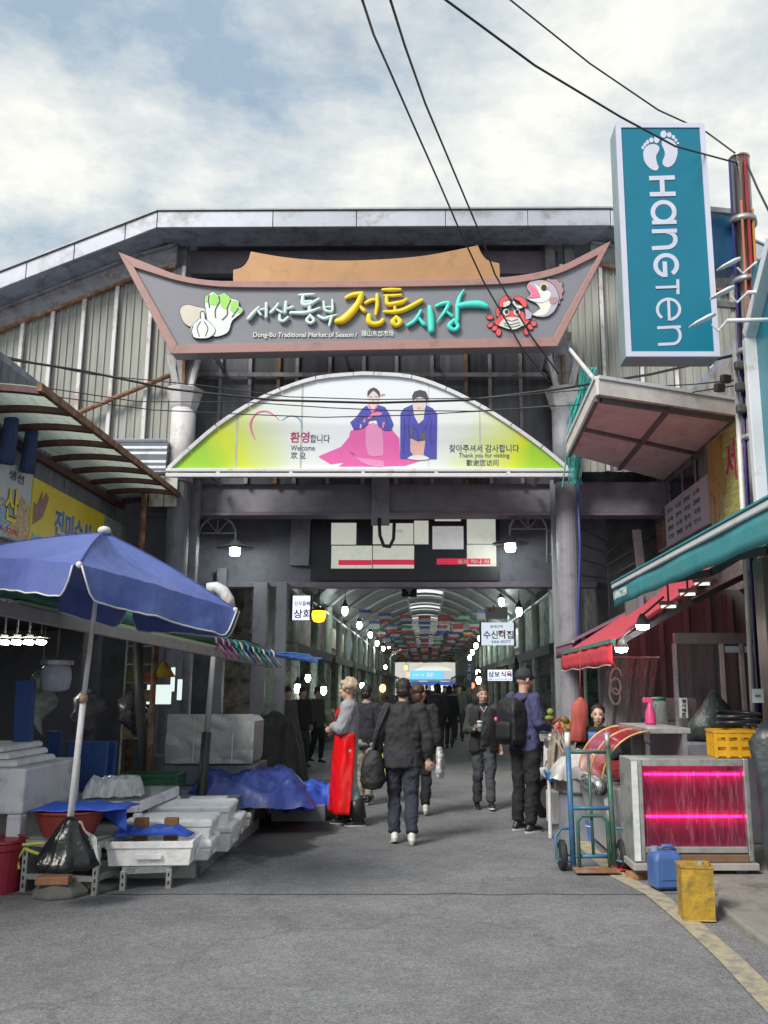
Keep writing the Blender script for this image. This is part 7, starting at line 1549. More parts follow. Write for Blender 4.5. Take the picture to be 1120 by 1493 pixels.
# buckets, pot, foam by the pillar
q = G(872, 1230); o = top('bucket', 'small blue bucket behind the hand truck', 'bucket', q); MB().lathe([(.075, 0), (.105, .2), (.112, .205), (.112, .225), (.1, .225), (.07, .01)], q + Vector((0, .1, .0)), 20).build('pail', mat('blue_pail', (0.06, 0.15, 0.42), .4), o); MB().lathe([(.107, .16), (.111, .165), (.107, .17)], q + Vector((0, .1, 0)), 20).build('band', m_post, o)
q = G(868, 1222); o = tag(MB().lathe([(.09, 0), (.12, .23), (.13, .24), (.13, .26), (.115, .25), (.085, .01)], q + Vector((-.03, .36, 0)), 20).build('bucket', mat('red_pail2', (0.45, 0.06, 0.05), .45)), 'red bucket standing behind the small blue one', 'bucket')
q = P(850, 1140, 9.95); zq = q.z
o = top('steel_pot', 'wide stainless pot on a dark stool covered by plastic', 'pot', (q.x, 10.05, zq - .08)); MB().lathe([(.28, -.1), (.31, -.08), (.31, .04), (.33, .05), (.3, .05)], (q.x, 10.05, zq), 28).build('pot', m_chrome, o, smooth=False)
MB().lathe([(.26, -zq + .005), (.25, -.105)], (q.x, 10.05, zq), 20).build('stool', m_dark, o)
tag(place(crump(0.72, 0.66, 0.2, 15, 26, 4, 0.08, .8), (q.x, 10.05, zq + .03)).build('plastic_cover', mat('crumpled_plastic', (0.42, 0.41, 0.4), .3, var=.25, scale=8, bump=.6, bscale=14), smooth=True), 'crumpled whitish plastic heaped over the steel pot', 'plastic')
q = G(812, 1205); tag(rbox(MB(), q + Vector((.02, .25, 0)), .15, .3, [(.01, 0), (0, .02), (0, .36), (.01, .38)], .1).build('foam_carton', m_foam, bevel=.015), 'upright white foam block leaning by the dried fish tray', 'foam block')
q = P(812, 1130, 10.0); o = top('fish_tray', 'blue tray on a thin stand holding a bundle of dried fish', 'tray', (q.x, 10.0, 0)); rbox(MB(), (q.x, 10.0, q.z - .05), .26, .3, [(.03, 0), (0, .1), (.02, .1), (.04, .02)]).build('tray', mat('blue_tray', (0.05, 0.2, 0.5), .4), o, bevel=.006)
for dx in (-.08, .08): MB().cyl((q.x + dx, 10.05, 0), (q.x + dx, 10.05, q.z - .05), .02, n=8).build('leg', m_post, o)
b = MB()
for i in range(26):
    x = q.x + R.uniform(-.1, .12); yy_ = 10 + R.uniform(-.1, .1); b.tube([(x, yy_, q.z), (x + R.uniform(-.04, .04), yy_, q.z + .25), (q.x + R.uniform(-.04, .06), 10, q.z + .48 + R.uniform(-.06, .05))], [.012, .022, .008], 6)
b.build('dried_fish', mat('dried_fish_skin', (0.26, 0.22, 0.18), .5, var=.5, scale=12), o, kind='stuff'); MB().tube([(q.x, 10, q.z + .46), (q.x + .04, 9.98, q.z + .56), (q.x + .07, 10, q.z + .45)], .02, 7).build('red_tie', mat('red_cord', (0.6, 0.05, 0.08), .5), o)
# vegetables bench by the column
q = P(800, 1068, 13.3); o = top('vegetable_bench', 'bench heaped with greens and yellow produce beside the grey column', 'bench', (q.x, 13.3, 0)); MB().bx(q.x - .35, q.x + .35, 13.0, 13.7, q.z - .1, q.z - .04).build('top_board', m_awgrey, o)
for dx in (-.3, .3): MB().bx(q.x + dx - .03, q.x + dx + .03, 13.05, 13.11, 0, q.z - .102).build('leg', m_awgrey, o); MB().bx(q.x + dx - .03, q.x + dx + .03, 13.55, 13.61, 0, q.z - .102).build('leg', m_awgrey, o)
mv = [mat('veg_%d' % i, c, .6, var=.3, scale=20) for i, c in enumerate(((0.06, 0.16, 0.03), (0.4, 0.26, 0.03), (0.3, 0.06, 0.03), (0.2, 0.24, 0.06), (0.24, 0.14, 0.06)))]
for i in range(40):
    p = Vector((q.x + R.uniform(-.3, .3), 13.3 + R.uniform(-.25, .3), q.z + R.uniform(0, .35))); p.z -= abs(p.x - q.x) * .5
    MB().ell(p, (R.uniform(.04, .09), R.uniform(.04, .08), R.uniform(.03, .06)), 9, 6, Euler((R.random(), R.random(), R.random())).to_matrix()).build('vegetable', mv[R.randrange(5)], o, smooth=True)
q = P(846, 1015, 10.6); b = MB().loft([(q, .02, .02, 0), (q + Vector((0, 0, -.04)), .05, .03, .1), (q + Vector((-.01, 0, -.09)), .1, .045, .1), (q + Vector((-.02, 0, -.2)), .095, .05, .15), (q + Vector((-.03, 0, -.36)), .085, .05, .2), (q + Vector((-.045, 0, -.5)), .1, .05, .25), (q + Vector((-.05, 0, -.52)), .09, .04, .25)], 30)
for i_, v_ in enumerate(b.v):
    r_ = v_ - q; a_ = math.atan2(r_.y, r_.x + .03); b.v[i_] = v_ + Vector((math.cos(a_), math.sin(a_), 0)) * .02 * noise.noise(Vector((a_ * 1.6, r_.z * 3, 5))) * min(1, -r_.z * 5)
b.noise(.02, 9, 8); b.cyl(q, (q.x + .02, q.y, 2.1), .008, n=5)
tag(b.build('red_apron', mat('dull_red_cloth', (0.36, 0.07, 0.055), .7, var=.2), smooth=True), 'dull red apron hanging above the steel pot', 'apron')
# ---------------------------------------------------------------- motorbike
mq = Vector((1.5, 11.6, 0)); mo = top('motorbike', 'parked black and white scooter half hidden behind the backpack man', 'motorbike', mq)
m_mb = mat('scooter_black', (0.02, 0.02, 0.025), .3, coat=.3); m_mw = mat('scooter_white', (0.6, 0.6, 0.62), .35)
for dy, nm in ((0.0, 'front_wheel'), (1.25, 'rear_wheel')):
    c = mq + Vector((0, dy, .25)); MB().tube([c + Vector((-.05, 0, 0)), c + Vector((-.035, 0, 0)), c + Vector((.035, 0, 0)), c + Vector((.05, 0, 0))], [.2, .25, .25, .2], 28).build(nm, MC['rubber_tyre'], mo); wh_ = bpy.data.objects[sorted(q.name for q in mo.children if q.name.startswith(nm))[-1]]; MB().cyl(c + Vector((-.052, 0, 0)), c + Vector((.052, 0, 0)), .15, n=20).build('rim', m_galv, wh_)
    for a in range(5): MB().beam(c + Vector((-.056, 0, 0)), c + Vector((-.056, .14 * math.cos(a * 1.257), .14 * math.sin(a * 1.257))), .03, .01).build('spoke', m_post, wh_)
MB().tube([mq + Vector((-.08, 0, .25)), mq + Vector((-.07, .18, .75)), mq + Vector((-.05, .25, 1.0))], .025, 8).build('fork', m_chrome, mo, smooth=True)
b = MB(); b.tube([mq + Vector((0, -.27, .38)), mq + Vector((0, -.15, .52)), mq + Vector((0, .1, .54)), mq + Vector((0, .25, .42))], [.05, .08, .08, .05], 10); b.build('mudguard', m_mw, mo, smooth=True)
MB().loft([(mq + Vector((0, .28, .3)), .17, .05, 0), (mq + Vector((0, .22, .6)), .2, .09, 0), (mq + Vector((0, .2, .85)), .16, .1, 0), (mq + Vector((0, .24, 1.0)), .1, .08, 0)], 18).build('front_shield', m_mw, mo, smooth=True)
MB().loft([(mq + Vector((0, .95, .3)), .16, .42, 0), (mq + Vector((0, .98, .5)), .18, .46, 0), (mq + Vector((0, 1.0, .68)), .15, .42, 0)], 20).build('body', m_mb, mo, smooth=True); MB().loft([(mq + Vector((0, 1.0, .69)), .14, .4, 0), (mq + Vector((0, 1.0, .76)), .15, .4, 0), (mq + Vector((0, 1.02, .79)), .1, .34, 0)], 20).build('seat', m_capk, mo, smooth=True)
MB().box(mq + Vector((0, .5, .3)), (.3, .5, .06)).build('footboard', m_mb, mo, bevel=.02)
MB().tube([mq + Vector((-.33, .36, 1.0)), mq + Vector((-.1, .27, 1.03)), mq + Vector((.1, .27, 1.03)), mq + Vector((.33, .36, 1.0))], .016, 8).build('handlebar', m_capk, mo, smooth=True)
for s_ in (-1, 1):
    MB().ell(mq + Vector((s_ * .3, .3, 1.2)), (.07, .02, .05)).build('mirror', m_mb, mo, smooth=True); MB().cyl(mq + Vector((s_ * .25, .32, 1.02)), mq + Vector((s_ * .29, .3, 1.18)), .008, n=6).build('mirror_stalk', m_capk, mo)
MB().ell(mq + Vector((0, .12, .9)), (.1, .06, .08)).build('headlight', m_chrome, mo, smooth=True)
mo.rotation_euler.z = rad(-48)
# ================================================================ people
def vox(b, size, smooth=3, amp=0.0, fq=9.0, seed=0, st=(1, 1, .55)):
    me = bpy.data.meshes.new('v'); me.from_pydata(b.v, [], b.f); me.update()
    bm = bmesh.new(); bm.from_mesh(me); bmesh.ops.recalc_face_normals(bm, faces=bm.faces); bm.to_mesh(me); bm.free()
    o = bpy.data.objects.new('v', me); TMP.collection.objects.link(o)
    r = o.modifiers.new('r', 'REMESH'); r.mode = 'VOXEL'; r.voxel_size = size
    s = o.modifiers.new('s', 'SMOOTH'); s.factor = .5; s.iterations = smooth
    m2 = bpy.data.meshes.new_from_object(o.evaluated_get(tmp_dg()))
    out = MB(); out.v = [v.co.copy() for v in m2.vertices]; out.f = [tuple(p.vertices) for p in m2.polygons]
    if amp:
        for v, n in zip(range(len(out.v)), [q.normal.copy() for q in m2.vertices]):
            p = out.v[v]; q = Vector((p.x * st[0], p.y * st[1], p.z * st[2])) * fq + Vector((seed * 5.3, seed, 0))
            out.v[v] = p + n * amp * (noise.noise(q) + .5 * (1 - 2 * abs(noise.noise(q * 2.1))))
    bpy.data.objects.remove(o); bpy.data.meshes.remove(me); bpy.data.meshes.remove(m2)
    return out
m_skin = mat('skin', (0.5, 0.32, 0.24), .55, var=.06, scale=10)
m_shoeb = mat('shoe_black', (0.02, 0.02, 0.022), .4); m_shoew = mat('shoe_white', (0.68, 0.66, 0.64), .6, var=.08); m_sole = mat('shoe_sole', (0.5, 0.49, 0.47), .7)
def cloth(n, c, r=.85, **k): return mat('cloth_' + n, c, r, var=k.pop('var', .15), scale=k.pop('scale', 14), bump=.3, bscale=130, **k)
def hand(b, w_, d, side, curl=.35, k=1.0):
    """palm, four fingers of unequal length with a knuckle bend, thumb from the side of the palm"""
    d = d.normalized(); side = (side - d * side.dot(d)).normalized(); n = d.cross(side)
    b.ell(w_ + d * .045 * k, (.001, .001, .001), 4, 3)
    M = Matrix((side, d, n)).transposed()
    b.ell(w_ + d * .045 * k, (.04 * k, .05 * k, .018 * k), 12, 8, M)
    for i, (o_, l) in enumerate(((-.03, .062), (-.01, .075), (.01, .07), (.03, .055))):
        p0 = w_ + d * .08 * k + side * o_ * k; p1 = p0 + (d * math.cos(curl) + n * math.sin(curl)) * l * .5 * k; p2 = p1 + (d * math.cos(curl * 2.4) + n * math.sin(curl * 2.4)) * l * .5 * k
        b.cap(p0, p1, .0095 * k, .009 * k, 8); b.cap(p1, p2, .009 * k, .0075 * k, 8)
    p0 = w_ + d * .03 * k - side * .035 * k; p1 = p0 + (d * .7 - side * .6 + n * .3).normalized() * .035 * k; b.cap(p0, p1, .012 * k, .011 * k, 8); b.cap(p1, p1 + (d * .9 + n * .3).normalized() * .03 * k, .011 * k, .009 * k, 8)
DEF = dict(pel=(0, 0, .95), chest=(0, 0, 1.28), neck=(0, .005, 1.47), head=(0, -.015, 1.625), hl=(.09, 0, .92), hr=(-.09, 0, .92), kl=(.1, -.015, .5), kr=(-.1, -.015, .5), al=(.1, .02, .085), ar=(-.1, .02, .085),
           sl=(.175, .01, 1.41), sr=(-.175, .01, 1.41), el=(.235, .03, 1.14), er=(-.235, .03, 1.14), wl=(.24, -.05, .9), wr=(-.24, -.05, .9), fl=0.0, fr=0.0, pl=0.0, pr=0.0, hyaw=0.0, hpit=0.0, dl=(0, 0, -1), dr=(0, 0, -1), ncl=0)
def person(label, loc, rz, H, pose, top_m, leg_m, shoe_m, hair_m, hair='short', group=None, hem=.84, wide=1.0, lo=False, face=True, collar=None, sleeve=None, flare=1.0, slv=1.0, folds=.02, legw=1.0, skirt=None):
    J = dict(DEF); J.update(pose)
    V = {k: Vector(v) for k, v in J.items() if isinstance(v, tuple)}
    o = top('person', label, 'person', loc, group)
    M = Matrix.Translation(Vector(loc)) @ Matrix.Rotation(rz, 4, 'Z') @ Matrix.Scale(H / 1.75, 4)
    vs1, vs2 = (.03, .03) if lo else (.009, .013)
    # --- body: one continuous skin surface
    b = MB(); hc = V['head']; HR = Matrix.Rotation(J['hyaw'], 3, 'Z') @ Matrix.Rotation(J['hpit'], 3, 'X')
    def hp_(x, y, z): return hc + HR @ Vector((x, y, z))
    b.ell(hp_(0, .012, .022), (.076, .094, .098), 18, 12, HR); b.ell(hp_(0, -.02, -.05), (.06, .07, .07), 14, 10, HR); b.ell(hp_(0, -.035, -.095), (.035, .04, .03), 10, 8, HR)
    if not lo:
        b.cap(hp_(0, -.086, .008), hp_(0, -.103, -.028), .009, .014, 8)
        for s in (-1, 1): b.ell(hp_(s * .078, .012, -.005), (.013, .022, .032), 8, 6, HR); b.ell(hp_(s * .035, -.072, -.022), (.024, .02, .02), 8, 6, HR)
        b.ell(hp_(0, -.086, -.06), (.024, .012, .01), 8, 6, HR)
    b.cap(V['neck'] - Vector((0, 0, .05)), hp_(0, .015, -.06), .055, .05, 12)
    pe, ch = V['pel'], V['chest']
    b.loft([(pe + Vector((0, 0, -.07)), .12, .085, 0), (pe + Vector((0, 0, .05)), .14, .09, 0), (pe.lerp(ch, .5), .125, .085, 0), (ch, .15, .095, 0), (ch + Vector((0, 0, .12)), .13, .075, 0)], 16)
    for s in 'lr':
        b.cap(V['s' + s], V['e' + s], .042, .034, 10); b.cap(V['e' + s], V['w' + s], .034, .025, 10)
        b.cap(V['h' + s], V['k' + s], .07, .05, 10); b.cap(V['k' + s], V['a' + s], .048, .034, 10)
        if lo: b.ell(V['w' + s] + V['d' + s] * .08, .045, 8, 6)
        else: hand(b, V['w' + s], V['d' + s], Vector((1, 0, 0)) if abs(V['d' + s].x) < .8 else Vector((0, 0, 1)), .45 if J['ncl'] == 0 else .9)
    bo = vox(b, vs1, 2); bo.xf(M); body = bo.build('body', m_skin, o, smooth=True)
    # --- trousers
    b = MB(); b.ell(pe + Vector((0, .01, -.02)), (.165 * wide, .12, .13), 16, 10)
    for s in 'lr':
        h_, k_, a_ = V['h' + s], V['k' + s], V['a' + s]; a2 = a_ + (k_ - a_).normalized() * .02
        b.tube([h_ + Vector((0, 0, .06)), h_.lerp(k_, .35), k_, k_.lerp(a2, .5), a2], [.1 * wide, .092 * legw, .07 * legw, .066 * legw, .062 * legw], 14)
    tb = vox(b, vs2, 3, 0 if lo else folds, 8, 3 + H, (1, 1, 1.2)); tb.xf(M); tb.build('trousers', leg_m, o, smooth=True)
    # --- top garment
    b = MB(); up = (ch - pe).normalized()
    def tz(z): t_ = (z - .95) / .33; return pe.lerp(ch, t_)
    b.loft([(tz(hem), .175 * wide * flare, .125 * flare, 0), (tz(.95), .178 * wide, .128, 0), (tz(1.1), .17 * wide, .12, 0), (tz(1.27), .19 * wide, .125, 0), (ch + Vector((0, .005, .1)), .18 * wide, .11, 0), (V['neck'] + Vector((0, .005, -.03)), .1, .085, 0), (V['neck'] + Vector((0, 0, .01)), .065, .062, 0)], 22)
    for s in 'lr':
        s_, e_, w_ = V['s' + s], V['e' + s], V['w' + s]
        b.cap(s_, e_, .075 * slv, .06 * slv, 12); b.tube([e_ + (e_ - w_).normalized() * .02, e_, e_.lerp(w_, .6), w_ - (w_ - e_).normalized() * .02], [.052 * slv, .061 * slv, .055 * slv, .045], 12); b.cap(tz(1.36), s_, .08, .07, 10)
    jb = vox(b, vs2, 3, 0 if lo else folds, 8, H * 7, (1, 1, .8)); jb.xf(M); jk = jb.build('jacket', top_m, o, smooth=True)
    if collar: MB().xf(M); c_ = MB(); c_.lathe([(.078, -.02), (.075, .03), (.066, .035), (.06, -.02)], V['neck'] + Vector((0, .0, .0)), 20, 1, .95); c_.xf(M).build('collar', collar, jk, smooth=True)
    # --- shoes
    for s in 'lr':
        a_ = V['a' + s]; f = J['f' + s]; pt = J['p' + s]
        RM = Matrix.Translation(a_) @ (Matrix.Rotation(f, 4, 'Z') @ Matrix.Rotation(pt, 4, 'X'))
        b = MB(); b.ell((0, .0, -.02), (.042, .055, .055), 12, 8); b.ell((0, -.06, -.042), (.044, .1, .036), 14, 8); b.ell((0, -.125, -.05), (.046, .062, .028), 12, 8); b.ell((0, .03, -.045), (.038, .045, .035), 10, 8)
        sh = vox(b, .02 if lo else .008, 3); sh.v = [Vector((q.x, q.y, max(q.z, -.068))) for q in sh.v]; sh.xf(M @ RM); so_ = sh.build('shoe', shoe_m, o, smooth=True)
        if not lo:
            sb2 = MB(); ol = [(.047 * math.sin(t_) * (1.0 if math.cos(t_) > 0 else .85), -.055 - .135 * math.cos(t_)) for t_ in [2 * PI * i / 20 for i in range(20)]]
            sb2.prism([(x, y, -.084) for x, y in ol], (0, 0, .022)); sb2.xf(M @ RM).build('sole', m_sole, so_)
    # --- hair
    b = MB()
    if hair == 'short': b.ell(hp_(0, .02, .04), (.085, .1, .095), 16, 10, HR); b.ell(hp_(0, .055, -.01), (.078, .065, .075), 14, 10, HR)
    elif hair == 'curly':
        for i in range(46):
            a = R.uniform(0, 2 * PI); e = R.uniform(-.35, 1.0); v_ = Vector((math.cos(a) * math.sqrt(1 - e * e) * .085, math.sin(a) * math.sqrt(1 - e * e) * .1 + .02, e * .095 + .04))
            if v_.y < -.045 and v_.z < .05: continue
            b.ell(hp_(*v_), .032, 8, 6)
        b.ell(hp_(0, .025, .035), (.085, .095, .09), 14, 10, HR)
    elif hair == 'bob': b.ell(hp_(0, .04, .055), (.089, .1, .09), 16, 10, HR); b.ell(hp_(0, .07, -.04), (.082, .055, .09), 14, 10, HR)
    elif hair == 'tied': b.ell(hp_(0, .028, .048), (.084, .101, .088), 16, 10, HR); b.ell(hp_(0, .06, -.01), (.07, .055, .07), 12, 8, HR); b.ell(hp_(0, .125, .0), .035, 10, 8)
    elif hair == 'cap': b.ell(hp_(0, .018, .045), (.088, .104, .09), 16, 10, HR); b.ell(hp_(0, -.1, .04), (.065, .06, .012), 14, 6, HR)
    hb_ = vox(b, .025 if lo else .01, 2, 0 if lo else .006, 40, 2, (1, 1, 1)); hb_.xf(M); hb_.build('cap' if hair == 'cap' else 'hair', hair_m, o, smooth=True)
    if face and not lo:
        for s in (-1, 1):
            e_ = MB().ell(hp_(s * .032, -.083, .012), (.013, .006, .006), 8, 6, HR).xf(M).build('eye', mat('eye_dark', (0.03, 0.02, 0.02), .3), body, smooth=True)
            MB().ell(hp_(s * .033, -.087, .034), (.02, .005, .004), 8, 6, HR).xf(M).build('eyebrow', hair_m, body, smooth=True)
        MB().ell(hp_(0, -.096, -.06), (.022, .006, .006), 8, 6, HR).xf(M).build('lips', mat('lip', (0.35, 0.12, 0.1), .5), body, smooth=True)
    return o, M, V
def bagmesh(rings, n=24, amp=.02, seed=0, size=.012): return vox(MB().loft(rings, n), size, 2, amp, 9, seed, (1, 1, 1))
m_hblk = mat('hair_black', (0.018, 0.015, 0.014), .5, var=.3, scale=60, bump=.5, bscale=90); m_hblond = mat('hair_sand', (0.42, 0.34, 0.24), .7, var=.25, scale=40, bump=.5, bscale=60); m_hbrown = mat('hair_brown', (0.06, 0.035, 0.022), .5, var=.3, scale=50)
# 1 apron vendor, arms folded, facing across the road
loc = G(506, 1203)
gk = cloth('grey_knit', (0.3, 0.31, 0.34)); teal_w = cloth('teal_trousers', (0.3, 0.42, 0.42))
o, M, V = person('woman in grey sweater and long red apron standing with folded arms', loc, rad(-90), 1.68,
    dict(el=(.22, -.07, 1.16), er=(-.22, -.07, 1.14), wl=(-.06, -.22, 1.17), wr=(.1, -.2, 1.12), dl=(-.9, .2, .2), dr=(.9, -.1, .2), kl=(.1, .03, .5), al=(.1, .16, .085), kr=(-.09, -.04, .5), ar=(-.09, -.03, .085), hyaw=-.15, chest=(0, .0, 1.27)),
    gk, teal_w, mat('rubber_boot', (0.02, 0.022, 0.022), .35), m_hblond, 'curly', wide=1.12, hem=.92, collar=gk, legw=1.2, slv=1.25)
m_apr = mat('red_vinyl', (0.8, 0.008, 0.01), .22, var=.08, scale=5, bump=.25, bscale=7, coat=.4)
def apr(u, v):
    a = (u - .5) * rad(262 - 62 * v); z = 1.1 - .93 * v; r_x = .215 + .05 * v; r_y = .165 + .06 * v
    fold = .02 * math.sin(a * 6 + 1.7 * v) * v + .012 * noise.noise(Vector((a * 3, v * 6, 2)))
    return Vector(((r_x + fold) * math.sin(a), -(r_y + fold) * math.cos(a) - .01 + .02 * v, z - .03 * v * abs(u - .5)))
MB().grid(apr, 44, 26).xf(M).build('apron', m_apr, o, smooth=True, solid=.006)
MB().grid(lambda u, v: Vector(((u - .5) * (.3 + .04 * v), -.15 - .005 * math.cos((u - .5) * 3) - .02 * v, 1.31 - .2 * v)), 10, 6).xf(M).build('apron_bib', m_apr, o, smooth=True, solid=.005)
for s in (-1, 1): MB().tube([M @ Vector((s * .1, -.15, 1.32)), M @ Vector((s * .1, -.11, 1.42)), M @ Vector((s * .075, .01, 1.49)), M @ Vector((0.0, .08, 1.485))], .01, 6).build('apron_strap', m_apr, o)
for s in 'lr': # boot shafts
    a_, k_ = V['a' + s], V['k' + s]; MB().tube([M @ a_, M @ a_.lerp(k_, .28), M @ a_.lerp(k_, .55)], [.085, .1, .108], 16).build('boot_shaft', MC['rubber_boot'], o, smooth=True)
# 2 man in black walking into the market
loc = G(587, 1230)
blk = cloth('black_jacket', (0.026, 0.027, 0.031)); nvy = cloth('dark_navy', (0.028, 0.031, 0.048))
o, M, V = person('man in black jacket and white trainers walking in with shoulder bag', loc, rad(182), 1.68,
    dict(kl=(.09, -.12, .5), al=(.085, -.02, .1), pl=.25, kr=(-.09, .02, .49), ar=(-.1, .13, .12), pr=-.35, el=(.27, .02, 1.14), er=(-.27, .04, 1.13), wl=(.28, -.06, .9), wr=(-.28, .0, .88)), blk, nvy, m_shoew, m_hblk, 'short', wide=1.15, hem=.8, collar=blk, flare=1.05)
bm_ = cloth('bag_black', (0.014, 0.014, 0.016), .6)
bg_ = bagmesh([((.33, .06, .58), .1, .08, 0), ((.33, .06, .66), .14, .1, 0), ((.33, .05, .85), .12, .1, 0), ((.31, .04, .98), .06, .06, 0)], 20, .012, 2).xf(M).build('shoulder_bag', bm_, o, smooth=True)
MB().tube([M @ Vector(q) for q in ((.31, .04, .97), (.27, .1, 1.2), (.17, .1, 1.44), (.14, -.02, 1.47), (.24, -.1, 1.2), (.31, .0, .97))], .016, 6).build('bag_strap', bm_, bg_, smooth=True)
# 3 backpack man
loc = G(768, 1212)
pur = cloth('indigo_jacket', (0.05, 0.052, 0.13)); bkt = cloth('black_trousers', (0.012, 0.012, 0.015))
o, M, V = person('man with black backpack and indigo jacket standing beside the scooter', loc, rad(128), 1.8,
    dict(el=(.25, -.02, 1.17), wl=(.2, -.26, 1.12), dl=(-.1, -1, .1), er=(-.24, .02, 1.16), wr=(-.2, -.22, 1.1), dr=(.1, -1, .1), hyaw=-.1, hpit=.12, kl=(.11, -.01, .5), al=(.12, .02, .085), kr=(-.1, 0, .5), ar=(-.1, .04, .085)), pur, bkt, m_shoeb, mat('cap_dark', (0.03, 0.035, 0.045), .8), 'cap', wide=1.1, hem=.86)
bp_ = vox(rbox(MB(), Vector((0, .21, .93)), .3, .19, [(.04, 0), (.0, .05), (0, .36), (.02, .45), (.07, .5)]), .015, 4, .01, 8, 3, (1, 1, 1)).xf(M).build('backpack', cloth('backpack', (0.014, 0.014, 0.017), .6), o, smooth=True)
vox(rbox(MB(), Vector((0, .315, .97)), .22, .06, [(.03, 0), (0, .04), (0, .18), (.03, .22)]), .012, 4).xf(M).build('pocket', MC['cloth_backpack'], bp_, smooth=True)
for s in (-1, 1): MB().tube([M @ Vector((s * .1, .13, 1.4)), M @ Vector((s * .12, .02, 1.47)), M @ Vector((s * .13, -.11, 1.38)), M @ Vector((s * .14, -.14, 1.2)), M @ Vector((s * .15, .1, 1.0))], .022, 6).build('strap', MC['cloth_backpack'], bp_, smooth=True)
MB().ell(M @ Vector((.09, .345, 1.2)), (.02, .012, .025), 8, 6).build('pink_charm', mat('pink_charm', (0.8, 0.08, 0.5), .4), o, smooth=True)
for s in 'lr':
    a_ = V['a' + s]
    for i in range(3): MB().tube([M @ (a_ + Vector((-.025, -.05 - .022 * i, -.005 - .008 * i))), M @ (a_ + Vector((0, -.06 - .022 * i, .008 - .008 * i))), M @ (a_ + Vector((.025, -.05 - .022 * i, -.005 - .008 * i)))], .006, 6).build('lace', m_shoew, o)
# 4 woman with cup walking out
loc = G(706, 1180)
chc = cloth('charcoal', (0.035, 0.038, 0.042)); cdg = cloth('black_cardigan', (0.016, 0.016, 0.018))
o, M, V = person('woman in charcoal clothes holding a white paper cup, walking out', loc, rad(4), 1.6,
    dict(er=(-.24, .0, 1.12), wr=(-.15, -.23, 1.14), dr=(.45, -.5, .3), el=(.24, .03, 1.13), wl=(.25, -.01, .9), kl=(.09, -.06, .5), al=(.09, -.1, .1), pl=-.1, kr=(-.09, -.03, .5), ar=(-.09, .1, .1), pr=.2, hpit=.05), chc, cloth('grey_trousers', (0.05, 0.055, 0.065)), m_shoeb, m_hbrown, 'tied', hem=.9, collar=cdg, wide=1.0)
for s in (-1, 1):
    b = MB(); b.grid(lambda u, v: Vector((s * (.07 + .13 * u + .01 * math.sin(9 * v)), -.135 + .06 * u * u - .015 * math.sin(6 * v), 1.44 - .62 * v - .03 * u)), 8, 14).xf(M).build('cardigan_front', cdg, o, smooth=True, solid=.012)
q = V['wr'] + Vector((.06, -.075, .03)); MB().lathe([(.028, -.05), (.036, .07), (.04, .072), (.038, .08), (.02, .085)], M @ q, 16).build('paper_cup', mat('cup_white', (0.7, 0.72, 0.74), .5), o, smooth=True)
MB().lathe([(.0335, -.01), (.0372, .04)], M @ q, 16).build('cup_sleeve', mat('cup_sleeve_grey', (0.25, 0.28, 0.33), .6), o, smooth=True)
MB().tube([M @ Vector((-.05, -.07, 1.46)), M @ Vector((0, -.13, 1.38)), M @ Vector((.05, -.07, 1.46))], .005, 6).build('necklace', m_post, o)
# 5 person in navy vest behind the apron vendor
loc = G(533, 1172)
vst = cloth('navy_vest', (0.02, 0.021, 0.03))
o, M, V = person('person in navy vest and beige trousers walking behind the red apron', loc, rad(165), 1.62, dict(kl=(.09, -.08, .5), al=(.09, .0, .1), kr=(-.09, .0, .5), ar=(-.09, .15, .12), pr=-.3, wl=(.26, -.06, .92), wr=(-.27, -.05, .9)), vst, cloth('beige_trousers', (0.3, 0.27, 0.22)), m_shoeb, m_hblk, 'short', hem=.82, wide=1.05, collar=cloth('grey_hood', (0.25, 0.25, 0.27)))
bagmesh([((-.3, -.05, .42), .07, .05, 0), ((-.3, -.05, .5), .11, .07, 0), ((-.3, -.05, .72), .09, .06, 0), ((-.28, -.05, .86), .03, .03, 0)], 18, .015, 5).xf(M).build('shopping_bag', mat('lime_bag', (0.42, 0.45, 0.1), .5, var=.2), o, smooth=True)
# 6 walker ahead of the man in black
loc = G(612, 1188)
o, M, V = person('person with pale printed tote and white trainers just ahead of the man in black', loc, rad(176), 1.62, dict(kl=(.09, -.06, .5), al=(.09, .06, .09), kr=(-.09, -.02, .5), ar=(-.09, .12, .14), pr=-.45, wl=(.24, -.05, .9), wr=(-.26, -.02, .9), hyaw=-.6), cloth('black_coat', (0.02, 0.02, 0.024)), bkt, m_shoew, m_hbrown, 'bob', hem=.76, wide=1.0)
bagmesh([((-.28, -.02, .5), .05, .11, 0), ((-.28, -.02, .56), .06, .14, 0), ((-.28, -.02, .8), .05, .14, 0), ((-.27, -.02, .9), .03, .08, 0)], 18, .015, 6).xf(M).build('tote_bag', mat('tote_print', (0.45, 0.45, 0.46), .7, var=.7, scale=18), o, smooth=True)
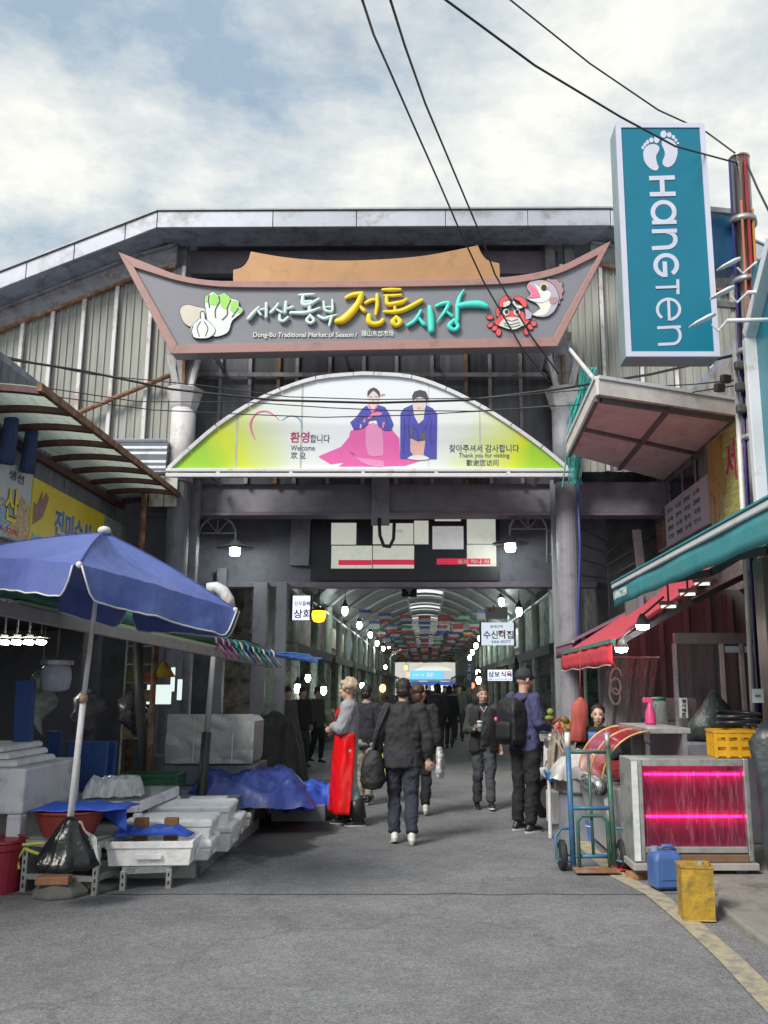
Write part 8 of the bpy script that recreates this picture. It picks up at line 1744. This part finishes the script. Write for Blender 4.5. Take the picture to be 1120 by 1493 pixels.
# 7 seated vendor behind the pot
q = P(872, 1040, 10.6); sz = q.z
o, M, V = person('seated vendor in black top and blue apron behind the steel pot', (q.x + .02, 10.7, max(0, sz - 1.1)), rad(-12), 1.6, dict(pel=(0, 0, .5), chest=(0, -.03, .85), neck=(0, -.05, 1.03), head=(0, -.08, 1.18), hl=(.1, -.03, .48), hr=(-.1, -.03, .48), kl=(.14, -.42, .5), kr=(-.14, -.42, .5), al=(.14, -.4, .085), ar=(-.14, -.4, .085), sl=(.17, -.03, .97), sr=(-.17, -.03, .97), el=(.24, -.1, .72), er=(-.24, -.1, .72), wl=(.1, -.32, .66), wr=(-.1, -.32, .66), dl=(-.4, -.9, 0), dr=(.4, -.9, 0), hpit=.02), cloth('black_top', (0.015, 0.014, 0.016)), bkt, m_shoeb, m_hblk, 'bob', hem=.9)
MB().grid(lambda u, v: Vector(((u - .5) * .26, -.17 - .02 * v, .98 - .45 * v)), 8, 8).xf(M).build('apron', mat('blue_apron', (0.04, 0.12, 0.3), .6), o, smooth=True, solid=.006)
tag(MB().lathe([(.17, 0), (.15, .2), (.18, .21), (.18, .42)], (q.x + .02, 10.7, max(0, sz - 1.1)), 16).build('stool', m_dark), 'dark round stool under the seated vendor', 'stool')
# far shoppers
dk = [cloth('far_%d' % i, c, rnd=.7) for i, c in enumerate(((0.05, 0.05, 0.06), (0.045, 0.045, 0.055), (0.06, 0.065, 0.055), (0.05, 0.02, 0.02)))]
pa, _, _ = person('distant shopper in dark coat walking away down the arcade', (0.3, 22, 0), rad(180), 1.66, dict(kl=(.09, -.1, .5), al=(.09, 0, .09), ar=(-.09, .14, .12)), dk[0], dk[1], m_shoeb, m_hblk, 'bob', 'distant shoppers walking away', hem=.7, lo=True)
pb_, _, _ = person('distant shopper in dark jacket coming up the arcade', (-.6, 26, 0), 0.0, 1.66, dict(kl=(.09, -.1, .5), al=(.09, -.05, .09), ar=(-.09, .14, .12)), dk[2], dk[1], m_shoeb, m_hblk, 'short', 'distant shoppers coming forward', hem=.8, lo=True)
for px, Y, w_, s_ in ((655, 24, 1, .97), (668, 27, 0, 1.0), (640, 29, 1, .95), (676, 31, 1, 1.0), (648, 35, 0, .98), (612, 30, 1, 1.0), (662, 40, 1, 1.02), (634, 44, 0, 1.0), (600, 38, 1, .96), (622, 50, 1, 1.0), (650, 52, 0, .97), (590, 27, 0, 1.0)):
    x = (px - PX) / F * Y; src = (pb_, pa)[w_]; c = dup(src, (x, Y, 0), src.rotation_euler.z + R.uniform(-.3, .3), scale=s_)
for px, Y in ((440, 18.4), (462, 19.5), (418, 17.6)):
    c = dup(pb_, (P(px, 1060, Y).x, Y, 0), R.uniform(.6, 1.2), 'stall keeper in dark clothes standing among the dark stalls beyond the wrapped crate', .96); c['group'] = 'stall keepers beyond the wrapped crate'
# ================================================================ overhead wires
m_wire = mat('wire_black', (0.02, 0.02, 0.022), .5)
def wire(label, pts, r, sag=0.0, nm='overhead_wire'):
    out = []
    for i in range(len(pts) - 1):
        for j in range(8):
            t_ = j / 8; q = pts[i].lerp(pts[i + 1], t_); q.z -= sag * 4 * t_ * (1 - t_) * (pts[i + 1] - pts[i]).length; out.append(q)
    out.append(pts[-1]); tag(MB().tube(out, r, 6).build(nm, m_wire, smooth=True), label, 'wire')
pt_ = P(1078, 238, 9.45)
wire('thick wire running from the steel pole cap past the footprints', [pt_, P(985, 213, 8.6), P(905, 170, 8.0), P(780, 95, 7.2), P(640, -8, 6.4), P(560, -90, 6)], .011)
wire('thinner upper wire reaching the steel pole cap behind the tall lightbox', [P(1090, 236, 9.5), P(1030, 192, 9.6), P(960, 160, 9.6), P(860, 92, 9.2), P(735, -8, 8.6), P(650, -90, 8)], .011)
wire('short wire dropping steeply down from the steel pole cap', [P(1088, 236, 9.4), P(1105, 275, 9.0), P(1125, 315, 8.5), P(1180, 420, 7.6)], .012)
wire('black wire crossing the sky down to the yellow letters of the sign', [P(527, -5, 7), P(545, 50, 8), P(565, 95, 9), P(600, 175, 10.5), P(640, 265, 12), P(668, 330, 13), P(705, 410, 13.7), P(760, 505, 13.9), P(802, 558, 14.1)], .0135)
wire('black wire crossing the sky down beside the roof ornament', [P(568, -5, 7), P(590, 65, 8), P(620, 150, 9.5), P(662, 250, 11.5), P(700, 340, 13), P(722, 400, 13.7), P(775, 490, 13.9), P(815, 545, 14.2)], .0135)
wire('thick cable sagging across the arched sign over the bowing figures', [P(-60, 512, 12.5), P(120, 540, 13.4), P(250, 567, 13.8), P(400, 583, 13.9), P(545, 587, 13.9), P(680, 583, 13.9), P(820, 566, 13.6), P(950, 545, 12), P(1085, 514, 10)], .02)
wire('thin cable strung above the thick one across the arched sign', [P(-60, 505, 12.7), P(130, 545, 13.6), P(300, 562, 13.85), P(420, 578, 13.85), P(545, 582, 13.85), P(700, 580, 13.85), P(850, 568, 13.4), P(1010, 560, 11.5), P(1080, 553, 9.7)], .009)
wire('thin cable strung just under the thick one across the arched sign', [P(20, 558, 13), P(200, 585, 13.7), P(360, 586, 13.85), P(480, 594, 13.85), P(570, 598, 13.85), P(690, 599, 13.85), P(840, 590, 13.3), P(1000, 573, 11.5), P(1082, 560, 9.7)], .009)
wire('lowest thin cable strung across the arched sign', [P(60, 575, 13.4), P(220, 597, 13.75), P(345, 603, 13.85), P(470, 608, 13.85), P(590, 605, 13.85), P(720, 598, 13.85), P(810, 590, 13.6)], .009)
for i, (px, py) in enumerate(((1058, 552), (1049, 565))):
    tag(MB().box(P(px, py, 10.0), (.11, .09, .1), .3, .2).build('wire_clamp', m_capk, bevel=.015), ('black wire clamp on the thin cable by the pole', 'black wire clamp below the other one by the pole')[i], 'clamp')
bpy.data.scenes.remove(TMP)
